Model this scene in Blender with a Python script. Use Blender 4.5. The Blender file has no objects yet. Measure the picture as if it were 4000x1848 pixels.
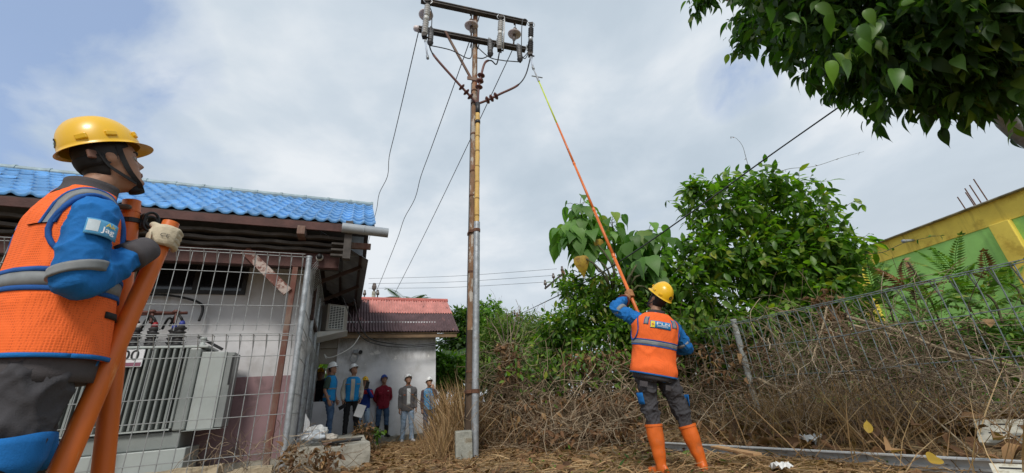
import bpy, bmesh, math, random
import numpy as np
from mathutils import Vector, Matrix, noise
from math import sin, cos, pi, radians, sqrt, atan2
random.seed(7)
SC = bpy.context.scene
COL = SC.collection
V = Vector

# ------------------------------------------------------------------ camera
PITCH, ROLL, FPX, CAMZ = radians(22.1), radians(4.2), 1562.0, 0.75
F_ = V((0, cos(PITCH), sin(PITCH))); R0 = V((1, 0, 0)); U0 = V((0, -sin(PITCH), cos(PITCH)))
R_ = R0*cos(ROLL) - U0*sin(ROLL); U_ = R0*sin(ROLL) + U0*cos(ROLL)
CAMO = V((0, 0, CAMZ))
cd = bpy.data.cameras.new('camera'); cam = bpy.data.objects.new('camera', cd); COL.objects.link(cam)
cd.sensor_width = 36; cd.lens = FPX/4000*36; cd.clip_start = 0.02; cd.clip_end = 3000
m = Matrix.Identity(4)
for i in range(3):
    m[i][0] = R_[i]; m[i][1] = U_[i]; m[i][2] = -F_[i]; m[i][3] = CAMO[i]
cam.matrix_world = m
SC.camera = cam

# ------------------------------------------------------------------ sky and sun
SUN_EL, SUN_AZ = radians(45), radians(180)      # azimuth clockwise from +Y : the veiled sun stands behind the camera
SUNV = V((sin(SUN_AZ)*cos(SUN_EL), cos(SUN_AZ)*cos(SUN_EL), sin(SUN_EL)))
W = bpy.data.worlds.new('World'); SC.world = W; W.use_nodes = True
nt = W.node_tree; nt.nodes.clear()
def N(t, kind, **kw):
    n = t.nodes.new(kind)
    for k, v in kw.items():
        if k.startswith('i_'):
            n.inputs[k[2:].replace('_', ' ')].default_value = v
        else:
            setattr(n, k, v)
    return n
def LK(t, a, b): t.links.new(a, b)
def math_n(t, op, a, b=None, clamp=False):
    n = t.nodes.new('ShaderNodeMath'); n.operation = op; n.use_clamp = clamp
    for i, v in enumerate((a, b)):
        if v is None: continue
        if hasattr(v, 'is_linked') or hasattr(v, 'links'): t.links.new(v, n.inputs[i])
        else: n.inputs[i].default_value = v
    return n.outputs[0]
def ramp(t, fac, stops, interp='LINEAR'):
    n = t.nodes.new('ShaderNodeValToRGB'); n.color_ramp.interpolation = interp
    e = n.color_ramp.elements
    while len(e) < len(stops): e.new(0.5)
    for el, (p, c) in zip(e, stops):
        el.position = p; el.color = (*c, 1) if len(c) == 3 else c
    t.links.new(fac, n.inputs[0]); return n.outputs[0]
def mixc(t, fac, a, b, mode='MIX'):
    n = t.nodes.new('ShaderNodeMix'); n.data_type = 'RGBA'; n.blend_type = mode; n.clamp_factor = True
    for s, v in ((0, fac), (6, a), (7, b)):
        if hasattr(v, 'links'): t.links.new(v, n.inputs[s])
        else: n.inputs[s].default_value = v if s == 0 else ((*v, 1) if len(v) == 3 else v)
    return n.outputs[2]
tc = N(nt, 'ShaderNodeTexCoord')
sky = N(nt, 'ShaderNodeTexSky', sky_type='NISHITA', sun_disc=False, sun_elevation=SUN_EL, sun_rotation=SUN_AZ, air_density=1.0, dust_density=2.0, ozone_density=1.5)
# clouds: noise on a flat layer overhead (direction divided by height)
sep = N(nt, 'ShaderNodeSeparateXYZ'); LK(nt, tc.outputs['Generated'], sep.inputs[0])
zc = math_n(nt, 'ADD', math_n(nt, 'MAXIMUM', sep.outputs[2], 0.0), 0.28)
comb = N(nt, 'ShaderNodeCombineXYZ')
LK(nt, math_n(nt, 'DIVIDE', sep.outputs[0], zc), comb.inputs[0]); LK(nt, math_n(nt, 'DIVIDE', sep.outputs[1], zc), comb.inputs[1])
comb.inputs[2].default_value = 3.7
n1 = N(nt, 'ShaderNodeTexNoise', i_Scale=1.5, i_Detail=8.0, i_Roughness=0.55, i_Distortion=0.35); LK(nt, comb.outputs[0], n1.inputs['Vector'])
n2 = N(nt, 'ShaderNodeTexNoise', i_Scale=2.2, i_Detail=8.0, i_Roughness=0.52, i_Distortion=0.2); LK(nt, comb.outputs[0], n2.inputs['Vector'])
n3 = N(nt, 'ShaderNodeTexNoise', i_Scale=0.9, i_Detail=4.0, i_Roughness=0.5); LK(nt, comb.outputs[0], n3.inputs['Vector'])
# a break in the overcast on the left, and a small one on the right
def spot(px, py, ang):
    d = (F_ + R_*(px-2000)/FPX + U_*(924-py)/FPX).normalized()
    vm = N(nt, 'ShaderNodeVectorMath', operation='DOT_PRODUCT'); nrm = N(nt, 'ShaderNodeVectorMath', operation='NORMALIZE')
    LK(nt, tc.outputs['Generated'], nrm.inputs[0]); LK(nt, nrm.outputs[0], vm.inputs[0]); vm.inputs[1].default_value = d
    mr = N(nt, 'ShaderNodeMapRange', interpolation_type='SMOOTHSTEP'); LK(nt, vm.outputs['Value'], mr.inputs[0])
    mr.inputs[1].default_value = cos(radians(ang)); mr.inputs[2].default_value = cos(radians(ang*0.25)); mr.inputs[3].default_value = 0; mr.inputs[4].default_value = 1
    return mr.outputs[0]
brk = math_n(nt, 'ADD', math_n(nt, 'MULTIPLY', math_n(nt, 'MULTIPLY', spot(40, 330, 24), n3.outputs[0]), 0.64), math_n(nt, 'MULTIPLY', math_n(nt, 'MULTIPLY', spot(2870, 330, 7.0), n2.outputs[0]), 0.50))
cov = math_n(nt, 'SUBTRACT', math_n(nt, 'ADD', n1.outputs[0], 0.22), brk)
covm = ramp(nt, cov, [(0.38, (0.06,)*3), (0.46, (0.7,)*3), (0.56, (1,)*3)])
shade = math_n(nt, 'ADD', math_n(nt, 'MULTIPLY', n2.outputs[0], 0.62), math_n(nt, 'MULTIPLY', n3.outputs[0], 0.38))
ccol = ramp(nt, shade, [(0.38, (2.75, 3.25, 3.75)), (0.48, (3.1, 3.6, 4.1)), (0.55, (3.6, 4.05, 4.5)), (0.64, (4.7, 4.95, 5.2))])
# clouds pale towards the horizon
hz = N(nt, 'ShaderNodeMapRange'); LK(nt, sep.outputs[2], hz.inputs[0]); hz.inputs[1].default_value = 0.02; hz.inputs[2].default_value = 0.45; hz.inputs[3].default_value = 0.65; hz.inputs[4].default_value = 0.0
ccol = mixc(nt, hz.outputs[0], ccol, (4.45, 4.75, 5.05))
blue = mixc(nt, 0.55, sky.outputs[0], (2.43, 3.22, 4.79))
bg = N(nt, 'ShaderNodeBackground', i_Strength=0.1)
LK(nt, mixc(nt, covm, blue, ccol), bg.inputs[0])
LK(nt, bg.outputs[0], N(nt, 'ShaderNodeOutputWorld').inputs[0])
sl = bpy.data.lights.new('sun', 'SUN'); sl.energy = 1.5; sl.angle = radians(14); sl.color = (1, .955, .88)
so = bpy.data.objects.new('sun', sl); COL.objects.link(so); so.rotation_euler = SUNV.to_track_quat('Z', 'Y').to_euler(); so.location = (0, 0, 30)
SC.view_settings.view_transform = 'Standard'; SC.view_settings.look = 'None'; SC.view_settings.exposure = 0.8; SC.view_settings.gamma = 1
SC.view_settings.use_curve_mapping = False
try: SC.cycles.max_bounces = 6; SC.cycles.diffuse_bounces = 3; SC.cycles.transparent_max_bounces = 8
except Exception: pass

# ------------------------------------------------------------------ placing helpers
def ray(x, y): return F_ + R_*((x-2000)/FPX) + U_*((924-y)/FPX)
def aty(x, y, Y): d = ray(x, y); return CAMO + d*(Y/d.y)
def atz(x, y, z=0): d = ray(x, y); return CAMO + d*((z-CAMZ)/d.z)
def pr(P):
    d = V(P) - CAMO; k = d.dot(F_); return 2000 + FPX*d.dot(R_)/k, 924 - FPX*d.dot(U_)/k
TH = radians(23); E1 = V((cos(TH), sin(TH), 0)); E2 = V((-sin(TH), cos(TH), 0)); C0 = V((-3.35, 6.13, 0))
def S(s, n, z): return C0 + E1*s + E2*n + V((0, 0, z))
ROT23 = Matrix.Rotation(TH, 3, 'Z')

# ------------------------------------------------------------------ object helpers
def origin_of(o):
    v = V((0, 0, 0))
    while o is not None: v += o.location; o = o.parent
    return v
def tag(o, label=None, cat=None, group=None, kind=None):
    if label: o['label'] = label
    if cat: o['category'] = cat
    if group: o['group'] = group
    if kind: o['kind'] = kind
    return o
def thing(name, label, cat, loc=(0, 0, 0), group=None):
    o = bpy.data.objects.new(name, None); COL.objects.link(o); o.location = loc; o.empty_display_size = .1
    return tag(o, label, cat, group)
def link(name, me, parent=None, loc=None):
    o = bpy.data.objects.new(name, me); COL.objects.link(o)
    if parent is not None: o.parent = parent
    if loc is not None: o.location = loc
    return o
def frame_of(d, up=V((0, 0, 1))):
    d = d.normalized()
    if abs(d.dot(up)) > .95: up = V((1, 0, 0)) if abs(d.x) < .9 else V((0, 1, 0))
    u = up.cross(d).normalized(); w = d.cross(u).normalized(); return u, w
def crom(P, k):
    """Catmull-Rom resample of a list of vectors/tuples, k points per span"""
    P = [V(p) if len(p) <= 4 and not isinstance(p, Vector) else p for p in P]
    out = []; n = len(P)
    for i in range(n-1):
        a, b, c, d = P[max(i-1, 0)], P[i], P[i+1], P[min(i+2, n-1)]
        for j in range(k):
            t = j/k; out.append(.5*((2*b)+(c-a)*t+(2*a-5*b+4*c-d)*t*t+(3*b-a-3*c+d)*t**3))
    out.append(P[-1].copy()); return out
class MB:
    def __init__(s): s.v = []; s.f = []; s.m = []; s.cur = 0
    def add(s, vs, fs):
        o = len(s.v); s.v += [V(p) for p in vs]
        for f in fs: s.f.append([i+o for i in f]); s.m.append(s.cur)
        return s
    def box(s, c, size, rot=None):
        c = V(c); h = [x/2 for x in size]; vs = []
        for x in (-1, 1):
            for y in (-1, 1):
                for z in (-1, 1):
                    p = V((x*h[0], y*h[1], z*h[2])); vs.append(c + (rot @ p if rot else p))
        return s.add(vs, [(0, 1, 3, 2), (4, 6, 7, 5), (0, 4, 5, 1), (2, 3, 7, 6), (0, 2, 6, 4), (1, 5, 7, 3)])
    def bar(s, a, b, w, h, up=V((0, 0, 1))):
        a, b = V(a), V(b); d = b-a; u, t = frame_of(d, up); vs = []
        for p in (a, b):
            for i, j in ((-1, -1), (1, -1), (1, 1), (-1, 1)): vs.append(p + u*i*w/2 + t*j*h/2)
        return s.add(vs, [(3, 2, 1, 0), (4, 5, 6, 7), (0, 1, 5, 4), (1, 2, 6, 5), (2, 3, 7, 6), (3, 0, 4, 7)])
    def sbox(s, a, b):
        """box between two corners given in the building frame (s, n, z)"""
        c = S((a[0]+b[0])/2, (a[1]+b[1])/2, (a[2]+b[2])/2)
        return s.box(c, [abs(b[i]-a[i]) for i in range(3)], ROT23)
    def tube(s, pts, r, n=8, cap=True):
        pts = [V(p) for p in pts]; k = len(pts); vs = []; fs = []; u = None
        for i, p in enumerate(pts):
            d = (pts[min(i+1, k-1)] - pts[max(i-1, 0)])
            if d.length < 1e-9: d = V((0, 0, 1))
            d.normalize()
            if u is None: u, w = frame_of(d)
            else:
                u = (u - d*u.dot(d));
                u = u.normalized() if u.length > 1e-6 else frame_of(d)[0]
                w = d.cross(u)
            rr = r[i] if isinstance(r, (list, tuple)) else r
            for j in range(n):
                a = 2*pi*j/n; vs.append(p + u*cos(a)*rr + w*sin(a)*rr)
        for i in range(k-1):
            for j in range(n):
                fs.append((i*n+j, i*n+(j+1) % n, (i+1)*n+(j+1) % n, (i+1)*n+j))
        if cap: fs.append(tuple(range(n-1, -1, -1))); fs.append(tuple((k-1)*n+j for j in range(n)))
        return s.add(vs, fs)
    def lathe(s, base, axis, prof, n=14, cap=True):
        """profile of (distance along axis, radius)"""
        base = V(base); d = V(axis).normalized(); u, w = frame_of(d); vs = []; fs = []; k = len(prof)
        for h, rr in prof:
            for j in range(n):
                a = 2*pi*j/n; vs.append(base + d*h + u*cos(a)*rr + w*sin(a)*rr)
        for i in range(k-1):
            for j in range(n): fs.append((i*n+j, i*n+(j+1) % n, (i+1)*n+(j+1) % n, (i+1)*n+j))
        if cap: fs.append(tuple(range(n-1, -1, -1))); fs.append(tuple((k-1)*n+j for j in range(n)))
        return s.add(vs, fs)
    def grid(s, rows, wrap=False, flip=False):
        k = len(rows); n = len(rows[0]); vs = [p for r in rows for p in r]; fs = []
        for i in range(k-1):
            for j in range(n if wrap else n-1):
                q = (i*n+j, i*n+(j+1) % n, (i+1)*n+(j+1) % n, (i+1)*n+j); fs.append(q[::-1] if flip else q)
        return s.add(vs, fs)
    def loft(s, rings, cap=True):
        s.grid(rings, wrap=True); n = len(rings[0]); o = len(s.v) - n*len(rings); k = len(rings)
        if cap:
            for base, rev in ((o, True), (o+(k-1)*n, False)):
                c = sum((s.v[base+j] for j in range(n)), V((0, 0, 0)))/n; s.v.append(c); ci = len(s.v)-1
                for j in range(n):
                    a, b = base+j, base+(j+1) % n
                    s.f.append([b, a, ci] if rev else [a, b, ci]); s.m.append(s.cur)
        return s
    def mesh(s, name, mats, off=V((0, 0, 0)), smooth=False):
        me = bpy.data.meshes.new(name)
        me.from_pydata([tuple(p-off) for p in s.v], [], s.f)
        mats = mats if isinstance(mats, (list, tuple)) else [mats]
        for q in mats: me.materials.append(q)
        if len(mats) > 1: me.polygons.foreach_set('material_index', s.m)
        if smooth: me.polygons.foreach_set('use_smooth', [True]*len(me.polygons))
        me.update(); return me
    def build(s, name, mats, parent=None, smooth=False, at=None):
        off = origin_of(parent) if parent is not None else V(at) if at is not None else V((0, 0, 0))
        o = link(name, s.mesh(name, mats, off, smooth), parent)
        if parent is None and at is not None: o.location = at
        return o
def bevel(o, w, seg=2):
    md = o.modifiers.new('bevel', 'BEVEL'); md.width = w; md.segments = seg; md.limit_method = 'ANGLE'; md.angle_limit = radians(40); return o
def autosmooth(o, ang=40):
    me = o.data; me.polygons.foreach_set('use_smooth', [True]*len(me.polygons))
    bm = bmesh.new(); bm.from_mesh(me); lim = radians(ang)
    for e in bm.edges:
        if len(e.link_faces) == 2 and e.calc_face_angle(0) > lim: e.smooth = False
    bm.to_mesh(me); bm.free(); return o

# ------------------------------------------------------------------ materials
MATS = {}
def M(name, col, rough=.7, var=.18, scale=6, bump=0, bscale=30, metal=0, spec=.4, col2=None, c2=(.5, .62), s2=3, stretch=(1, 1, 1), rnd=0, transl=0, detail=6, sss=0, coat=0, rvar=0.0):
    """procedural surface: base colour with noise, an optional second colour in patches, bump, and a random value per piece"""
    if name in MATS: return MATS[name]
    mt = bpy.data.materials.new(name); mt.use_nodes = True; t = mt.node_tree; t.nodes.clear()
    tc = N(t, 'ShaderNodeTexCoord'); mp = N(t, 'ShaderNodeMapping'); mp.inputs['Scale'].default_value = stretch
    LK(t, tc.outputs['Object'], mp.inputs[0])
    n1 = N(t, 'ShaderNodeTexNoise', i_Scale=float(scale), i_Detail=float(detail), i_Roughness=.6); LK(t, mp.outputs[0], n1.inputs['Vector'])
    lo = tuple(max(0, c*(1-var*1.6)) for c in col); hi = tuple(min(1, c*(1+var*1.6)) for c in col)
    c = ramp(t, n1.outputs[0], [(.3, lo), (.7, hi)])
    if col2 is not None:
        n2 = N(t, 'ShaderNodeTexNoise', i_Scale=float(s2), i_Detail=8.0, i_Roughness=.65); LK(t, mp.outputs[0], n2.inputs['Vector'])
        k = ramp(t, n2.outputs[0], [(c2[0], (0, 0, 0)), (c2[1], (1, 1, 1))])
        c = mixc(t, k, c, col2)
    if rnd:
        g = N(t, 'ShaderNodeNewGeometry'); oi = N(t, 'ShaderNodeObjectInfo')
        r = math_n(t, 'FRACT', math_n(t, 'ADD', g.outputs['Random Per Island'], math_n(t, 'MULTIPLY', oi.outputs['Random'], 7.31)))
        if isinstance(rnd, (list, tuple)):
            pal = ramp(t, r, rnd, 'LINEAR'); c = mixc(t, .75, c, pal)
            r2 = math_n(t, 'FRACT', math_n(t, 'MULTIPLY', r, 17.3))
            mr = N(t, 'ShaderNodeMapRange'); LK(t, r2, mr.inputs[0]); mr.inputs[3].default_value = .65; mr.inputs[4].default_value = 1.35
        else:
            mr = N(t, 'ShaderNodeMapRange'); LK(t, r, mr.inputs[0]); mr.inputs[3].default_value = 1-rnd; mr.inputs[4].default_value = 1+rnd
        hs = N(t, 'ShaderNodeHueSaturation'); LK(t, mr.outputs[0], hs.inputs['Value']); LK(t, c, hs.inputs['Color']); c = hs.outputs[0]
    b = N(t, 'ShaderNodeBsdfPrincipled'); LK(t, c, b.inputs['Base Color'])
    b.inputs['Roughness'].default_value = rough; b.inputs['Metallic'].default_value = metal; b.inputs['Specular IOR Level'].default_value = spec
    if rvar:
        mr = N(t, 'ShaderNodeMapRange'); LK(t, n1.outputs[0], mr.inputs[0]); mr.inputs[1].default_value = .3; mr.inputs[2].default_value = .7
        mr.inputs[3].default_value = max(.05, rough-rvar); mr.inputs[4].default_value = min(1, rough+rvar); LK(t, mr.outputs[0], b.inputs['Roughness'])
    if sss: b.inputs['Subsurface Weight'].default_value = sss; b.inputs['Subsurface Radius'].default_value = (.012, .005, .003)
    if coat: b.inputs['Coat Weight'].default_value = coat; b.inputs['Coat Roughness'].default_value = .15
    if bump:
        nb = N(t, 'ShaderNodeTexNoise', i_Scale=float(bscale), i_Detail=5.0, i_Roughness=.6); LK(t, mp.outputs[0], nb.inputs['Vector'])
        bp = N(t, 'ShaderNodeBump', i_Strength=float(min(1, bump)), i_Distance=.02); LK(t, nb.outputs[0], bp.inputs['Height']); LK(t, bp.outputs[0], b.inputs['Normal'])
    out = N(t, 'ShaderNodeOutputMaterial')
    if transl:
        tr = N(t, 'ShaderNodeBsdfTranslucent'); tcol = mixc(t, 1.0, c, (1.5, 1.9, .45), 'MULTIPLY'); LK(t, tcol, tr.inputs[0])
        ms = N(t, 'ShaderNodeMixShader'); ms.inputs[0].default_value = transl; LK(t, b.outputs[0], ms.inputs[1]); LK(t, tr.outputs[0], ms.inputs[2]); LK(t, ms.outputs[0], out.inputs[0])
    else: LK(t, b.outputs[0], out.inputs[0])
    MATS[name] = mt; return mt

def add_layer(mt, col, scale, lo, hi, stretch=(1, 1, 1), zr=None, k=1.0, off=0.0):
    """worn patches or streaks laid over a material's base colour, optionally only between two heights"""
    t = mt.node_tree; b = [n for n in t.nodes if n.type == 'BSDF_PRINCIPLED'][0]; src = b.inputs['Base Color'].links[0].from_socket
    tc = N(t, 'ShaderNodeTexCoord'); mp = N(t, 'ShaderNodeMapping'); mp.inputs['Scale'].default_value = stretch; mp.inputs['Location'].default_value = (off, off, off); LK(t, tc.outputs['Object'], mp.inputs[0])
    n = N(t, 'ShaderNodeTexNoise', i_Scale=float(scale), i_Detail=8.0, i_Roughness=.68); LK(t, mp.outputs[0], n.inputs['Vector'])
    f = ramp(t, n.outputs[0], [(lo, (0, 0, 0)), (hi, (1, 1, 1))])
    if zr:
        sp = N(t, 'ShaderNodeSeparateXYZ'); LK(t, tc.outputs['Object'], sp.inputs[0])
        for a, c in ((zr[0], zr[1]), (zr[3], zr[2])):
            mr = N(t, 'ShaderNodeMapRange', interpolation_type='SMOOTHSTEP'); LK(t, sp.outputs[2], mr.inputs[0]); mr.inputs[1].default_value = a; mr.inputs[2].default_value = c; f = math_n(t, 'MULTIPLY', f, mr.outputs[0])
    LK(t, mixc(t, math_n(t, 'MULTIPLY', f, k), src, col), b.inputs['Base Color'])
# ================================================================== SETTING
m_ground = M('ground_dirt', (.16, .105, .06), rough=.95, var=.3, scale=1.6, bump=.7, bscale=9, col2=(.27, .19, .10), c2=(.45, .6), s2=2.2)
m_conc = M('old_concrete', (.34, .32, .27), rough=.9, var=.22, scale=5, bump=.5, bscale=22, col2=(.15, .14, .10), c2=(.5, .66), s2=4)
m_conc2 = M('tan_concrete', (.46, .38, .26), rough=.9, var=.2, scale=6, bump=.5, bscale=25, col2=(.2, .17, .12), c2=(.55, .7), s2=6)
m_wall = M('grey_white_wall_paint', (.56, .55, .56), rough=.85, var=.07, scale=1.6, bump=.12, bscale=60, col2=(.42, .40, .39), c2=(.56, .76), s2=2)
m_dado = M('mauve_wall_paint', (.26, .165, .175), rough=.85, var=.1, scale=2, bump=.12, bscale=60, col2=(.15, .10, .10), c2=(.58, .72), s2=2.4)
m_house = M('weathered_white_wall', (.72, .72, .74), rough=.9, var=.1, scale=1.3, bump=.15, bscale=40, col2=(.55, .54, .53), c2=(.52, .7), s2=1.6)
m_grime = M('wall_grime', (.30, .29, .28), rough=.95, var=.2, scale=3, col2=(.62, .61, .6), c2=(.60, .64), s2=5)
m_tile = M('blue_metal_tile', (.10, .30, .62), rough=.42, var=.14, scale=3, rnd=.22, spec=.4, col2=(.24, .42, .66), c2=(.48, .68), s2=2.2, bump=.1, bscale=50)
m_wood = M('dark_brown_timber', (.055, .03, .022), rough=.75, var=.3, scale=4, bump=.4, bscale=30, stretch=(.6, .6, 3))
m_redwood = M('red_brown_painted_timber', (.075, .03, .025), rough=.7, var=.25, scale=4, bump=.3, bscale=25)
m_peel = M('peeling_red_timber', (.17, .07, .055), rough=.8, var=.25, scale=5, bump=.3, bscale=25, col2=(.45, .37, .33), c2=(.5, .56), s2=5)
m_post = M('bare_weathered_timber', (.20, .14, .11), rough=.85, var=.25, scale=5, bump=.35, bscale=25, col2=(.15, .06, .045), c2=(.45, .6), s2=3, stretch=(1, 1, .35))
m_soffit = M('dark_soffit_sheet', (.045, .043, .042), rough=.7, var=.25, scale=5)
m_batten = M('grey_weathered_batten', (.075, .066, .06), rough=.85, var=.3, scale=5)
m_glass = M('dark_window_glass', (.012, .013, .015), rough=.08, var=.1, spec=.6)
m_frame = M('black_window_frame', (.018, .016, .015), rough=.5, var=.2)
m_galv = M('galvanised_steel', (.36, .38, .40), rough=.48, var=.18, scale=14, metal=.55, bump=.1, bscale=40, col2=(.26, .24, .22), c2=(.56, .72), s2=5)
m_galvd = M('galvanised_wire', (.31, .32, .32), rough=.5, var=.12, scale=20, metal=.45)
m_greenwire = M('weathered_green_grey_wire', (.22, .26, .27), rough=.55, var=.15, scale=20, metal=.3)
m_pvc = M('grey_plastic_pipe', (.30, .33, .36), rough=.42, var=.1, scale=3)
m_black = M('black_rubber', (.014, .014, .015), rough=.55, var=.2)
m_white = M('white_plastic', (.66, .66, .63), rough=.5, var=.08, scale=4)
m_corr = M('grey_corrugated_sheet', (.27, .27, .275), rough=.6, var=.2, scale=3, metal=.2)
m_red = M('dark_maroon_roof_paint', (.105, .062, .066), rough=.75, var=.2, scale=3, col2=(.34, .15, .13), c2=(.62, .66), s2=1.6, stretch=(1.6, 1.6, .5), bump=.1)
m_pink = M('faded_red_roof_paint', (.52, .22, .19), rough=.75, var=.14, scale=2, col2=(.14, .07, .07), c2=(.62, .66), s2=2.6, stretch=(2.2, 2.2, .4))
m_ridge = M('red_ridge_paint', (.46, .14, .12), rough=.7, var=.12)
m_tan = M('tan_fascia_timber', (.20, .13, .075), rough=.8, var=.2, scale=5)
m_beige = M('beige_panel_paint', (.36, .33, .29), rough=.8, var=.1, scale=2)
m_yellow = M('yellow_wall_paint', (.90, .66, .11), rough=.85, var=.10, scale=1.5, bump=.15, bscale=50, col2=(.46, .27, .03), c2=(.55, .75), s2=2)
m_green = M('green_wall_paint', (.38, .72, .19), rough=.85, var=.09, scale=1.2, bump=.15, bscale=50, col2=(.27, .55, .14), c2=(.5, .75), s2=1.4)
m_rust = M('rusty_steel', (.13, .06, .035), rough=.85, var=.3, scale=12)

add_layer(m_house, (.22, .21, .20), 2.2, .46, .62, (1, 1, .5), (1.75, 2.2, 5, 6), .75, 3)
add_layer(m_house, (.80, .79, .77), 4.5, .60, .63, (1, 1, 1.2), (1.6, 1.9, 2.4, 2.8), .9)
add_layer(m_house, (.36, .31, .24), 3.5, .45, .6, (1, 1, 1), (-1, -.5, .1, .5), .6, 9)
add_layer(m_wall, (.33, .30, .26), 3.0, .56, .7, (1.2, 1.2, .18), None, .45, 4)
add_layer(m_dado, (.10, .085, .07), 3.0, .44, .6, (1, 1, 1.4), (-1, -.5, .2, .55), .8, 2)
add_layer(m_green, (.16, .32, .09), 4.0, .54, .74, (1.4, 1.4, .12), None, .5, 5)
add_layer(m_yellow, (.30, .19, .04), 4.0, .52, .72, (1.4, 1.4, .14), None, .55, 7)
add_layer(m_tile, (.30, .36, .42), 2.6, .54, .68, (1, 1, 1), None, .5, 1)
add_layer(m_galv, (.22, .13, .07), 6.0, .62, .70, (1, 1, .6), None, .7, 2)

# ---- ground: one sheet out to the horizon, dense near the camera
def sst(a, b, x): t = min(1, max(0, (x-a)/(b-a))); return t*t*(3-2*t)
def gz(x, y):
    z = .035*noise.noise(V((x*.9, y*.9, 3))) + .012*noise.noise(V((x*4, y*4, 1)))
    z += .2*sst(-.9, -1.4, x)*sst(3.6, 2.6, y)                       # bank where the first worker stands
    d = (x-2.08)*.826 + (y-5.57)*.563; t = -(x-2.08)*-.563 + (y-5.57)*-.826
    if y < 9: z += .16*sst(.1, .9, d)*sst(11, 8, y)                  # litter heap behind the steel rail
    return z - .02
def axis(lim, near, step):
    a = [i*step for i in range(int(-near/step), int(near/step)+1)]; q = near; r = []
    while q < lim: q *= 1.5; r.append(q)
    return [-x for x in r[::-1]] + a + r
gx = axis(900, 12, .2); gy = axis(900, 14, .2)
mb = MB(); mb.grid([[V((x, y, gz(x, y))) for x in gx] for y in gy])
tag(mb.build('ground', m_ground, smooth=True), kind='structure')

# ---- blue-roofed building
BB = thing('blue_roofed_building', 'single-storey building with blue tiled roof, dark eaves and mauve lower wall behind the wire fence', 'building', tuple(S(0, 1.3, 0)))
mb = MB()
mb.sbox((-8, 1.3, 0), (-.03, 1.45, 4.0)); mb.sbox((-.18, 1.452, 0), (-.03, 6.3, 3.6))
wl = mb.build('wall', m_wall, BB)
mb = MB(); mb.sbox((-8, 1.285, .13), (-.015, 1.31, 1.40)); mb.sbox((-.03, 1.312, .13), (-.015, 6.3, 1.40)); mb.build('painted_dado', m_dado, wl)
mb = MB(); mb.sbox((-8, 1.24, -.1), (.02, 1.32, .128)); mb.build('plinth', m_conc, wl)
# window with its frame and two panes
mb = MB()
for a, b in (((-2.66, 1.24, 2.80), (-1.08, 1.30, 2.86)), ((-2.66, 1.24, 3.50), (-1.08, 1.30, 3.57)), ((-2.66, 1.24, 2.862), (-2.60, 1.30, 3.498)), ((-1.14, 1.24, 2.862), (-1.08, 1.30, 3.498)), ((-1.86, 1.235, 2.862), (-1.76, 1.30, 3.498))): mb.sbox(a, b)
wf = mb.build('window', m_frame, BB)
for a, b in ((-2.598, -1.862), (-1.758, -1.142)):
    mb = MB(); mb.sbox((a, 1.265, 2.864), (b, 1.28, 3.496)); mb.build('pane', m_glass, wf)
# roof: sheathing, ridge cap and single pressed tiles
EV, RG = (.1, 3.85), (2.6, 5.46)
SD = (E2*(RG[0]-EV[0]) + V((0, 0, RG[1]-EV[1]))); SL = SD.length; SD.normalize(); SNRM = E1.cross(SD).normalized()
mb = MB()
p = [S(-8, EV[0], EV[1]-.05), S(.99, EV[0], EV[1]-.05), S(.99, RG[0], RG[1]-.05), S(-8, RG[0], RG[1]-.05)]
q = [S(-8, 6.9, 3.3), S(.99, 6.9, 3.3)]
up = V((0, 0, .03))
mb.add(p + [x+up for x in p], [(0, 1, 2, 3), (7, 6, 5, 4), (0, 4, 5, 1), (1, 5, 6, 2), (3, 2, 6, 7), (0, 3, 7, 4)])
mb.add([p[3], p[2], q[1], q[0]] + [x+up for x in (p[3], p[2], q[1], q[0])], [(3, 2, 1, 0), (4, 5, 6, 7), (1, 2, 6, 5), (2, 3, 7, 6), (0, 4, 7, 3)])
roof = mb.build('roof', m_soffit, BB)
TW, TR = .2, SL/8
mb = MB(); rows = []
def wav(x): return .020*cos(2*pi*x/TW) + .006*cos(4*pi*x/TW)
xs = [TW*i/8 for i in range(9)]
rows.append([V((x, -.02, wav(x)+.004)) for x in xs]); rows.append([V((x, -.022, wav(x)+.042)) for x in xs])
rows.append([V((x, .015, wav(x)+.048)) for x in xs]); rows.append([V((x, TR*.55, wav(x)+.028)) for x in xs]); rows.append([V((x, TR, wav(x)+.012)) for x in xs])
mb.grid(rows); tme = mb.mesh('tile', m_tile, smooth=True)
rot = Matrix((E1, SD, SNRM)).transposed().to_4x4()
oro = origin_of(roof)
for r in range(8):
    for c in range(37):
        o = link('tile', tme, roof)
        pos = S(1.0-TW*(c+1), EV[0], EV[1]) + SD*(TR*r)
        o.matrix_local = Matrix.Translation(pos - oro + V((0, 0, random.uniform(-.004, .004)))) @ rot @ Matrix.Rotation(random.gauss(0, .004), 4, 'Z') @ Matrix.Rotation(random.gauss(0, .006), 4, 'X')
mb = MB(); mb.tube([S(-8, RG[0], RG[1]+.03), S(1.02, RG[0], RG[1]+.03)], .075, 10)
for i in range(18): mb.tube([S(1.02-.5*i-.05, RG[0], RG[1]+.03), S(1.02-.5*i, RG[0], RG[1]+.03)], .088, 10)
mb.build('ridge_cap', M('ridge_cap_paint', (.25, .33, .36), rough=.5), roof)
mb = MB(); mb.sbox((-8, .06, 3.66), (.52, .095, 3.80)); mb.build('fascia_board', m_redwood, BB)
for k, (n, z0) in enumerate(((.22, 3.60), (.30, 3.50), (.38, 3.42))):     # wavy edges of the stacked sheets under the eave
    rows = []
    for i in range(121):
        s = -8 + 8.5*i/120; w = .009*sin(s*11+k*2)
        rows.append([S(s, n, z0+w-.03), S(s, n, z0+w+.02), S(s, n+.5, z0+w+.06), S(s, n+.5, z0+w)])
    mb = MB(); mb.grid(rows, wrap=True); mb.build('soffit_sheet', m_batten, BB, smooth=False)
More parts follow.
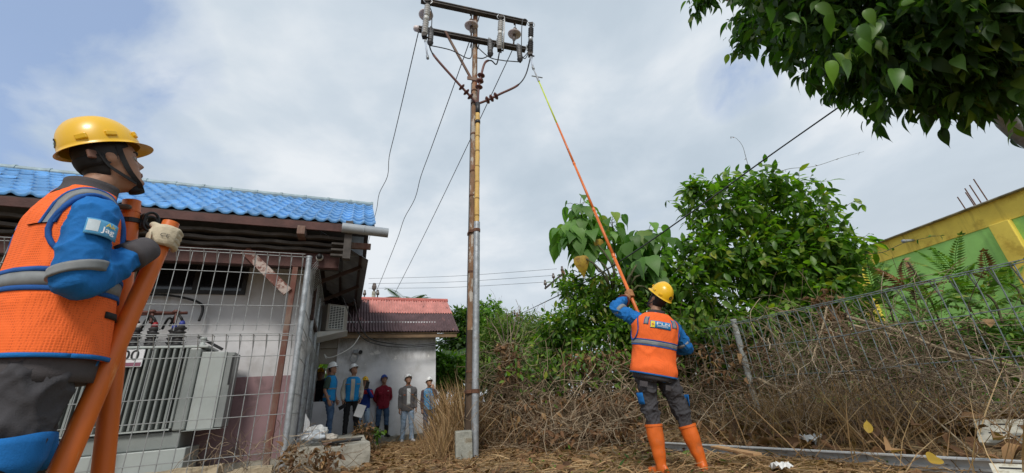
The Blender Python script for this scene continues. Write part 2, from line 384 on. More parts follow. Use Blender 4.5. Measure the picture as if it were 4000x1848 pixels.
mb = MB(); mb.sbox((-8, .47, 3.12), (.44, .59, 3.38)); mb.build('eave_beam', m_redwood, BB)
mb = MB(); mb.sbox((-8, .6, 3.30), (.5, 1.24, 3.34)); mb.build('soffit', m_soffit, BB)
mb = MB(); mb.sbox((.5, .02, 3.16), (.62, .16, 3.86)); mb.build('end_board', m_batten, BB)
mb = MB()
for z in (3.26, 3.36, 3.47): mb.sbox((.3, .2, z), (.498, .3, z+.035))
mb.build('end_batten', m_batten, BB)
mb = MB(); mb.sbox((.62, .2, 3.42), (.95, .26, 3.53)); bevel(mb.build('rafter_end', m_post, BB), .008)
mb = MB(); mb.sbox((.60, 1.2, 3.62), (.84, 1.24, 4.05)); mb.build('gable_panel', M('pale_gable_panel', (.3, .34, .38), rough=.7), BB)
mb = MB(); mb.sbox((-.24, .02, 3.55), (-.12, .46, 3.70)); bevel(mb.build('outrigger_block', m_post, BB), .006)
for s in (-.26, -5.2):
    mb = MB(); mb.bar(S(s, .5, -.05), S(s+.02, .52, 3.12), .085, .085, E1); bevel(mb.build('eave_post', m_post, BB), .006)
mb = MB(); mb.bar(S(-.30, .46, 2.66), S(-1.02, .46, 3.36), .15, .05, E2); bevel(mb.build('diagonal_brace', m_peel, BB), .004)
for i in range(14):
    s = -7.6+i*.6
    mb = MB(); mb.bar(S(s, .12, 3.73), S(s, 1.24, 4.44), .06, .10); mb.build('rafter', m_wood, BB)
# gutter pipe
gp = MB(); gp.tube([S(.45, -.03, 3.70), S(1.22, -.03, 3.665)], .085, 16, cap=False); gp.tube([S(.45, -.03, 3.70), S(1.22, -.03, 3.665)], .079, 16, cap=False)
gp.tube([S(.80, -.03, 3.684), S(.82, -.03, 3.683)], .088, 16); o = gp.build('gutter_pipe', m_pvc, BB, smooth=True)
# lean-to awning on the gable side
rows = []
for i in range(141):
    n = 1.0 + 5.3*i/140; w = .02*sin(2*pi*n/.15)
    rows.append([S(.02, n, 4.05+w), S(.95, n, 3.5+w)])
AW = thing('awning', 'dark corrugated awning on timber brackets along the gable side above the air conditioner', 'awning', tuple(S(.02, 1, 4.0)))
mb = MB(); mb.grid(rows); mb.grid([[p-V((0, 0, .006)) for p in r] for r in rows], flip=True); mb.build('corrugated_sheet', m_corr, AW, smooth=True)
for s, z in ((.4, 3.79), (.8, 3.555)):
    mb = MB(); mb.bar(S(s, 1.05, z), S(s, 6.25, z), .05, .07); mb.build('purlin', m_wood, AW)
for n in (1.5, 3.0, 4.6, 6.1):
    mb = MB(); mb.bar(S(.0, n, 3.1), S(.84, n, 3.5), .06, .07); mb.build('bracket', m_wood, AW)
mb = MB(); mb.sbox((.0, 1.4, 2.4), (.06, 6.2, 2.48)); mb.sbox((.0, 1.46, 2.485), (.06, 1.56, 4.0)); mb.sbox((.0, 3.0, 2.485), (.06, 3.1, 4.0)); mb.build('wall_plate', m_wood, AW)
# security camera under the eave
CC = thing('security_camera', 'small white and black dome camera fixed under the dark eave', 'camera', tuple(S(.12, .3, 3.3)))
mb = MB(); mb.lathe(S(.12, .465, 3.29), -E2, [(0, .06), (.05, .06), (.06, .05)], 14); mb.build('base', m_white, CC, True)
mb = MB(); mb.lathe(S(.12, .40, 3.30), -E2+V((0, 0, -.4)), [(0, .045), (.03, .05), (.06, .045), (.08, .02)], 14); mb.build('dome', m_black, CC, True)
# air conditioner on its shelf
AC = thing('air_conditioner', 'beige outdoor air conditioner unit with barred grille under the awning', 'air conditioner', tuple(S(.36, 3.3, 2.45)))
ar = Matrix.Rotation(TH+radians(28), 3, 'Z'); ac = S(.37, 3.3, 2.78)
mb = MB(); mb.box(ac, (.50, .28, .62), ar); bevel(mb.build('casing', m_beige, AC), .02, 3)
mb = MB(); mb.box(ac + ar @ V((-.03, -.142, .0)), (.34, .012, .52), ar); mb.build('fan_opening', m_black, AC)
for i in range(14):
    mb = MB(); mb.box(ac + ar @ V((-.03, -.153, -.25+.5*i/13)), (.35, .008, .010), ar); mb.build('grille_bar', m_white, AC)
for i in range(6):
    mb = MB(); mb.box(ac + ar @ V((-.2+.34*i/5, -.160, 0)), (.009, .006, .53), ar); mb.build('grille_bar', m_white, AC)
SH = MB(); SH.add([S(.02, 2.9, 2.42), S(.68, 2.9, 2.44), S(.02, 2.9, 2.28), S(.02, 3.7, 2.42), S(.68, 3.7, 2.44), S(.02, 3.7, 2.28)], [(0, 2, 1), (3, 4, 5), (0, 1, 4, 3), (2, 5, 4, 1), (0, 3, 5, 2)])
tag(SH.build('air_conditioner_shelf', m_white, at=S(.02, 2.9, 2.42)), 'pale wedge shelf bracket carrying the air conditioner', 'bracket')

# ---- corrugated-roof house behind the people
RH = thing('red_roofed_house', 'small weathered white house under a faded red and maroon corrugated roof', 'house', tuple(S(1.8, 4.76, 0)))
mb = MB(); mb.sbox((.47, 4.76, -.2), (3.05, 4.92, 3.0)); mb.sbox((2.9, 4.922, -.2), (3.05, 8.2, 3.0))
mb.add([S(2.9, 4.95, 3.0), S(2.9, 8.2, 3.0), S(2.9, 6.4, 3.9), S(3.05, 4.95, 3.0), S(3.05, 8.2, 3.0), S(3.05, 6.4, 3.9)], [(2, 1, 0), (3, 4, 5), (0, 3, 5, 2), (1, 2, 5, 4)])
hw = mb.build('wall', m_house, RH)
mb = MB(); mb.sbox((-1.2, 4.76, -.2), (.46, 4.9, 1.02)); mb.build('porch_wall', m_house, RH)
mb = MB(); mb.sbox((-1.2, 4.80, 1.92), (.468, 4.88, 2.30)); mb.build('porch_beam', m_beige, RH)
mb = MB(); mb.sbox((-1.2, 4.72, 2.303), (.46, 4.80, 2.62)); mb.build('porch_panel', m_beige, RH)
mb = MB(); mb.sbox((-1.2, 8.0, -.2), (.1, 8.15, 2.1)); mb.build('porch_back_wall', m_beige, RH)
hroof = MB(); hroof.sbox((-1.2, 4.42, 2.50), (3.58, 4.47, 2.60)); hroof.build('fascia', m_tan, RH)
EH, RH2 = (4.36, 2.66), (5.9, 3.90)
hd = E2*(RH2[0]-EH[0]) + V((0, 0, RH2[1]-EH[1])); hl = hd.length; hdn = hd.normalized(); hn = E1.cross(hdn).normalized()
rf = MB(); rf.add([S(-1.2, EH[0]+.03, EH[1]-.05), S(3.62, EH[0]+.03, EH[1]-.05), S(3.62, RH2[0], RH2[1]-.04), S(-1.2, RH2[0], RH2[1]-.04), S(-1.2, 8.4, 2.5), S(3.62, 8.4, 2.5)], [(3, 2, 1, 0), (3, 4, 5, 2)])
hro = rf.build('roof', m_tan, RH)
def corr(s0, s1, a, b, mat, lift, name='roof_sheet'):
    rows = []; k = int((s1-s0)/.0095)
    for i in range(k+1):
        s = s0 + (s1-s0)*i/k; w = .017*sin(2*pi*s/.076)+lift
        rows.append([S(s, EH[0], EH[1]) + hdn*(hl*t) + hn*w for t in (a, (a+b)/2, b)])
    mb = MB(); mb.grid(rows); return mb.build(name, mat, hro, smooth=True)
ss = [-1.2, -.36, .44, 1.24, 2.04, 2.84, 3.64]
for i in range(6):
    corr(ss[i]-.03, ss[i+1], 0, .56, m_red, .0 + .006*(i % 2))
    corr(ss[i]-.03, ss[i+1], .53, 1.0, m_red if ss[i+1] < 1.3 else m_pink, .016 + .006*(i % 2))
mb = MB(); mb.tube([S(-1.2, RH2[0], RH2[1]+.0), S(3.66, RH2[0], RH2[1]+.0)], .07, 10)
for i in range(24): mb.box(S(3.6-.2*i, RH2[0]-.06, RH2[1]-.02), (.11, .09, .05), ROT23)
mb.build('ridge_cap', m_ridge, hro)
mb = MB(); mb.sbox((1.6, 4.5, -.2), (2.75, 4.75, .10)); mb.sbox((.9, 4.3, -.2), (1.59, 4.75, .12)); tag(mb.build('wall_footing', m_conc, RH))
# loose wall socket box and cables
CW = thing('wall_lamp_box', 'small black and white fitting with loose loops of cable high on the weathered wall', 'electrical box', tuple(S(.98, 4.74, 2.15)))
mb = MB(); mb.box(S(.92, 4.72, 2.2), (.12, .06, .09), ROT23); mb.build('box', m_pvc, CW)
mb = MB(); mb.lathe(S(1.04, 4.74, 2.18), -E2, [(0, .05), (.07, .05)], 12); mb.build('lens', m_black, CW)
mb = MB(); mb.tube(crom([S(.86, 4.73, 2.2), S(.80, 4.72, 2.0), S(.92, 4.70, 1.92), S(1.0, 4.72, 2.08), S(.94, 4.73, 2.12)], 6), .008, 5); mb.build('cable', m_pvc, CW)

# ---- concrete slab walkway and kerb blocks
mb = MB(); mb.sbox((.06, 0, -.2), (1.12, 3.4, .30)); o = mb.build('concrete_slab', m_conc, at=S(.5, 0, 0))
bm = bmesh.new(); bm.from_mesh(o.data); bmesh.ops.subdivide_edges(bm, edges=bm.edges, cuts=9, use_grid_fill=True)
for v in bm.verts:
    w = v.co*3.1; v.co += V((noise.noise(w), noise.noise(w+V((9, 0, 0))), noise.noise(w+V((0, 9, 0)))))*.03
bm.to_mesh(o.data); bm.free(); tag(o, 'stained concrete slab block with rubbish heaped on top beside the fence corner', 'concrete block')
for i, (a, b, lab) in enumerate((((-1.75, .06, -.1), (-.74, .30, .20), 'long tan concrete kerb block under the wire fence'), ((-.62, -.02, -.1), (-.12, .26, .13), 'short broken tan concrete block next to the fence corner post'))):
    mb = MB(); mb.sbox(a, b); o = mb.build('kerb_block', m_conc2, at=S(*a))
    bm = bmesh.new(); bm.from_mesh(o.data); bmesh.ops.subdivide_edges(bm, edges=bm.edges, cuts=5, use_grid_fill=True)
    for v in bm.verts:
        w = v.co*6+V((i*5, 0, 0)); v.co += V((noise.noise(w), noise.noise(w+V((9, 0, 0))), noise.noise(w+V((0, 9, 0)))))*.03
    bm.to_mesh(o.data); bm.free(); tag(o, lab, 'kerb block', 'tan concrete kerb blocks')

# ---- yellow and green building on the right
ya = radians(10); YD = V((-sin(ya), cos(ya), 0)); YN = V((cos(ya), sin(ya), 0)); YO = V((10.513, 8.6, 0)); YR = Matrix.Rotation(ya, 3, 'Z')
def Y(k, d, z): return YO + YD*k + YN*d + V((0, 0, z))
YB = thing('green_yellow_building', 'bright green walled building with yellow columns and yellow parapet band', 'building', tuple(Y(2, .1, 0)))
def ybox(a, b): return MB().box(Y((a[0]+b[0])/2, (a[1]+b[1])/2, (a[2]+b[2])/2), (abs(b[1]-a[1]), abs(b[0]-a[0]), abs(b[2]-a[2])), YR)
ybox((-6, .12, -.2), (6.6, .3, 3.6)).build('wall', m_green, YB)
ybox((-6, .1, 3.59), (6.7, .35, 4.08)).build('parapet', m_yellow, YB)
bevel(ybox((-6, -.02, 4.082), (6.74, .4, 4.11)).build('coping', m_conc, YB), .01)
for k in (-4.1, -.35, 3.0, 6.3): bevel(ybox((k-.17, .0, -.2), (k+.17, .2, 3.588)).build('column', m_yellow, YB), .012)
ybox((6.62, .3, -.2), (6.7, 6, 4.0)).build('side_wall', m_green, YB)
for i, k in enumerate((1.35, 2.75)):
    mb = MB(); mb.tube([Y(k, .12, 3.86), Y(k, -.2, 3.84)], .035, 10, cap=False); mb.tube([Y(k, -.17, 3.842), Y(k, -.22, 3.838)], .045, 10)
    mb.build('drain_spout', m_pvc, YB, True)
def rebars(k0, n, lab, h=.62):
    T = thing('rebar_stubs', lab, 'rebar', tuple(Y(k0, .2, 4.09)))
    for i in range(n):
        kk = k0 + (-.22, -.05, .0, .08, .2)[i]
        mb = MB(); mb.tube([Y(kk, .15+.1*(i % 2), 4.05), Y(kk+.03, .15+.1*(i % 2), 4.1+h-.06*i)], .012, 6); mb.build('rod', m_rust, T)
rebars(-.1, 5, 'rusty reinforcing rods sticking up from the yellow parapet above a column')
rebars(4.4, 5, 'rusty reinforcing rods on the far end of the yellow parapet beside the bush', .5)

# ---- wire mesh fences
def fence_panel(P, sdir, out, s0, s1, zs, top, par, mat, dx=.165, r=.0058, z0=.05, lean=V((0, 0, 0)), jit=0, zs_roll=True):
    """one welded mesh panel: upright wires with a folded triangular top, and level wires"""
    up = V((0, 0, 1)) + lean
    n = int((s1-s0)/dx)
    for i in range(n+1):
        b = P + sdir*(s0+dx*i)
        j = lambda: V((random.uniform(-1, 1), random.uniform(-1, 1), 0))*jit
        pts = [b+up*z0+j(), b+up*((z0+top)/2)+j(), b+up*(top-.2), b+up*top, b+up*(top+.005)+out*.12, b+up*(top-.18)+out*.012] if zs_roll else [b+up*z0+j(), b+up*((z0+top)/2)+j(), b+up*top]
        MB().tube(pts, r, 5, cap=False).build('upright_wire', mat, par)
    for z in zs:
        pts = [P + sdir*(s0+(s1-s0)*k/12) + up*z + out*.011 + V((0, 0, random.uniform(-1, 1)*jit*1.5)) for k in range(13)]
        MB().tube(pts, r, 5, cap=False).build('level_wire', mat, par)
    if zs_roll:
        for dz, do in ((0.006, 0), (.012, .12)):
            MB().tube([P + sdir*s0 + up*(top+dz)+out*do, P + sdir*s1 + up*(top+dz)+out*do], r, 5, cap=False).build('level_wire', mat, par)
LF = thing('mesh_fence', 'tall two-tier welded wire fence with galvanised posts round the transformer yard', 'fence', tuple(S(0, 0, 0)))
fence_panel(S(0, 0, 0), E1, -E2, -5.2, -.05, (.3, .78, 1.06, 1.58, 1.80), 1.87, LF, m_galvd)
fence_panel(S(0, 0, 0), E1, -E2, -5.2, -.05, (2.03, 2.32, 2.83), 3.13, LF, m_galvd, z0=1.95)
fence_panel(S(0, 0, 0), E2, E1, .12, 4.2, (.3, .78, 1.06, 1.58, 1.80), 1.87, LF, m_galvd, dx=.12)
fence_panel(S(0, 0, 0), E2, E1, .12, 4.2, (2.03, 2.32, 2.83), 3.13, LF, m_galvd, dx=.12, z0=1.95)
def post(P, top, r, par, mat, name='post', lean=V((0, 0, 0)), z0=-.1):
    up = V((0, 0, 1)) + lean
    mb = MB(); mb.tube([P+up*z0, P+up*(top*.5), P+up*top], r, 14); mb.tube([P+up*(top+.001), P+up*(top+.03)], r*1.12, 14); mb.tube([P+up*(top*.6), P+up*(top*.6+.05)], r*1.06, 14)
    return autosmooth(mb.build(name, mat, par))
for P in (S(0, .0, 0), S(.02, 1.55, 0), S(.02, 2.9, 0), S(.02, 4.25, 0), S(-5.25, 0, 0)): post(P, 3.12, .043, LF, m_galv)
# ================================================================== UTILITY POLE AND LINE EQUIPMENT
m_poler = M('rusty_painted_pole', (.22, .125, .07), rough=.8, var=.3, scale=5, bump=.35, bscale=30, col2=(.36, .33, .29), c2=(.56, .64), s2=6, stretch=(1, 1, .35))
add_layer(m_poler, (.50, .47, .42), 5.0, .54, .58, (1.6, 1.6, .5), None, .8, 3); add_layer(m_poler, (.26, .06, .03), 3.0, .55, .63, (1.5, 1.5, .4), None, .7, 8); add_layer(m_poler, (.10, .09, .04), 4.0, .56, .66, (1.5, 1.5, .5), None, .6, 12)
m_poled = M('tarred_pole_foot', (.085, .055, .035), rough=.85, var=.3, scale=6, bump=.3, stretch=(1, 1, .4))
m_arm = M('dark_steel_crossarm', (.045, .038, .033), rough=.65, var=.3, scale=8, metal=.3, col2=(.11, .07, .045), c2=(.55, .7), s2=8)
m_porc = M('grey_white_porcelain', (.50, .50, .49), rough=.28, var=.1, scale=8, spec=.6)
m_porcb = M('brown_porcelain', (.10, .075, .06), rough=.3, var=.2, spec=.6)
m_pinkdisc = M('pale_pinkish_porcelain', (.68, .60, .60), rough=.3, var=.1)
m_poly = M('dark_polymer_insulator', (.035, .033, .035), rough=.5, var=.2)
m_term = M('brown_red_cable_sleeve', (.13, .05, .04), rough=.5, var=.2)
m_ypipe = M('yellow_wrapped_conduit', (.62, .40, .12), rough=.6, var=.12, scale=4, bump=.25, bscale=14, col2=(.5, .33, .12), c2=(.55, .75), s2=3)
m_cable = M('black_line_cable', (.025, .027, .03), rough=.5, var=.15)
m_alu = M('weathered_aluminium_wire', (.075, .085, .10), rough=.5, var=.15)
PB, PT = V((-.887, 6.886, 0)), V((-.489, 6.95, 9.51)); PD = (PT-PB)/9.51
def P_(z): return PB + PD*z
DA = V((cos(radians(18.2)), sin(radians(18.2)), 0)); DN = V((sin(radians(18.2)), -cos(radians(18.2)), 0))   # along and in front of the crossarms
UP = V((0, 0, 1))
POLE = thing('utility_pole', 'tall rusty flaking utility pole with two dark crossarms at its top', 'utility pole', tuple(PB))
zs = [-.2, 1.9, 3.5, 5.2, 6.6, 8, 9.51]
mb = MB(); mb.tube([P_(z) for z in [1.881]+zs[2:]], [.0735, .071, .067, .063, .060, .057], 20); autosmooth(mb.build('shaft', m_poler, POLE))
mb = MB(); mb.tube([P_(z) for z in (-.2, 1.88)], [.078, .074], 20); autosmooth(mb.build('lower_shaft', m_poled, POLE))
mb = MB(); mb.lathe(P_(9.512), PD, [(0, .058), (.03, .05), (.055, .03), (.065, .004)], 16); mb.build('top_cap', m_poler, POLE, True)
for z in (2.9, 4.45, 5.0, 5.9, 6.7, 7.05, 1.2):
    mb = MB(); r = .077-.0018*z; mb.tube([P_(z), P_(z+.03)], r+.008, 18); mb.build('strap_band', m_rust, POLE)
def arm(z, a, b, name='crossarm'):
    c = P_(z) + DN*.10
    mb = MB()       # channel section: web and two flanges
    A, B = c+DA*a, c+DA*b
    mb.bar(A, B, .012, .12, DN); mb.bar(A+UP*.054+DN*.03, B+UP*.054+DN*.03, .06, .011, UP); mb.bar(A-UP*.054+DN*.03, B-UP*.054+DN*.03, .06, .011, UP)
    mb.v = mb.v
    o = mb.build(name, m_arm, POLE)
    for s in (-.09, .09):
        bb = MB(); bb.tube([c+DA*s+DN*.02, c+DA*s-DN*.2], .012, 6); bb.build('bolt', m_arm, o)
    return c
def arm2(z, a, b):
    c = P_(z)
    for k, sd in enumerate((1,)):
        q = c + DN*.118*sd; A, B = q+DA*a, q+DA*b
        mb = MB(); mb.bar(A, B, .11, .10, UP); mb.bar(A+DN*.056, B+DN*.056, .004, .03, DN)
        o = mb.build('crossarm', m_arm, POLE); bevel(o, .012)
        for s in (-.09, .09):
            bb = MB(); bb.tube([q+DA*s+DN*.07, c+DA*s-DN*.12], .012, 6); bb.build('bolt', m_arm, o)
    return c
cU = arm2(9.38, -1.30, 1.27); cL = arm2(8.47, -1.30, 1.2)
mb = MB(); mb.bar(cL+DN*.19-DA*.72+UP*.0, P_(7.36)-DA*.09+DN*.06, .05, .035, DN); mb.build('arm_brace', m_post, POLE)
mb = MB(); mb.box(P_(7.35)+DN*.07, (.36, .03, .09), Matrix.Rotation(radians(18.2), 3, 'Z')); bevel(mb.build('brace_clamp', m_post, POLE), .01)
mb = MB(); mb.tube([P_(.1)+DN*-.08-DA*.07, P_(4)-DA*.078, P_(7.3)-DA*.072], .007, 5); mb.build('earth_wire', m_cable, POLE)

# insulator strings hung from the upper arm; the disc on the lower arm's left tip
def shed_stack(mb, p, d, n, pitch, r0, r1, sides=12):
    prof = []
    for i in range(n):
        prof += [(i*pitch, r0), (i*pitch+pitch*.45, r1), (i*pitch+pitch*.6, r1*.96), (i*pitch+pitch*.75, r0)]
    prof.append((n*pitch, r0)); mb.lathe(p, d, prof, sides)
def susp(t, lab, lean):
    top = P_(9.38) + DN*.118 + DA*t - UP*.05
    d = (V((0, 0, -1)) + lean).normalized()
    T = thing('suspension_insulator', lab, 'insulator', tuple(top), 'insulators hung from the upper crossarm')
    mb = MB(); mb.tube([top+UP*.16, top-d*-.0, top+d*.2], .013, 6); mb.bar(top+UP*.15-DN*.075, top-UP*.02-DN*.075, .05, .012, DN); mb.build('shackle', m_arm, T)
    mb = MB(); mb.lathe(top+d*.2, d, [(0, .02), (.02, .05), (.13, .055), (.16, .06)], 12); mb.build('cap', m_porcb, T, True)
    mb = MB(); mb.lathe(top+d*.352, d, [(0, .05), (.02, .15), (.035, .165), (.055, .15), (.05, .05)], 20); mb.build('disc', m_pinkdisc, T, True)
    mb = MB(); mb.lathe(top+d*.40, d, [(0, .035), (.16, .045), (.2, .02), (.36, .022)], 10); mb.build('stem', m_porcb, T, True)
    e = top+d*.78
    mb = MB(); mb.tube([top+d*.74, e, e+DN*.02+V((0, 0, -.08))], .022, 6); mb.bar(e-DA*.09-UP*.03, e+DA*.09-UP*.05, .03, .05); mb.build('clamp', m_arm, T)
    return e
eL = susp(-1.18, 'pinkish disc insulator hung from the left end of the upper crossarm', V((.0, .0, 0)))
eC = susp(-.12, 'disc insulator hanging close behind the rusty pole, middle of the three', V((-.05, .1, 0)))
eR = susp(.98, 'disc insulator hung from the right end of the upper crossarm', V((-.14, .05, 0)))
T = thing('pin_insulator', 'pale round insulator on the left tip of the lower crossarm', 'insulator', tuple(cL-DA*1.36))
mb = MB(); mb.lathe(cL+DN*.118-DA*1.28, -DA, [(0, .05), (.03, .07), (.10, .065), (.13, .03)], 14); mb.build('body', m_pinkdisc, T, True)

# fuse cutouts: bracket on the lower arm, slanted body with sheds, hooks at the top
def cutout(t, lab, dark=False, tube=None, h=.72):
    base = P_(8.47) + DN*.20 + DA*t
    T = thing('fuse_cutout', lab, 'fuse cutout', tuple(base), 'fuse cutouts on the lower crossarm')
    d = (UP*1.0 + DA*.06 + DN*.16).normalized(); c = base + DN*.2
    mb = MB(); mb.bar(base-DN*.06+UP*.03, c, .05, .02, UP); mb.bar(base-DN*.02-UP*.09, base-DN*.02+UP*.09, .06, .02, DN); mb.build('bracket', m_galv, T)
    mm = m_poly if dark else m_porc
    lo = c - d*h*.48
    mb = MB(); shed_stack(mb, lo+d*.06, d, 6, h*.062, .042, .068); mb.build('lower_sheds', mm, T, True)
    mb = MB(); mb.lathe(lo+d*(.065+h*.372), d, [(0, .045), (.01, .056), (h*.11, .056), (h*.12, .045)], 14); mb.build('middle_band', m_galv if dark else m_porc, T, True)
    mb = MB(); shed_stack(mb, lo+d*(.07+h*.50), d, 5, h*.062, .042, .066); mb.build('upper_sheds', mm, T, True)
    top = lo + d*(h*.9)
    mb = MB(); mb.tube([top-d*.03, top+d*.1], .03, 8); mb.box(top+d*.1, (.09, .07, .07)); mb.build('top_contact', m_arm, T)
    for s in (-1, 1):
        mb = MB(); mb.tube(crom([top+d*.04, top+d*.05+DA*.06*s, top+d*.10+DA*.09*s, top+d*.16+DA*.06*s], 4), .010, 5); mb.build('hook', m_galv, T)
    mb = MB(); mb.box(lo+d*.02, (.1, .1, .09)); mb.tube([lo+DA*.03, lo-d*.07+DA*.04], .02, 6); mb.tube([lo-DA*.0, lo+DA*.1-d*.01], .018, 6); mb.build('bottom_contact', m_arm, T)
    if tube == 'closed':
        mb = MB(); mb.tube([lo+DA*.085+DN*.02, top+DA*.075+DN*.05], .016, 8); mb.build('fuse_tube', m_porc, T, True)
    return lo, top
cutA = cutout(-1.16, 'grey ribbed fuse cutout at the left end of the lower crossarm, its tube hanging open', h=.92)
cutB = cutout(.50, 'grey ribbed fuse cutout right of the pole on the lower crossarm, its tube closed', tube='closed', h=.86)
cutC = cutout(1.24, 'black ribbed fuse cutout at the right end of the lower crossarm above the hot stick', dark=True, h=.84)
def hang_tube(lo, lab, k=.0):
    T = thing('fuse_tube', lab, 'fuse tube', tuple(lo), 'open fuse tubes')
    a = lo - UP*.10 + DA*.02; b = a - UP*.55 + DA*(.04+k) + DN*.12
    mb = MB(); mb.tube([a, b], .018, 8); mb.build('tube', M('pale_blue_white_fibre_tube', (.5, .56, .66), rough=.4), T, True)
    mb = MB(); mb.tube([b, b+(b-a).normalized()*.10], .03, 8); mb.tube([a, a+(b-a)*.12], .024, 8); mb.build('ferrule', m_galv, T, True)
    return b + (b-a).normalized()*.1
hang_tube(cutA[0], 'pale fuse tube dangling from the left fuse cutout')
# surge arresters, behind each cutout
def arrester(t, lab, dz=0):
    base = P_(8.47) + DN*.18 + DA*t
    T = thing('surge_arrester', lab, 'surge arrester', tuple(base), 'surge arresters below the lower crossarm')
    d = (V((0, 0, -1)) - DA*.05 + DN*.1).normalized(); a = base + UP*(-.0+dz) + DN*.05
    mb = MB(); mb.bar(base+UP*.07, a+d*.1, .05, .03, DN); mb.build('bracket', m_galv, T)
    mb = MB(); shed_stack(mb, a+d*.06, d, 7, .058, .05, .062); mb.build('sheds', m_porcb if False else M('grey_ribbed_polymer', (.15, .15, .155), rough=.5), T, True)
    mb = MB(); mb.lathe(a+d*.47, d, [(0, .055), (.05, .07), (.09, .06), (.12, .03), (.16, .022)], 12); mb.build('end_cap', m_poly, T, True)
    return a + d*.62
arA = arrester(-1.03, 'surge arrester under the left end of the lower crossarm')
arB = arrester(.30, 'surge arrester just right of the pole under the lower crossarm')
arC = arrester(1.0, 'surge arrester beside the black fuse cutout at the right')

# riser: yellow conduit above grey pipe, cable heads splaying out at its top
RO = DA*.055 + DN*.115; ROl = DA*.03+DN*.14
RISE = thing('riser_pipe', 'yellow wrapped conduit above a galvanised pipe strapped up the front of the rusty pole', 'pipe', tuple(PB+RO))
mb = MB(); mb.tube([P_(z)+RO for z in (-.1, 1.3, 2.6, 3.86)], .058, 16); autosmooth(mb.build('galvanised_pipe', m_galv, RISE))
pts = [P_(3.8+.1*i)+RO+DA*.0015*sin(i*.9) for i in range(27)]
mb = MB(); mb.tube(pts, [.046+.0025*(i % 3 == 0) for i in range(27)], 14); mb.build('yellow_conduit', m_ypipe, RISE, True)
for i in range(7):
    z = 3.98+.36*i; mb = MB(); mb.tube([P_(z)+RO+DA*-.0, P_(z+.03)+RO], .049, 12); mb.build('wrap_seam', M('dark_ochre_tape', (.32, .19, .05), rough=.7), RISE)
mb = MB(); mb.tube([P_(6.38)+RO, P_(6.66)+RO], .048, 12); mb.build('cable_boot', m_cable, RISE, True)
mb = MB(); mb.tube([P_(6.12)+RO, P_(6.19)+RO], .056, 12); mb.build('black_band', m_black, RISE, True)
for z in (.88, 3.66):
    mb = MB(); mb.tube([P_(z)+RO, P_(z+.06)+RO], .066, 14); mb.bar(P_(z+.03)-DN*.1, P_(z+.03)+DN*.1, .17, .05); mb.build('pipe_clamp', m_rust, RISE)
TB = P_(6.64)+RO
def head(name, lab, pts, discs):
    T = thing(name, lab, 'cable', tuple(TB), 'cable heads splaying from the yellow conduit')
    c = crom([TB]+pts, 6); k = int(len(c)*.62)
    mb = MB(); mb.tube(c[:k], .026, 8); mb.build('sleeve', m_term, T, True)
    mb = MB(); mb.tube(c[k-1:], [.024]+[.015]*(len(c)-k), 7); mb.build('lead', m_cable, T, True)
    for i in discs:
        p = c[i]; d = (c[i+1]-c[i-1]).normalized()
        mb = MB(); mb.lathe(p-d*.03, d, [(0, .03), (.012, .07), (.03, .085), (.036, .075), (.05, .03)], 14); mb.build('rain_shed', m_term, T, True)
head('cable_head', 'red-brown cable head rising to the left with three rain sheds', [TB+UP*.22-DA*.20, TB+UP*.55-DA*.52+DN*.05, TB+UP*1.05-DA*.95+DN*.1, TB+UP*1.35-DA*1.05+DN*.1, cutA[0]+DA*.08-UP*.08], [5, 7, 9])
head('cable_head', 'red-brown cable head climbing upright beside the pole with three rain sheds', [TB+UP*.35+DA*.02+DN*.04, TB+UP*.8+DA*.1+DN*.08, TB+UP*1.15+DA*.2+DN*.06, TB+UP*1.3+DA*.36, TB+UP*1.22+DA*.48, cutB[0]-UP*.06], [7, 9, 11])
head('cable_head', 'red-brown cable head bending right with three rain sheds', [TB+UP*.14+DA*.22, TB+UP*.34+DA*.52+DN*.04, TB+UP*.62+DA*.92+DN*.08, TB+UP*1.0+DA*1.15+DN*.06, cutC[0]-UP*.06], [6, 8, 10])
def wire(name, pts, r, lab, mat=None, grp=None, k=10, sides=5, cat='wire'):
    c = crom([V(p) for p in pts], k); a = V(pts[0])
    mb = MB(); mb.tube(c, r, sides); return tag(mb.build(name, mat or m_cable, smooth=True, at=a), lab, cat, grp)
g1 = 'short jumper leads round the crossarms'
wire('jumper_lead', [arA, arA+DA*.45+UP*.03-DN*.05, arA+DA*.9-UP*.0-DN*.15, eC-UP*.05], .012, 'jumper lead sagging from the left arrester to the pole', grp=g1)
wire('jumper_lead', [eC-UP*.05, P_(8.05)+DN*.1+DA*.3, arB+DA*.3-UP*.05, arC+DA*-.3-UP*.04, arC], .012, 'jumper lead running from the pole to the right arrester', grp=g1)
wire('jumper_lead', [P_(7.95)+DN*.1+DA*.04, P_(7.98)+DN*.1+DA*.18, P_(8.12)+DN*.12+DA*.32, P_(8.38)+DN*.2+DA*.42], .013, 'short jumper lead curling up right of the pole to the middle cutout', grp=g1)
wire('jumper_lead', [eR, eR+DA*.1-UP*.22+DN*.05, eR+DA*.22-UP*.42+DN*.1, eR+DA*.32-UP*.2+DN*.1, arC+DA*.06+UP*.2, cutC[1]-DA*.22+UP*.05, cutC[1]-DA*.12+UP*.25, cutC[1]+UP*.08], .011, 'looped jumper lead between right insulator and the black cutout', grp=g1)
wire('jumper_lead', [cutA[1], cutA[1]+DA*.1-UP*.1-DN*.1, arA+UP*.35+DA*.02, arA+UP*.05], .011, 'jumper lead beside the left fuse cutout', grp=g1)
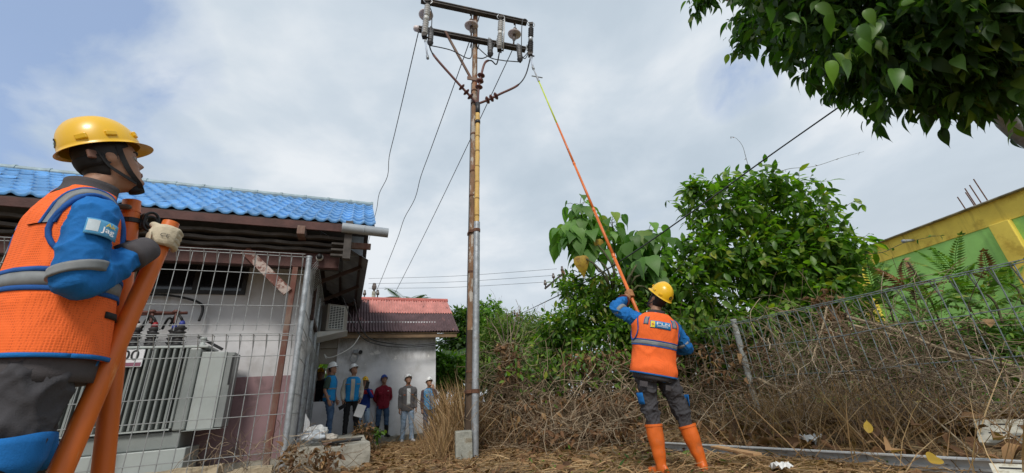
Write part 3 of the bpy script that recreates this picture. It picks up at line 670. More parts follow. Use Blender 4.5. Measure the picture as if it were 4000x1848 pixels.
# line wires going down to the small pole behind the red house
FP = aty(1456, 1158, 19)          # insulator tops of the far pole
def down(a, b, sag, lab, kink=0):
    a, b = V(a), V(b); pts = []
    for i in range(13):
        t = i/12; p = a.lerp(b, t) - UP*sag*4*t*(1-t)
        if kink and i in (5, 6): p += V((kink*(1 if i == 5 else -.4), 0, 0))
        pts.append(p)
    wire('line_wire', pts, .011, lab, m_alu, 'line wires running down from the pole to the far pole', k=4)
E_L = aty(1440, 1000, 19); 
down(cutA[0]-DA*.12+UP*.12, aty(1425, 1000, 19.0), .15, 'leftmost line wire slanting down behind the blue roof', .10)
down(eC-DA*.05-UP*.1, aty(1466, 1148, 19), .2, 'middle line wire slanting down left from the pole', .08)
down(eR-DA*.03-UP*.1, aty(1540, 1150, 19), .12, 'rightmost line wire passing behind the pole and down left')

# concrete footing beside the pole
mb = MB(); mb.box(PB+V((-.07, -.16, .08)), (.25, .24, .56), Matrix.Rotation(radians(12), 3, 'Z')); o = mb.build('concrete_footing', M('pale_lichen_concrete', (.30, .30, .26), rough=.9, var=.2, scale=7, bump=.5, col2=(.2, .17, .12), c2=(.52, .62), s2=7), at=PB)
tag(o, 'pale concrete footing block at the base of the rusty pole', 'concrete block'); bevel(o, .015)

# ---- far poles and lines
def far_pole(name, base, top, lab, arms, loc_mat):
    T = thing(name, lab, 'utility pole', tuple(base))
    mb = MB(); mb.tube([base, top], [.11, .09], 10); mb.build('shaft', loc_mat, T, True)
    for (p, q, ins) in arms:
        mb = MB(); mb.bar(p, q, .09, .09); mb.build('crossarm', m_arm, T)
        for f in ins:
            c = p.lerp(q, f)+UP*.05
            mb = MB(); mb.lathe(c, UP, [(0, .03), (.1, .03), (.12, .08), (.2, .085), (.25, .06), (.36, .05)], 8); mb.build('insulator', m_porcb, T, True)
    return T
b = aty(2262, 1235, 20); b = V((b.x, b.y, 0)); t = aty(2198, 1058, 20.0)
t2 = aty(2128, 1128, 20); 
far_pole('far_utility_pole', b, t, 'distant rusty pole with slanting crossarm standing behind the climbing bush', [(t-UP*.15, t2, (.02, .5, .95)), (aty(2225, 1140, 20), aty(2180, 1195, 20), ())], m_rust)
t = aty(1462, 1120, 19.0); bb_ = V((t.x-.12, t.y, 0))
far_pole('far_utility_pole', bb_, t-UP*.25, 'small pale concrete pole with dark insulators peeping over the red roof', [(aty(1420, 1166, 19), aty(1476, 1165, 19), (.05, .97))], m_conc)
mb = MB(); mb.lathe(t-UP*.25, UP, [(0, .04), (.1, .06), (.12, .11), (.25, .12), (.3, .1), (.42, .08)], 8); tag(mb.build('post_insulator', m_porcb, at=t), 'dark post insulator on top of the small concrete pole behind the red roof', 'insulator')
for i, (y0, y1) in enumerate(((1088, 1050), (1108, 1072), (1126, 1093))):
    a = aty(1440, y0, 24); b = aty(2175+i*-15, y1+4*i, 20)
    wire('far_line_wire', [a, a.lerp(b, .5)-UP*.12, b], .010, ('uppermost', 'middle', 'lowest')[i]+' of the thin level lines crossing behind the pole', m_alu, 'thin level lines in the distance')
for i, (y0, ym, y1) in enumerate(((1255, 1232, 1255), (1262, 1248, 1272), (1268, 1256, 1285))):
    wire('low_line_wire', [aty(1880, y0, 30), aty(2015, ym-3, 28), aty(2150, y1, 26)], .014, ('uppermost', 'middle', 'lowest')[i]+' of the low dark lines meeting at the far stub pole', m_alu, 'low dark lines in the distance')
b = aty(2013, 1300, 28); t = aty(2020, 1222, 28)
far_pole('far_utility_pole', V((b.x, b.y, 0)), t, 'tiny distant grey pole top where the low lines cross above the shrubs', [(aty(2008, 1236, 28), aty(2034, 1232, 28), (.1, .9))], m_post)
# the black service cable crossing from the overhanging tree to the distance
a = aty(3490, 270, 4.2); b = aty(1905, 1268, 26)
q = [(3490, 270, 3.6), (3000, 613, 5.4), (2700, 830, 6.4), (2400, 1035, 7.6), (2210, 1140, 10), (2040, 1222, 26), (1920, 1275, 28)]
wire('service_cable', [aty(*k) for k in q], [.011]*8+[.012]*8+[.013]*8+[.014]*8+[.016]*8+[.02]*9, 'thick black cable sweeping from the overhanging leaves down to the distant poles', m_cable, k=8, cat='cable')
# house cables drooping from the awning to the house
wire('house_cable', [S(.75, 2.6, 3.1), S(1.0, 3.6, 2.6), S(1.35, 4.3, 2.42), S(2.2, 4.4, 2.30), S(3.0, 4.38, 2.34), S(3.7, 4.6, 2.5)], .014, 'upper black cable drooping from the awning along the red roof eave', m_cable, 'cables drooping along the house eave', cat='cable')
wire('house_cable', [S(.5, 2.8, 3.2), S(.95, 3.8, 2.5), S(1.5, 4.3, 2.30), S(2.3, 4.36, 2.24), S(3.3, 4.4, 2.32)], .011, 'lower black cable drooping from the awning along the red roof eave', m_cable, 'cables drooping along the house eave', cat='cable')
wire('loose_wire', [S(.98, 3.9, 2.5), S(.8, 3.8, 2.2), S(.5, 3.7, 2.0), S(.3, 3.7, 1.95), S(.22, 3.7, 2.02), S(.26, 3.68, 1.93)], .012, 'pale loose wire hanging in a curve below the air conditioner', m_white, cat='wire')
# ================================================================== VEGETATION
GREEN1 = [(0, (.045, .105, .016)), (.35, (.09, .19, .025)), (.7, (.15, .265, .034)), (.93, (.24, .34, .045)), (1, (.34, .30, .045))]
GREEN2 = [(0, (.022, .055, .012)), (.5, (.042, .098, .018)), (.85, (.08, .16, .025)), (1, (.18, .23, .03))]
GREEN3 = [(0, (.06, .14, .02)), (.6, (.12, .24, .03)), (1, (.20, .32, .05))]
BROWN = [(0, (.07, .033, .016)), (.4, (.15, .072, .033)), (.75, (.24, .125, .058)), (1, (.36, .22, .10))]
STRAW = [(0, (.13, .068, .032)), (.4, (.27, .155, .072)), (.8, (.42, .26, .125)), (1, (.54, .40, .23))]
m_leaf = M('bush_leaf', (.045, .10, .016), rough=.42, var=.1, rnd=GREEN1, transl=.45, spec=.4)
m_leafd = M('dark_tree_leaf', (.03, .07, .014), rough=.5, var=.1, rnd=GREEN2, transl=.42, spec=.35)
m_leafb = M('broad_leaf', (.05, .12, .028), rough=.5, var=.1, rnd=[(0, (.09, .20, .05)), (.6, (.15, .29, .065)), (.92, (.18, .32, .07)), (1, (.32, .36, .05))], transl=.42, spec=.4)
m_leafy = M('yellowed_broad_leaf', (.42, .27, .03), rough=.6, var=.2, col2=(.22, .11, .02), transl=.25)
m_leafl = M('bright_shrub_leaf', (.12, .24, .03), rough=.5, var=.1, rnd=GREEN3, transl=.35)
m_fern = M('fern_leaf', (.035, .10, .02), rough=.5, var=.1, rnd=GREEN1, transl=.32)
m_fernr = M('rusty_fern_leaf', (.16, .06, .03), rough=.6, var=.2, rnd=BROWN, transl=.2)
m_dry = M('dry_leaf', (.16, .09, .045), rough=.8, var=.15, rnd=BROWN, transl=.15)
m_straw = M('dry_straw', (.30, .20, .1), rough=.85, var=.1, rnd=STRAW, transl=.12)
m_vine = M('dead_vine', (.20, .14, .085), rough=.85, var=.15, rnd=[(0, (.08, .05, .03)), (.5, (.22, .15, .09)), (1, (.48, .39, .27))])
m_bark = M('grey_brown_bark', (.12, .095, .07), rough=.9, var=.3, scale=8, bump=.5, bscale=25)
m_twig = M('green_brown_twig', (.07, .07, .03), rough=.8, var=.2)
R = np.random.RandomState(5)
def leaf_tmpl(w=.42, curl=.18, fold=.12, tip=.0, st=((.0, .0), (.25, .85), (.55, 1.0), (.82, .55), (1, 0))):
    """a leaf along +x with a folded midrib, drooping tip; returns vertices, faces"""
    v = []; f = []
    for i, (x, k) in enumerate(st):
        z = -curl*x*x; hw = w/2*k
        v += [(x, -hw, z+fold*hw), (x, 0, z), (x, hw, z+fold*hw)]
    for i in range(len(st)-1):
        a = i*3; b = a+3
        f += [(a, a+1, b+1, b), (a+1, a+2, b+2, b+1)]
    return np.array(v), f
T_OVAL = leaf_tmpl(.44, .25, .25); T_LONG = leaf_tmpl(.26, .3, .2)
T_HEART = leaf_tmpl(.84, .42, .20, st=((-.13, .40), (-.06, .74), (.06, .95), (.22, 1.0), (.42, .87), (.62, .60), (.80, .30), (1.06, 0)))
T_CURL = leaf_tmpl(.5, .75, .9); T_LOW = leaf_tmpl(.5, .2, .2, st=((0, .0), (.45, 1), (1, 0)))
T_BLADE = leaf_tmpl(.03, .35, 0, st=((0, .8), (.35, 1), (.7, .7), (1, 0)))
def np_pinnate(nn, L=1.0, lw=.075, ll=.26, droop=.35, down=0.3):
    v = []; f = []
    def addleaf(p, d, l, w):
        d = d/np.linalg.norm(d); s = np.cross(d, [0, 0, 1.]); s /= np.linalg.norm(s); o = len(v)
        v.extend([p, p+d*l*.45-s*w/2, p+d*l*.45+s*w/2+[0, 0, .01], p+d*l+[0, 0, -.12*l]]); f.extend([(o, o+1, o+3, o+2)])
    P = []
    for i in range(nn+1):
        t = i/nn; P.append(np.array([t*L*(1-.12*t), 0, -droop*t*t*L]))
    o = len(v)
    for p in P: v.extend([p+[0, -.006, 0], p+[0, .006, 0]])
    for i in range(nn): f.append((o+2*i, o+2*i+1, o+2*i+3, o+2*i+2))
    for i in range(2, nn+1):
        t = i/nn; k = sin(pi*min(1, .25+t*.75))**.6 if t < 1 else .5
        d0 = P[i]-P[i-1]; d0 = d0/np.linalg.norm(d0)
        for sgn in (-1, 1): addleaf(P[i], d0*.55+np.array([0, sgn*1.0, -down]), ll*k, lw)
    addleaf(P[-1], P[-1]-P[-2], ll*.6, lw)
    return np.array(v), f
T_PIN = np_pinnate(11); T_FERN = np_pinnate(16, 1.0, .045, .17, .3, .15); T_PALM = np_pinnate(26, 1.0, .03, .33, .55, .55)
def nrm(a): return a/np.maximum(1e-9, np.linalg.norm(a, axis=-1, keepdims=True))
def frames(d, up=None, roll=.5):
    """leaf frames: x along d, normal roughly up with random roll"""
    d = nrm(np.asarray(d, float)); n = len(d)
    u = np.tile([0, 0, 1.], (n, 1)) if up is None else np.asarray(up, float)
    u = u + R.normal(0, roll, (n, 3)); y = nrm(np.cross(u, d)); z = np.cross(d, y)
    return np.stack([d, y, z], axis=2)
def scatter(name, tm, pos, fr, sc, mat, parent=None, smooth=True, at=None):
    tv, tf = tm; pos = np.asarray(pos, float); n = len(pos); k = len(tv); sc = np.broadcast_to(np.asarray(sc, float), (n,))
    off = np.array(origin_of(parent)) if parent is not None else np.array(at) if at is not None else np.zeros(3)
    vs = (np.einsum('nij,kj->nki', fr, tv)*sc[:, None, None] + pos[:, None, :] - off).reshape(-1, 3)
    me = bpy.data.meshes.new(name); lens = [len(f) for f in tf]; flat = np.array([i for f in tf for i in f])
    L = len(flat); nf = len(tf)
    me.vertices.add(n*k); me.vertices.foreach_set('co', vs.ravel())
    me.loops.add(n*L); me.loops.foreach_set('vertex_index', (flat[None, :] + (np.arange(n)*k)[:, None]).ravel().astype(np.int32))
    me.polygons.add(n*nf); st = np.concatenate([[0], np.cumsum(lens)[:-1]])
    me.polygons.foreach_set('loop_start', (st[None, :] + (np.arange(n)*L)[:, None]).ravel().astype(np.int32))
    me.polygons.foreach_set('loop_total', np.tile(lens, n).astype(np.int32))
    if smooth: me.polygons.foreach_set('use_smooth', np.ones(n*nf, bool))
    me.materials.append(mat); me.update(calc_edges=True); me.validate()
    o = link(name, me, parent)
    if parent is None and at is not None: o.location = at
    return o
_tm = {}
def leaves(parent, tm, pos, fr, sc, mat, single=300, name='leaf', rest='foliage'):
    """the leaves that show largest become single objects sharing a mesh; the rest one stuff part"""
    pos = np.asarray(pos, float); sc = np.broadcast_to(np.asarray(sc, float), (len(pos),)).copy()
    cam_ = np.array(CAMO); fv = np.array(F_); dep = (pos-cam_) @ fv
    xs = np.abs((pos-cam_) @ np.array(R_))/np.maximum(dep, .1); ys = np.abs((pos-cam_) @ np.array(U_))/np.maximum(dep, .1)
    vis = (dep > .3) & (xs < 1.3) & (ys < .62)
    # front-most leaves first: size over distance
    score = np.where(vis, sc/np.maximum(dep, .3)**1.6, 0); order = np.argsort(-score)
    pick = order[:min(single, len(pos))]; rest_i = order[len(pick):]
    key = (id(tm), mat.name)
    if key not in _tm:
        me = bpy.data.meshes.new(name); me.from_pydata([tuple(v) for v in tm[0]], [], tm[1]); me.polygons.foreach_set('use_smooth', [True]*len(me.polygons)); me.materials.append(mat); _tm[key] = me
    off = origin_of(parent)
    for i in pick:
        o = link(name, _tm[key], parent); f = fr[i]*sc[i]
        o.matrix_local = Matrix(((f[0][0], f[0][1], f[0][2], pos[i][0]-off.x), (f[1][0], f[1][1], f[1][2], pos[i][1]-off.y), (f[2][0], f[2][1], f[2][2], pos[i][2]-off.z), (0, 0, 0, 1)))
    if len(rest_i): tag(scatter(rest, tm, pos[rest_i], fr[rest_i], sc[rest_i], mat, parent), kind='stuff')
def sph(n):
    v = R.normal(0, 1, (n, 3)); return nrm(v)
def lobes(L, n, shell=.55, zmin=0.02, bias=None):
    """twig ends spread through a set of ellipsoids (cx,cy,cz,rx,ry,rz): position and outward direction"""
    w = np.array([l[3]*l[5]+l[4]*l[5] for l in L]); w = w/w.sum(); idx = R.choice(len(L), n, p=w); A = np.array(L, float)[idx]
    u = sph(n); r = (R.uniform(shell**3, 1.0, n)**(1/3))*R.uniform(.86, 1.10, n)
    p = A[:, :3] + u*A[:, 3:]*r[:, None]; d = nrm(u/A[:, 3:])
    ok = p[:, 2] > zmin
    return p[ok], d[ok]
def twig_leaves(p, d, k, tl, droop, spread=.9):
    """k leaves along each twig"""
    n = len(p); d = nrm(d + R.normal(0, .45, (n, 3)) + np.array([0, 0, .1])); s = nrm(np.cross(d, sph(n)))
    P = []; D = []
    for j in range(k):
        t = (j+.3)/k - .6; sg = 1 if j % 2 else -1; a = R.uniform(-.5, .5, n)[:, None]
        c = np.cross(d, s)
        P.append(p + d*(t*tl)); D.append(d*(.35+.6*(j == k-1)) + (s*sg*cos(0.)+c*a)*spread*(0.15 if j == k-1 else 1) + np.array([0, 0, -droop]) + R.normal(0, .2, (n, 3)))
    return np.concatenate(P), np.concatenate(D), d
def bush(name, label, cat, L, ntw, k, tl, size, tm, mat, base, droop=.35, shell=.5, single=300, group=None, stems=8, stem_r=.02, twigs=True, foliage='foliage', smat=None):
    T = thing(name, label, cat, tuple(base), group)
    p, d = lobes(L, ntw, shell); P, D, td = twig_leaves(p, d, k, tl, droop)
    fr = frames(D, roll=.45); sc = size*R.uniform(.6, 1.2, len(P))
    leaves(T, tm, P, fr, sc, mat, single, rest=foliage)
    if twigs:
        mb = MB()
        for i in R.choice(len(p), min(len(p), 500), replace=False): mb.tube([p[i]-td[i]*tl*.8, p[i], p[i]+td[i]*tl*.4], [.006, .004, .002], 3, cap=False)
        tag(mb.build('twigs', m_twig, T), kind='stuff')
    for i in range(stems):
        l = L[R.randint(len(L))]; e = V(l[:3]) + V(R.normal(0, .25, 3)*np.array(l[3:])); b = V(base) + V((R.normal(0, .15), R.normal(0, .15), -.05))
        m_ = b.lerp(e, .5) + V(R.normal(0, .12, 3)); MB().tube(crom([b, m_, e], 4), [stem_r*(1-.08*q) for q in range(9)], 6).build('stem', smat or m_bark, T, True)
    return T
def L_at(spec):
    out = []
    for (px, py, y, rx, ry, rz) in spec: c = aty(px, py, y); out.append((c.x, c.y, c.z, rx, ry, rz))
    return out
# ---- large glossy bush right of the worker, behind the fence
Lb = L_at([(2800, 800, 8.2, .75, .8, .75), (2960, 740, 8.2, .6, .7, .45), (3080, 830, 8.3, .85, .9, .75), (3180, 930, 8.0, .65, .8, .6), (3270, 1000, 7.8, .5, .7, .5), (2900, 1000, 8.4, 1.0, 1.0, .9), (3100, 1080, 8.3, 1.2, 1.0, .9),
           (2740, 1010, 8.2, .55, .7, .7), (2690, 1150, 8.2, .65, .7, .7), (3200, 1130, 7.8, .7, .8, .6), (2950, 1250, 8.4, 1.2, .9, .7), (2750, 1330, 8.3, .8, .7, .8), (2850, 1450, 8.6, 1.2, .6, .7), (2690, 730, 8.1, .25, .3, .2)])
bush('glossy_bush', 'large dark glossy leaved bush rising behind the wire fence right of the worker', 'bush', Lb, 2000, 6, .34, .215, T_OVAL, m_leaf, atz(3020, 1560), shell=.35, stems=9, stem_r=.03)
# long shoots leaving the bush
def shoot(lab, pts, nl, size, tm=T_OVAL, mat=None, grp=None):
    T = thing('vine_shoot', lab, 'vine', tuple(pts[0]), grp); c = crom([V(p) for p in pts], 8)
    MB().tube(c, [.007-.004*i/len(c) for i in range(len(c))], 4, cap=False).build('stem', m_twig, T, True)
    idx = R.choice(len(c), nl); P = [c[i] for i in idx]; D = R.normal(0, .6, (nl, 3)) + np.array([0, 0, -.5])
    leaves(T, tm, P, frames(D), size*R.uniform(.5, 1.1, nl), mat or m_leaf)
vg = 'thin shoots reaching out of the bush into the sky'
shoot('long thin shoot arching out to the right from the top of the glossy bush', [aty(x, y, 8.0) for x, y in ((3000, 690), (3080, 660), (3180, 650), (3290, 615), (3375, 592))], 9, .10, mat=m_dry, grp=vg)
shoot('thin upright tendril curling above the service cable', [aty(x, y, 8.0) for x, y in ((2935, 690), (2915, 620), (2900, 570), (2875, 540), (2853, 534))], 6, .07, mat=m_dry, grp=vg)
shoot('reddish young shoot standing on the right shoulder of the glossy bush', [aty(x, y, 7.9) for x, y in ((3225, 900), (3215, 800), (3205, 730))], 9, .13, mat=m_dry, grp=vg)
shoot('shoot with broad leaves at the upper right edge of the glossy bush', [aty(x, y, 7.8) for x, y in ((3200, 900), (3280, 830), (3330, 790), (3370, 800))], 12, .24, grp=vg)
shoot('short shoot at the left edge of the glossy bush', [aty(x, y, 8.0) for x, y in ((2760, 900), (2690, 850), (2640, 790), (2600, 785))], 14, .17, grp=vg)
shoot('thin shoot crossing the yellow parapet beside the bush', [aty(x, y, 6.8) for x, y in ((3380, 990), (3450, 985), (3530, 950), (3640, 925), (3690, 920))], 8, .10, mat=m_leafd, grp=vg)
# ---- climbing bush left of the worker's hand
Lc = L_at([(2240, 1120, 9.0, .45, .5, .35), (2300, 1210, 8.8, .7, .7, .6), (2420, 1140, 8.6, .7, .7, .6), (2200, 1290, 8.8, .6, .7, .5), (2480, 1270, 8.4, .7, .7, .7), (2380, 1360, 8.4, .8, .7, .6), (2560, 1130, 8.6, .5, .5, .4), (2140, 1340, 9.0, .4, .4, .35), (2600, 1330, 8.4, .6, .6, .6)])
bush('climbing_bush', 'small leaved climbing bush heaped up left of the worker below the big soft leaves', 'bush', Lc, 1250, 6, .26, .155, T_OVAL, m_leaf, atz(2380, 1640), shell=.3, stems=7)
# ---- broad-leaved sapling above it
def sapling():
    T = thing('broad_leaved_sapling', 'sapling with big drooping heart shaped leaves above the climbing bush', 'sapling', tuple(atz(2420, 1600)))
    heads = [((2400, 1180), (2330, 1000), (2285, 850), 8.7), ((2450, 1180), (2480, 1050), (2460, 960), 8.6), ((2450, 1180), (2540, 1080), (2590, 960), 8.5), ((2400, 1180), (2400, 980), (2390, 860), 8.8), ((2390, 1180), (2330, 1050), (2265, 930), 8.6), ((2430, 1180), (2290, 900), (2265, 800), 8.9), ((2450, 1200), (2560, 1150), (2560, 1080), 8.3), ((2440, 1190), (2520, 1000), (2530, 910), 8.5), ((2440, 1190), (2480, 1080), (2520, 1040), 8.2), ((2400, 1190), (2250, 980), (2225, 880), 8.7)]
    P = []; D = []; base = V(T.location)
    for a, b, c, y in heads:
        q = crom([base, aty(*a, y), aty(*b, y), aty(*c, y)], 6); MB().tube(q, [.03-.0011*i for i in range(len(q))], 6).build('stem', m_twig, T, True)
        top = q[-1]
        for i in range(23):
            an = 2.4*i; t = (i/23)**.8; s = q[-1-int(t*6)]
            o = V((cos(an), sin(an), .25))*R.uniform(.12, .42); MB().tube([s, s+o*.7+V((0, 0, .05)), s+o], .006, 4, cap=False).build('leaf_stalk', m_twig, T, True)
            P.append(s+o); D.append((cos(an)*.55, sin(an)*.55, -.8+R.uniform(-.25, .5)))
    P = np.array(P); D = np.array(D)
    leaves(T, T_HEART, P, frames(D, up=np.stack([D[:, 0], D[:, 1], np.ones(len(D))*.8], 1), roll=.25), R.uniform(.24, .44, len(P)), m_leafb)
    yp = np.array([aty(2268, 1008, 8.3), aty(2335, 940, 8.4)]); leaves(T, T_HEART, yp, frames(np.array([(.05, -.1, -1.), (.1, 0, -1.)]), up=np.array([(0, -1., .2), (.2, -1, .2)]), roll=.1), np.array([.40, .28]), m_leafy, name='yellow_leaf')
sapling()
# ---- shrubs and trees behind
bush('pale_shrub', 'light green feathery shrub behind the dead brush right of the pole', 'shrub', L_at([(1960, 1320, 12, .7, .6, .6), (2060, 1330, 11.5, .9, .7, .6), (2020, 1270, 13, .9, .6, .5), (2140, 1350, 11, .6, .6, .5), (1920, 1420, 12, .6, .6, .6), (2120, 1440, 10.5, .9, .6, .6), (2000, 1450, 11, .9, .6, .6)]), 1900, 6, .3, .17, T_LONG, M('feathery_leaf', (.12, .19, .045), rough=.6, var=.1, rnd=[(0, (.07, .13, .025)), (.6, (.15, .24, .045)), (1, (.28, .30, .08))], transl=.3), atz(2030, 1620), shell=.2, single=120, stems=6)
bush('bright_shrub', 'bright yellow-green shrub in front of the palms between house and pole', 'shrub', L_at([(1760, 1450, 13.5, .55, .5, .5), (1720, 1480, 13.5, .4, .5, .45), (1800, 1440, 13.5, .4, .4, .4), (1730, 1425, 13.6, .35, .3, .3)]), 620, 6, .22, .17, T_OVAL, m_leafl, atz(1760, 1640), shell=.1, single=150, stems=4)
bush('bright_shrub', 'bright green leafy shrub just right of the rusty pole', 'shrub', L_at([(1910, 1260, 15, .7, .6, .9), (1930, 1380, 14, .6, .6, .8), (1895, 1430, 14, .5, .5, .7)]), 620, 6, .24, .18, T_OVAL, m_leafl, atz(1920, 1620), shell=.1, single=120, stems=4)
def far_tree(lab, spec, n, size, mat, px, name='broadleaf_tree'):
    L = L_at(spec); T = thing(name, lab, 'tree', tuple(atz(px, 1625) if atz(px, 1625).y < 60 else V((L[0][0], L[0][1], 0))), 'dark trees in the distance'); b = V((L[0][0], L[0][1], 0)); T.location = b
    p, d = lobes(L, n, .45); P, D, td = twig_leaves(p, d, 6, .5, .3)
    tag(scatter('crown', T_LOW, P, frames(D), size*R.uniform(.6, 1.2, len(P)), mat, T), kind='stuff')
    MB().tube(crom([b-V((0, 0, .2)), b.lerp(V(L[0][:3]), .5)+V((.2, 0, 0)), V(L[0][:3])], 4), [.22-.012*i for i in range(9)], 8).build('trunk', m_bark, T, True)
far_tree('dark rounded tree behind the house and the rusty pole', [(1780, 1270, 24, 1.0, 1, 1.1), (1850, 1260, 24, 1.2, 1, 1.0), (1800, 1340, 24, 1.4, 1, 1.2), (1880, 1330, 24, 1.3, 1, 1.2)], 900, .34, m_leafd, 1800)
far_tree('dark hazy tree right of the pole behind the pale shrub', [(1900, 1310, 26, 1.2, 1, .9), (1960, 1350, 26, 1.5, 1, .9)], 600, .34, m_leafd, 1900)
far_tree('low green tree far behind the pale shrub', [(2090, 1310, 26, 1.4, 1, .7), (2170, 1330, 26, 1.4, 1, .8), (2030, 1330, 27, 1.3, 1, .7)], 600, .32, m_leaf, 2100)
far_tree('wide tree mass glimpsed through the porch opening', [(1240, 1480, 26, 2.2, 1, 1.6), (1330, 1470, 26, 2, 1, 1.4), (1140, 1480, 26, 2, 1, 1.4)], 600, .36, m_leaf, 1250)
def palm(lab, px, py, y, n, L, hgt=None, el=(.1, 1.1)):
    c = aty(px, py, y); T = thing('palm_tree', lab, 'palm', (c.x, c.y, 0), 'palms behind the house')
    MB().tube(crom([(c.x+.1, c.y, -.2), (c.x-.05, c.y, c.z*.5), tuple(c)], 5), .13, 8).build('trunk', m_bark, T, True)
    an = R.uniform(0, 2*pi, n); e = R.uniform(el[0], el[1], n); D = np.stack([np.cos(an)*np.cos(e), np.sin(an)*np.cos(e), np.sin(e)], 1)
    leaves(T, T_PALM, np.tile(np.array(c), (n, 1)), frames(D, roll=.15), L*R.uniform(.75, 1.1, n), m_leafd, name='frond')
palm('palm top peeping over the red ridge, left of the pair', 1590, 1185, 22, 16, 1.25)
palm('palm top peeping over the red ridge, nearest the pole', 1632, 1185, 24, 12, 1.1)
palm('dark palm with hanging fronds against the house end wall', 1735, 1430, 15, 26, 2.0, el=(-.2, 1.0))
palm('low palm seen through the porch opening', 1300, 1440, 19, 16, 1.3)
# ---- overhanging tree above the camera's right
Lo = []
for (px, py, dd, rx, ry, rz) in [(2745, 30, 5.2, .20, .25, .22), (2960, 60, 4.6, .35, .4, .34), (2930, 180, 4.6, .24, .3, .24), (3090, 160, 4.2, .42, .4, .36), (3150, 0, 3.6, .4, .5, .4), (3230, 260, 3.9, .36, .4, .30), (3320, 120, 3.4, .5, .5, .42), (3300, 370, 3.7, .26, .3, .20), (3450, 330, 3.4, .36, .4, .24), (3540, 150, 3.0, .5, .5, .45), (3580, 390, 3.2, .33, .4, .18), (3700, 280, 2.9, .45, .45, .30), (3800, 100, 2.8, .55, .55, .4), (3830, 400, 2.9, .32, .4, .16), (3950, 300, 2.8, .5, .5, .32), (4080, 150, 2.7, .6, .6, .4), (3400, -150, 3.2, .7, .7, .4), (3800, -150, 2.9, .7, .7, .4), (3050, -120, 3.8, .5, .5, .35), (4150, 380, 2.8, .4, .5, .2)]:
    c = CAMO + ray(px, py-50)*dd; Lo.append((c.x, c.y, c.z, rx, ry, rz))
def overhang():
    base = V((6.1, 2.75, 0)); T = thing('overhanging_tree', 'dark leafy tree overhanging the top right corner with a slanting grey trunk', 'tree', tuple(base))
    p, d = lobes(Lo, 1750, .25); P, D, td = twig_leaves(p, d, 5, .22, .75)
    fr = frames(D, roll=.4); sc = .118*R.uniform(.45, 1.3, len(P))
    leaves(T, T_OV, P, fr, sc, m_leafd, 300)
    j1 = CAMO + ray(3985, 520)*3.6; j2 = CAMO + ray(3880, 330)*3.2
    MB().tube(crom([base-V((0, 0, .2)), base.lerp(j1, .6), j1, j2, CAMO+ray(3720, 150)*3.0], 5), [.095-.002*i for i in range(21)], 12).build('trunk', M('grey_tree_bark', (.24, .25, .26), rough=.9, var=.25, scale=9, bump=.5), T, True)
    for l in Lo[::1]:
        e = V(l[:3]); m_ = j2.lerp(e, .5)+V((0, 0, .12)); MB().tube(crom([j2, m_, e], 4), [.03-.0028*i for i in range(9)], 5).build('limb', m_bark, T, True)
    # lighter big leaves on the near side
    q = [(3075, 60, 3.3), (3130, 70, 3.2), (3230, 60, 2.9), (3380, 40, 2.6), (3360, 100, 2.6), (3260, 210, 2.9), (3290, 240, 2.8), (3360, 150, 2.7), (3240, 240, 3.0), (3490, 270, 2.7), (3520, 300, 2.7), (3000, 30, 3.6), (3190, 20, 3.0), (3430, 360, 3.0), (3030, 90, 3.6), (3420, 90, 2.6)]
    P = np.array([CAMO+ray(*k[:2])*k[2] for k in q]); n = len(P); D = np.stack([R.normal(0, .25, n), R.normal(-.15, .2, n), -np.ones(n)], 1)
    leaves(T, T_OV, P, frames(D, up=np.tile([-.3, -1, .1], (n, 1)), roll=.45), R.uniform(.12, .19, n), m_leafl2, name='young_leaf')
T_OV = leaf_tmpl(.50, .38, .30, st=((-.03, .25), (.04, .62), (.14, .88), (.28, 1.0), (.44, .97), (.60, .80), (.75, .53), (.88, .24), (.97, .08), (1.12, 0)))
m_leafl2 = M('young_hanging_leaf', (.09, .19, .03), rough=.4, var=.1, rnd=[(0, (.05, .12, .025)), (.5, (.09, .19, .03)), (1, (.16, .27, .04))], transl=.42)
overhang()
# ---- ferns and leafy plants along the right fence
def fernplant(name, lab, base, n, L, tm, mat, el=(.5, 1.3), grp='ferny plants along the right fence', cat='fern', hz=0):
    b = V(base); T = thing(name, lab, cat, tuple(b), grp); an = R.uniform(0, 2*pi, n); e = R.uniform(el[0], el[1], n)
    D = np.stack([np.cos(an)*np.cos(e), np.sin(an)*np.cos(e), np.sin(e)], 1); P = np.tile(np.array(b), (n, 1)) + np.stack([R.normal(0, .06, n), R.normal(0, .06, n), R.uniform(0, max(hz, .01), n)], 1)
    if hz: MB().tube(crom([b-V((0, 0, .1)), b+V((.04, 0, hz*.5)), b+V((0, .03, hz))], 4), .014, 5).build('stem', m_twig, T, True)
    leaves(T, tm, P, frames(D, roll=.2), L*R.uniform(.65, 1.1, n), mat, name='frond')
def onz(px, py, y): return aty(px, py, y)
fernplant('pinnate_sapling', 'slim sapling with feathered leaves in front of the green wall', onz(3680, 1290, 6.0), 9, .55, T_PIN, m_fern, (.1, 1.2), hz=1.05, cat='sapling')
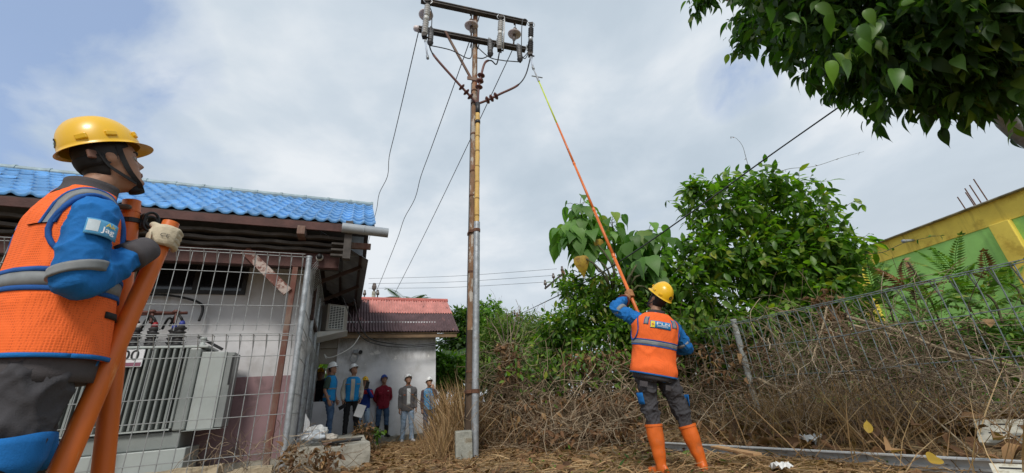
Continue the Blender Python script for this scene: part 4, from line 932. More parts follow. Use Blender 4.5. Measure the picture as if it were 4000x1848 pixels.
for i, (px, py, y, mt, lab, n, L, h) in enumerate([(3480, 1230, 6.4, m_fern, 'green fern left of the feathered sapling', 12, .75, .5), (3580, 1200, 6.2, m_fernr, 'reddish brown fern in front of the green wall', 9, .62, .35), (3780, 1190, 5.6, m_fern, 'broad green fern right of the feathered sapling', 13, .7, .4), (3900, 1230, 5.2, m_fern, 'fern against the yellow column', 12, .6, .3), (3980, 1160, 5.4, m_fern, 'fern at the right edge behind the fence', 10, .55, .2), (3400, 1240, 6.8, m_fern, 'fern tucked beside the glossy bush', 10, .5, .3), (3640, 1260, 5.8, m_fern, 'low fern under the feathered sapling', 12, .55, .2), (3870, 1130, 5.8, m_fernr, 'thin rusty fern near the yellow column', 5, .45, .2)]):
    fernplant('fern', lab, onz(px, py, y), n, L, T_PIN if i % 2 else T_FERN, mt, hz=h)
bush('dark_undergrowth', 'dark leafy undergrowth behind the right part of the fence', 'shrub', L_at([(3480, 1310, 7.2, .7, .6, .42), (3620, 1320, 6.6, .7, .5, .36), (3760, 1310, 6.2, .6, .5, .34), (3900, 1320, 5.9, .6, .5, .33), (4030, 1320, 5.6, .5, .5, .33), (3300, 1290, 7.4, .8, .6, .6), (3400, 1420, 6.9, .8, .4, .5), (3560, 1400, 6.5, .8, .4, .45), (3720, 1400, 6.1, .7, .4, .42), (3880, 1400, 5.8, .6, .4, .4), (4020, 1400, 5.5, .5, .4, .4), (3300, 1480, 6.9, .7, .4, .4), (3500, 1490, 6.5, .8, .3, .35), (3700, 1490, 6.1, .7, .3, .3), (3900, 1490, 5.7, .7, .3, .3), (3060, 1400, 7.9, .8, .4, .6), (3180, 1380, 7.5, .7, .4, .6), (2960, 1420, 8.2, .7, .4, .6), (3120, 1480, 7.6, .8, .4, .4)]), 2400, 6, .22, .12, T_LONG, m_fern, atz(3640, 1480), shell=.2, single=60, stems=5)
# ---- dead brush, tall dry grass, litter
def tangle(name, lab, boxes, n, seg=7, r=(.002, .006), mat=None, hang=.5, L=(.5, 1.4), cat='dead vines'):
    T = None; mb = MB()
    for i in range(n):
        c, h = boxes[R.randint(len(boxes))]; p = V(c)+V(R.uniform(-1, 1, 3)*np.array(h)); d = V(nrm(R.normal(0, 1, 3)*np.array([1, .8, .9])+np.array([0, 0, -hang*.3]))); l = R.uniform(*L); pts = [p.copy()]
        for k in range(seg):
            d = (d + V(R.normal(0, .28, 3)) + V((0, 0, -hang*.12))).normalized(); p = p + d*l/seg
            if p.z < .02: p.z = .02 + abs(R.normal(0, .03)); d.z = abs(d.z)*.3
            pts.append(p.copy())
        mb.tube(pts, R.uniform(*r), 3, cap=False)
    o = mb.build(name, mat or m_vine, at=boxes[0][0]); return tag(o, lab, cat, kind='stuff')
def bx(px, py, y, hx, hy, hz): c = aty(px, py, y); return (tuple(c), (hx, hy, hz))
tangle('dead_vines', 'tangle of dead brown vines right of the pole', [bx(2020, 1620, 8.0, .8, .5, .40), bx(2200, 1610, 7.7, .7, .5, .45), bx(2380, 1600, 7.4, .6, .5, .45), bx(1995, 1460, 8.4, .22, .25, .5), bx(2300, 1670, 6.9, .8, .4, .22), bx(2500, 1600, 7.5, .5, .4, .5)], 1500)
tangle('dead_vines', 'pale dead vines hanging over the fence behind the worker', [bx(2700, 1450, 7.9, .5, .3, .7), bx(2850, 1500, 7.4, .5, .3, .6), bx(2500, 1560, 7.8, .4, .3, .5), bx(3000, 1420, 7.0, .5, .25, .5), bx(3150, 1400, 6.6, .5, .3, .45), bx(3350, 1380, 6.1, .4, .3, .4), bx(2780, 1600, 7.3, .5, .3, .4)], 850, r=(.002, .0055))
tangle('dead_vines', 'dry twigs and stalks heaped along the right fence', [bx(3250, 1560, 5.6, .6, .5, .25), bx(3500, 1560, 4.8, .5, .5, .25), bx(3750, 1560, 4.4, .5, .5, .25), bx(3950, 1500, 4.3, .4, .5, .3), bx(3100, 1620, 5.9, .5, .4, .25), bx(3250, 1380, 6.3, .4, .25, .4), bx(3450, 1370, 5.7, .4, .25, .35), bx(3650, 1350, 5.3, .35, .25, .35)], 1150, r=(.0015, .005), hang=.8)
def dryleaves(name, lab, boxes, n, size, tm=T_CURL, mat=None):
    idx = R.randint(len(boxes), size=n); B = np.array([list(b[0])+list(b[1]) for b in boxes])[idx]; P = B[:, :3]+R.uniform(-1, 1, (n, 3))*B[:, 3:]; P[:, 2] = np.maximum(P[:, 2], .03)
    D = R.normal(0, 1, (n, 3)) + np.array([0, 0, -.5]); return tag(scatter(name, tm, P, frames(D, roll=1.0), size*R.uniform(.5, 1.3, n), mat or m_dry, at=boxes[0][0]), lab, 'dead leaves', kind='stuff')
dryleaves('dead_leaves', 'withered brown leaves caught in the dead vines right of the pole', [bx(2020, 1640, 7.9, .9, .5, .35), bx(2200, 1640, 7.5, .8, .5, .35), bx(2400, 1630, 7.3, .6, .5, .35), bx(2300, 1700, 6.8, .9, .4, .12), bx(1985, 1420, 8.3, .2, .25, .4), bx(2330, 1420, 7.8, .6, .3, .2)], 1700, .10)
dryleaves('dead_leaves', 'withered leaves hanging in the fence behind the worker', [bx(2700, 1480, 7.8, .5, .3, .6), bx(2900, 1450, 7.3, .6, .3, .5), bx(3250, 1240, 6.9, .2, .2, .4)], 500, .12)
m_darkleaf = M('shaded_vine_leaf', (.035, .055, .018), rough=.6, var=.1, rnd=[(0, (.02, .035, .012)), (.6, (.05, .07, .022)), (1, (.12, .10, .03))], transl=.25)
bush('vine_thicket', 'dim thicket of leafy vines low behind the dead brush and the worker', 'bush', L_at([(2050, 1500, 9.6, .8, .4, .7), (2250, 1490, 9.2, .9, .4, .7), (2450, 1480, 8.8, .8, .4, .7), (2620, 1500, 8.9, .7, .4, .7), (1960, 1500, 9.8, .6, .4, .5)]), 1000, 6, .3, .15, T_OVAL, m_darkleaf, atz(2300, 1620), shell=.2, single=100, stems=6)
# the dead stump wrapped in vines
T = thing('dead_stump', 'pale dead tree stump wrapped in withered vines right of the pole', 'stump', tuple(atz(2010, 1715)))
b = V(T.location); MB().tube(crom([b-V((0, 0, .1)), b+V((.0, 0, .7)), b+V((-.1, .05, 1.3)), b+V((-.16, .05, 1.9))], 5), [.12-.002*i for i in range(16)], 10).build('trunk', m_bark, T, True)
for i in range(5): MB().tube(crom([b+V((-.12, .05, 1.6)), b+V((-.2+.1*i, 0, 2.1)), b+V((-.45+.22*i, .05*i, 2.5+.1*(i % 3)))], 4), [.02-.0018*k for k in range(9)], 5).build('branch', m_bark, T, True)
# bare twigs poking above the shrubs
tangle('bare_twigs', 'bare thin twigs rising above the pale shrub against the sky', [bx(1960, 1270, 11, .3, .3, .2), bx(2100, 1300, 10.5, .4, .3, .15), bx(2160, 1260, 9.5, .25, .2, .2)], 70, r=(.002, .004), hang=-1.0, L=(.4, .9))
# tall dry grass
def grass(name, lab, n, area, h, mat, lean=.35, y_=None, tm=T_BLADE, wide=1.0):
    P = np.array([area() for _ in range(n)]); D = np.stack([R.normal(0, lean, n), R.normal(0, lean, n), np.ones(n)], 1); U_p = np.stack([R.normal(0, 1, n), R.normal(0, 1, n), np.zeros(n)], 1)
    tv, tf = tm; tv = tv.copy(); tv[:, 1] *= wide
    o = scatter(name, (tv, tf), P, frames(D, up=U_p, roll=.2), h*R.uniform(.45, 1.15, n), mat, at=tuple(P[0])); return tag(o, lab, 'grass', kind='stuff')
def area_px(x0, x1, y0, y1):
    def f():
        q = atz(random.uniform(x0, x1), random.uniform(y0, y1)); return (q.x, q.y, gz(q.x, q.y))
    return f
def area_quad(c, hx, hy):
    def f():
        x, y = c[0]+R.normal(0, hx), c[1]+R.normal(0, hy); return (x, y, gz(x, y))
    return f
def ramp_grass(n):
    P = []; h = []
    while len(P) < n:
        px = random.uniform(1590, 1860); q = atz(px, random.uniform(1685, 1800)); k = sst(1625, 1790, px); 
        if random.random() > .25+.75*k: continue
        if (q-C0).dot(E1) < 1.2 or q.y > 10.8 or (q.y < 7.5 and px > 1740): continue
        P.append((q.x, q.y, gz(q.x, q.y))); h.append((.20+1.05*k)*random.uniform(.55, 1.1)*(1 if q.y > 7.5 else .75))
    n = len(P); D = np.stack([np.clip(R.normal(-.06, .36, n), -.6, .6), np.clip(R.normal(0, .36, n), -.6, .6), np.ones(n)], 1); U_p = np.stack([R.normal(0, 1, n), R.normal(0, 1, n), np.zeros(n)], 1)
    tv, tf = T_BLADE; tv = tv.copy(); tv[:, 1] *= .5
    tag(scatter('tall_dry_grass', (tv, tf), P, frames(D, up=U_p, roll=.2), h, m_straw, at=P[0]), 'tall tan dry grass between the house end and the pole', 'grass', kind='stuff')
ramp_grass(1700)
c2_ = atz(1900, 1740)
grass('tall_dry_grass', 'dry grass behind the pole foot', 550, area_quad((c2_.x-.2, c2_.y+1.9), .6, .3), .85, m_straw, .4, wide=.6)
grass('tall_dry_grass', 'dry stalks among the dead vines', 900, area_quad((atz(2250, 1730).x, atz(2250, 1730).y+.6), 1.2, .5), .7, m_straw, .5, wide=.5)
grass('tall_dry_grass', 'dry stalks standing along the right fence', 1200, area_quad((3.6, 5.4), .5, .9), .7, m_straw, .55, wide=.4)
def litter(name, lab, n, x0, x1, y0, y1, size, tm, mat, zup=.03, keep=None, flat=.25):
    x = R.uniform(x0, x1, n*2); y = R.uniform(y0, y1, n*2)
    ok = np.array([keep(a, b) for a, b in zip(x, y)]) if keep else np.ones(n*2, bool); x, y = x[ok][:n], y[ok][:n]; k = len(x)
    z = np.array([gz(a, b) for a, b in zip(x, y)]) + R.uniform(0.005, zup, k)
    an = R.uniform(0, 2*pi, k); D = np.stack([np.cos(an), np.sin(an), R.normal(0, flat, k)], 1)
    return tag(scatter(name, tm, np.stack([x, y, z], 1), frames(D, roll=.5), size*R.uniform(.4, 1.3, k), mat, at=(x[0], y[0], 0)), lab, 'litter', kind='stuff')
free = lambda x, y: (V((x, y, 0))-C0).dot(E1) > .1 or (V((x, y, 0))-C0).dot(E2) < -.15
notslab = lambda x, y: free(x, y) and not (-.0 < (V((x, y, 0))-C0).dot(E1) < 1.15 and -.05 < (V((x, y, 0))-C0).dot(E2) < 3.5)
litter('straw_litter', 'trampled straw covering the ground', 26000, -4.2, 4.8, 3.6, 10.5, .26, leaf_tmpl(.035, .25, 0, st=((0, .8), (.5, 1), (1, .3))), m_straw, .05, notslab, .16)
litter('leaf_litter', 'fallen brown leaves over the straw', 2600, -3.6, 4.8, 3.6, 9.5, .10, T_CURL, m_dry, .06, notslab, .3)
litter('heap_leaf_litter', 'larger fallen leaves on the heap by the right fence', 900, 2.2, 5.6, 3.0, 6.6, .15, T_CURL, m_dry, .16, lambda x, y: (x-2.08)*.826+(y-5.57)*.563 > .05, .4)
litter('green_weeds', 'sprigs of green weed in the litter', 420, 0, 5, 4, 8, .10, T_LONG, m_leaf, .06, None, .6)

c3 = atz(2650, 1838)
litter('straw_litter', 'loose straw and leaves piled round the boots and rail', 2600, c3.x-.9, c3.x+1.6, c3.y-.7, c3.y+.5, .22, leaf_tmpl(.035, .25, 0, st=((0, .8), (.5, 1), (1, .3))), m_straw, .06, None, .25)
# leafy vine strands spilling over the fence and the dead brush
Pv = []
for i in range(1500):
    px, py, yy = random.choice(((random.gauss(2650, 110), random.gauss(1290, 40), 7.9), (random.gauss(2800, 120), random.gauss(1270, 25), 7.5), (random.gauss(2350, 160), random.gauss(1440, 50), 7.5), (random.gauss(2150, 90), random.gauss(1440, 50), 8.0), (random.gauss(2540, 40), random.gauss(1450, 90), 7.4), (random.gauss(2060, 80), random.gauss(1400, 40), 8.6)))
    Pv.append(tuple(aty(px, py, yy+random.gauss(0, .15))))
Pv = np.array(Pv); Dv = R.normal(0, .6, (len(Pv), 3)) + np.array([0, -.3, -.5])
T = thing('trailing_vine', 'green leafy vine trailing over the fence top and down the dead brush', 'vine', tuple(aty(2600, 1300, 7.8)))
leaves(T, T_OVAL, Pv, frames(Dv, up=np.tile([0, -.8, .6], (len(Pv), 1)), roll=.5), .12*R.uniform(.5, 1.2, len(Pv)), m_leaf, 200)
for i in range(26):
    a = V(tuple(Pv[R.randint(len(Pv))])); q = [a]; d_ = V((R.normal(0, .5), R.normal(0, .2), R.normal(.1, .4)))
    for k in range(6): d_ = (d_+V(tuple(R.normal(0, .35, 3)))).normalized(); q.append(q[-1]+d_*.16)
    MB().tube(crom(q, 3), .004, 4, cap=False).build('stem', m_twig, T)
# ================================================================== RIGHT FENCE AND THINGS LYING ABOUT
fA, fB = V((3.715, 7.066, 0)), V((5.16, 4.0, 0)); FD = (fB-fA).normalized(); FN = V((FD.y, -FD.x, 0)); FN = -FN if FN.x > 0 else FN
RF = thing('low_mesh_fence', 'lower welded wire fence choked with dead vines on the right, with one leaning grey post', 'fence', tuple(fA))
fence_panel(fA, FD, FN, -2.6, 4.6, (.15, .38, .80, 1.26), 1.68, RF, m_greenwire, dx=.16, r=.006, z0=.02, jit=.012)
post(fA+V((0, 0, 0)), 1.74, .048, RF, M('pale_lichen_post', (.33, .35, .34), rough=.8, var=.2, scale=10, col2=(.20, .20, .16), c2=(.5, .62), s2=5))
post(fA+FD*4.65, 1.74, .045, RF, m_galv); post(fA-FD*2.65, 1.74, .045, RF, m_galv)
# steel channel rail lying along the ground
ra, rb = V((1.80, 5.99, -.035)), V((3.9, 2.9, -.035)); rd = (rb-ra).normalized(); rn = V((rd.y, -rd.x, 0)); rn = -rn if rn.x > 0 else rn
T = thing('steel_rail', 'long grey steel channel rail lying on the ground in front of the right fence', 'steel rail', tuple(ra))
m_rail = M('dull_pale_steel', (.46, .47, .47), rough=.6, var=.15, scale=8, col2=(.28, .25, .21), c2=(.54, .68), s2=4)
mb = MB(); mb.bar(ra+V((0, 0, .055)), rb+V((0, 0, .055)), .13, .012, rn); mb.build('web', m_rail, T)
for z, w in ((.122, .07), (-.012, .07)):
    mb = MB(); mb.bar(ra+rn*.03+V((0, 0, z)), rb+rn*.03+V((0, 0, z)), w, .010, V((0, 0, 1))); mb.build('flange', m_rail, T)
mb = MB(); mb.bar(ra+rn*.012+V((0, 0, .05)), rb+rn*.012+V((0, 0, .05)), .018, .022, V((0, 0, 1))); mb.build('rib', m_rail, T)
mb = MB(); a = atz(2790, 1745, .14); b = atz(2960, 1775, .13); mb.bar(a, b, .09, .022); tag(bevel(mb.build('timber_offcut', M('raw_tan_timber', (.42, .25, .12), rough=.8, var=.2, scale=5, stretch=(1, 4, 4)), at=a), .003), 'flat tan timber offcut lying along the steel rail behind the boots', 'plank')
def board(px, py, w, l, rotz, tilt, lab, slots, z=.12):
    c = atz(px, py, z); Rm = Matrix.Rotation(rotz, 3, 'Z') @ Matrix.Rotation(tilt, 3, 'X')
    T = thing('slotted_board', lab, 'board', tuple(c), 'white slotted boards')
    mb = MB(); mb.box(c, (l, w, .035), Rm); bevel(mb.build('plate', M('chalky_white_board', (.56, .53, .44), rough=.85, var=.12, scale=8, col2=(.34, .29, .2), c2=(.55, .66), s2=10), T), .003)
    for (a, b) in slots:
        mb = MB(); mb.box(c + Rm @ V((a, b, .0186)), (.10, .016, .004), Rm); mb.build('slot', m_black, T)
board(4000, 1690, .30, .55, radians(-50), radians(32), 'chalky white board with dark slots lying at the right edge of the picture', [(-.12, .08), (.03, .06), (.15, .08), (-.15, -.03), (0, -.07), (.14, -.05)], .2)
board(4010, 1850, .16, .3, radians(-45), radians(20), 'small chalky board at the bottom right corner', [(-.06, .02)], .08)
def branch(pts, r, lab):
    c = crom([V(p) for p in pts], 8); mb = MB(); mb.tube(c, [r*(1-.4*i/len(c)) for i in range(len(c))], 7); tag(mb.build('cut_branch', M('pale_dry_branch', (.36, .28, .18), rough=.85, var=.2, scale=8, bump=.3), smooth=True, at=c[0]), lab, 'branch', 'cut branches leaning on the right fence')
branch([aty(x, y, Y_) for x, y, Y_ in ((3310, 1238, 6.3), (3500, 1290, 5.7), (3700, 1370, 5.0), (4010, 1440, 4.5))], .026, 'longest pale cut branch slanting down to the right along the fence')
branch([aty(x, y, Y_) for x, y, Y_ in ((3330, 1270, 6.1), (3600, 1340, 5.4), (3850, 1420, 4.8), (4010, 1490, 4.4))], .018, 'thinner pale branch just below the longest one')
branch([aty(x, y, Y_) for x, y, Y_ in ((2960, 1480, 6.9), (3020, 1510, 6.7), (3060, 1540, 6.5))], .03, 'short thick stick leaning behind the fence right of the grey post')
branch([aty(x, y, Y_) for x, y, Y_ in ((3230, 1200, 6.6), (3215, 1270, 6.5), (3190, 1350, 6.3), (3180, 1420, 6.2))], .016, 'crooked whitish stick upright in the fence mesh')
branch([aty(x, y, Y_) for x, y, Y_ in ((3560, 1560, 4.6), (3700, 1680, 4.1), (3830, 1790, 3.75), (3950, 1850, 3.5))], .010, 'thin dry stalk slanting across the litter to the bottom right corner')
def scrap(px, py, z, size, lab, mat, name='plastic_scrap', cat='rubbish', yy=None, grp='pale rubbish scraps in the litter'):
    c = atz(px, py, z) if yy is None else aty(px, py, yy); rows = []; k = random.random()*50
    for i in range(9):
        row = []
        for j in range(7):
            u, v = i/8-.5, j/6-.5; q = V((u*6+k, v*6, k)); row.append(c + V((u*size[0]*(1+.3*noise.noise(q+V((3, 3, 3)))), v*size[1]*(1+.3*noise.noise(q)), size[2]*(noise.noise(q)*1.3+.3))))
        rows.append(row)
    mb = MB(); mb.grid(rows); tag(mb.build(name, mat, smooth=False, at=c), lab, cat, grp)
m_plas = M('dirty_white_plastic', (.62, .62, .60), rough=.5, var=.15, scale=9)
m_plas2 = M('grey_plastic_sheet', (.40, .41, .43), rough=.35, var=.2, scale=9)
scrap(3165, 1720, .12, (.22, .16, .08), 'bright white crumpled scrap in the litter above the rail', m_plas)
scrap(3110, 1625, .14, (.42, .3, .2), 'large grey-white torn sheet half buried right of the grey post', m_plas2)
scrap(3290, 1590, .2, (.2, .2, .14), 'small white scrap between the torn sheet and the grey plastic', m_plas)
scrap(3390, 1590, .2, (.45, .2, .10), 'grey plastic bag flattened in the dry twigs', m_plas2)
scrap(3740, 1470, .35, (.4, .25, .16), 'pale torn sack caught behind the fence twigs', m_plas2)
scrap(3050, 1825, .05, (.16, .10, .04), 'little white scrap on the near side of the rail', m_plas)
for px, py, z, s_, mt, lab in ((3395, 1690, .28, .125, m_leafy, 'upright yellow fallen leaf on the heap'), (3635, 1805, .2, .17, m_leafy, 'broad mustard fallen leaf at the bottom edge'), (3560, 1660, .30, .22, m_dry, 'tan curled leaf leaning in the middle of the heap'), (3460, 1760, .25, .24, m_dry, 'large brown leaf left of the mustard leaf'), (3880, 1710, .26, .20, m_dry, 'pale brown leaf against the slotted board'), (3870, 1280, .95, .20, m_dry, 'dry leaf hung on the fence wire near the right edge')):
    c = atz(px, py, z) if py > 1400 else aty(px, py, 4.4)
    d = np.array([[.35, .25, .75]]) if 'upright' in lab or 'hung' in lab else np.array([[.8, .3, .25]]); f = frames(d, up=np.array([[-.4, -1., .5]]), roll=.1)
    o = scatter('fallen_leaf', T_OV if mt is m_leafy else T_CURL, [tuple(c)], f, [s_], mt, at=tuple(c)); tag(o, lab, 'leaf', 'single fallen leaves')
# rubbish on the slab
def bag(c, r, lab, mat):
    bm = bmesh.new(); bmesh.ops.create_icosphere(bm, subdivisions=4, radius=1)
    for v in bm.verts:
        q = v.co*2.2 + V(c); n = noise.noise(q)*.28 + noise.noise(q*2.7)*.16 + noise.noise(q*6)*.06; v.co = V((v.co.x*r[0], v.co.y*r[1], max(-.6, v.co.z)*r[2]))*(1+n)
    me = bpy.data.meshes.new('rubbish_bag'); bm.to_mesh(me); bm.free(); me.materials.append(mat); me.polygons.foreach_set('use_smooth', [True]*len(me.polygons))
    tag(link('rubbish_bag', me, loc=V(c)), lab, 'rubbish bag', 'rubbish on the concrete slab')
m_clear = M('clear_grey_bag', (.30, .32, .34), rough=.4, var=.35, scale=7, spec=.7)
bag(S(.30, .42, .42), (.20, .16, .10), 'crumpled clear grey plastic bag nearest the fence post on the slab', m_clear)
bag(S(.34, .95, .46), (.17, .15, .12), 'white plastic bag behind the clear bag on the slab', m_plas)
bag(S(.55, .55, .38), (.12, .14, .07), 'dirty pale sack beside the clear bag on the slab', M('dirty_sack', (.33, .30, .26), rough=.8, var=.3, scale=8))
for i, (s, n, l, w, rz, lab) in enumerate(((.72, .35, .5, .12, .2, 'thin weathered board on the front edge of the slab'), (.82, .6, .42, .1, -.3, 'grey broken board behind the thin one on the slab'), (.62, .18, .3, .14, .6, 'brown cardboard piece at the slab corner'))):
    mb = MB(); mb.box(S(s, n, .325+.022*i), (l, w, .02), Matrix.Rotation(TH+rz, 3, 'Z')); tag(mb.build('scrap_board', (m_post, m_batten, m_tan)[i], at=S(s, n, .32)), lab, 'board', 'rubbish on the concrete slab')
mb = MB(); mb.tube([S(.6, .1, .345), S(1.0, .25, .34)], .016, 8); tag(mb.build('black_pipe', m_black, at=S(.6, .1, .34)), 'short black pipe on the front of the slab', 'pipe')
rows = [[S(.12+.09*u, 1.3+.02*sin(u*3+v), .32+.5*v-.16*u*v) for u in (0, .33, .66, 1)] for v in (0, .3, .6, .9)]
mb = MB(); mb.grid(rows); tag(mb.build('paper_sheet', M('white_paper', (.75, .75, .75), rough=.8, var=.04), smooth=True, at=S(.13, 1.3, .32)), 'white sheet standing upright behind the rubbish bags', 'paper sheet')
bush('low_weed', 'little dark weed with a few leaves in front of the phone holding man', 'weed', [tuple(S(1.12, 2.3, .30))+(.22, .2, .26)], 90, 5, .14, .08, T_OVAL, m_dry, S(1.12, 2.3, 0), shell=.1, single=60, stems=5, stem_r=.008)
bush('low_weed', 'tiny green sprig beside the dark weed', 'weed', [tuple(S(1.42, 2.5, .28))+(.12, .1, .16)], 10, 4, .16, .12, T_OVAL, m_leaf, S(1.42, 2.5, 0), shell=.1, single=60, stems=3, stem_r=.005)
tangle('dry_twigs', 'dry twigs and withered weed round the fence corner', [bx(1230, 1800, 5.9, .35, .2, .12), bx(1120, 1800, 5.6, .2, .15, .2), bx(900, 1780, 5.9, .5, .1, .2)], 200, r=(.0015, .004), mat=m_vine, L=(.2, .6))
dryleaves('dead_leaves', 'curled brown leaves at the foot of the fence corner', [bx(1260, 1790, 5.8, .2, .15, .14), bx(1130, 1790, 5.7, .1, .1, .18)], 160, .085)

# ================================================================== TRANSFORMER
m_tr = M('grey_transformer_paint', (.235, .255, .245), rough=.45, var=.07, scale=3, bump=.05, coat=.1)
m_trl = M('pale_grey_cabinet_paint', (.38, .41, .395), rough=.45, var=.05, scale=3, col2=(.36, .37, .34), c2=(.6, .8), s2=2)
m_trd = M('cabinet_side_paint', (.22, .235, .23), rough=.5, var=.06)
add_layer(m_tr, (.16, .14, .11), 4.0, .55, .70, (1.3, 1.3, .25), None, .6, 3); add_layer(m_trl, (.27, .24, .19), 3.5, .55, .70, (1.2, 1.2, .3), None, .6, 6)
TRF = thing('transformer', 'grey finned oil transformer with black bushings standing in the fenced yard', 'transformer', tuple(S(-2.0, .9, 0)))
def tb(nm, a, b, mat, bv=.01):
    mb = MB(); mb.sbox(a, b); o = mb.build(nm, mat, TRF); 
    return bevel(o, bv) if bv else o
tb('tank', (-3.1, .80, .66), (-1.52, 1.18, 1.80), m_tr)
tb('base_beam', (-3.15, .64, .44), (-1.40, 1.2, .655), m_tr, .015)
tb('skid', (-3.2, .56, .14), (-1.28, 1.2, .435), m_trl, .012)
tb('skid_foot', (-2.0, .5, -.02), (-1.6, 1.2, .135), m_tr)
tb('skid_foot', (-3.0, .5, -.02), (-2.6, 1.2, .135), m_tr)
tb('lid', (-3.14, .60, 1.80), (-1.28, 1.2, 1.835), m_trl, .008)
mb = MB(); mb.sbox((-.014, .0, -.53), (.014, .26, .53)); 
fme = None
for i in range(21):
    s = -3.06 + i*.0765
    mb = MB()
    rows = []
    for z in (.70, 1.79):
        rows.append([S(s+dx, n, z) for dx, n in ((-.016, .81), (-.020, .60), (-.012, .575), (.012, .575), (.020, .60), (.016, .81))])
    if fme is None:
        mb.loft(rows); f0 = S(s, .81, .7); fme = mb.mesh('fin', m_tr, f0); 
    o = link('fin', fme, TRF); o.location = S(s, .81, .7) - origin_of(TRF)
tb('fin_rail', (-3.14, .57, .675), (-1.53, .62, .695), m_trl, 0); 
tb('corner_panel', (-1.51, .60, .66), (-1.36, 1.1, 1.798), m_tr, .02)
tb('cable_box', (-1.355, .64, .655), (-1.03, 1.08, 1.74), m_trl, .008)
tb('cable_box_side', (-1.028, .66, .665), (-.93, 1.06, 1.73), m_trd, .006)
tb('cable_box_lip', (-1.40, .62, .645), (-.93, 1.0, .653), m_trl, 0)
tb('name_strip', (-.955, .655, 1.25), (-.925, .659, 1.68), m_black, 0)
mb = MB(); mb.lathe(S(-1.40, .75, 1.836), UP, [(0, .05), (.03, .05), (.04, .03), (.10, .03), (.11, .045), (.14, .04)], 12); mb.build('valve', m_trl, TRF, True)
mb = MB(); mb.bar(S(-1.5, .82, 2.0), S(-1.15, .86, 1.80), .05, .04); mb.build('cable_arm', m_black, TRF)
cols = [(.62, .6, .58), (.60, .42, .02), (.62, .6, .58), (.35, .02, .03), (.05, .07, .35)]
def bushing(s, n, h, r, cap, lab='bushing'):
    mb = MB(); shed_stack(mb, S(s, n, 1.836), UP, 5, h/6, r*.6, r); b_ = mb.build('bushing', m_poly, TRF, True)
    mb = MB(); mb.lathe(S(s, n, 1.836+h*.84), UP, [(0, r*.45), (h*.10, r*.5), (h*.2, r*.3)], 8); mb.build('bushing_cap', M('cap_%d' % cap, cols[cap], rough=.5), b_, True)
    mb = MB(); mb.tube(crom([S(s, n, 1.836+h), S(s-.03, n-.02, 1.9+h), S(s-.12, n+.05, 1.95+h), S(s-.2, n+.15, 1.8+h)], 4), .018, 6); mb.build('bushing_lead', m_black, b_, True)
for s, n, h, r, cp in ((-2.75, .74, .34, .07, 0), (-2.5, .74, .34, .07, 1), (-2.25, .74, .34, .07, 0), (-2.42, .98, .36, .06, 1), (-2.05, .74, .36, .075, 3), (-1.86, .9, .36, .07, 4), (-1.72, .74, .38, .08, 4), (-2.16, .98, .36, .06, 3)): bushing(s, n, h, r, cp)
for (a, b_) in (((-2.95, .8, 2.40), (-1.85, .8, 2.36)), ((-2.6, .95, 2.36), (-1.75, .95, 2.40))):
    mb = MB(); mb.tube([S(*a), S(*b_)], .024, 8); mb.build('bus_duct', m_term, TRF, True)
for s in (-2.4, -2.15, -1.85):
    mb = MB(); mb.tube(crom([S(s, .8, 2.39), S(s+.02, .78, 2.30), S(s+.03, .76, 2.2)], 4), .022, 7); mb.lathe(S(s, .8, 2.36), UP, [(0, .03), (.02, .06), (.05, .03)], 10); mb.build('bus_clamp', m_term, TRF, True)
mb = MB(); mb.tube(crom([S(-1.62, 1.12, 2.3), S(-1.66, 1.15, 2.6), S(-2.2, 1.2, 2.75), S(-2.8, 1.2, 2.7)], 6), .02, 6); mb.build('cable', m_black, TRF, True)
def text_mesh(body, size, font_shear=0):
    cu = bpy.data.curves.new('txt', 'FONT'); cu.body = body; cu.size = size; cu.align_x = 'CENTER'; cu.align_y = 'CENTER'; cu.resolution_u = 3; cu.offset = size*.012
    o = bpy.data.objects.new('txt', cu); COL.objects.link(o); dg = bpy.context.evaluated_depsgraph_get(); dg.update()
    me = bpy.data.meshes.new_from_object(o.evaluated_get(dg)); bpy.data.objects.remove(o); return me
def put_text(name, body, size, mat, parent, fn):
    """lettering laid on a surface given by fn(u, v) -> point"""
    me = text_mesh(body, size); me.materials.clear(); me.materials.append(mat); off = origin_of(parent)
    for v in me.vertices: v.co = fn(v.co.x, v.co.y) - off
    me.update(); return link(name, me, parent)
plate = tb('rating_sign', (-2.45, .545, 1.54), (-2.02, .565, 1.78), M('white_enamel_sign', (.72, .72, .74), rough=.4, var=.03), .004)
put_text('sign_lettering', '00', .20, m_black, plate, lambda u, v: S(-2.175+u*1.05, .541, 1.695+v))
mb = MB(); mb.sbox((-2.44, .5425, 1.55), (-2.03, .5445, 1.60)); mb.build('sign_stripe', M('purple_sign_stripe', (.22, .08, .12), rough=.5), plate)
mb = MB(); mb.sbox((-2.36, .56, 1.70), (-2.30, .58, 2.0)); mb.build('label_strip', m_white, TRF)
# yellow conduit and pipe standing inside the fence at the left
for i, (a, b_, r, mt, lab) in enumerate((((-2.42, -.25, -.1), (-2.22, .15, .95), .045, m_ypipe, 'yellow wrapped cable leaning inside the fence behind the orange sticks'), ((-2.55, -.2, -.1), (-2.32, .25, 1.0), .022, m_pvc, 'grey tube leaning beside the yellow cable'))):
    mb = MB(); mb.tube(crom([S(*a), S((a[0]+b_[0])/2-.03, (a[1]+b_[1])/2, (a[2]+b_[2])/2), S(*b_)], 6), r, 10); tag(mb.build('leaning_pipe', mt, smooth=True, at=S(*a)), lab, 'pipe')
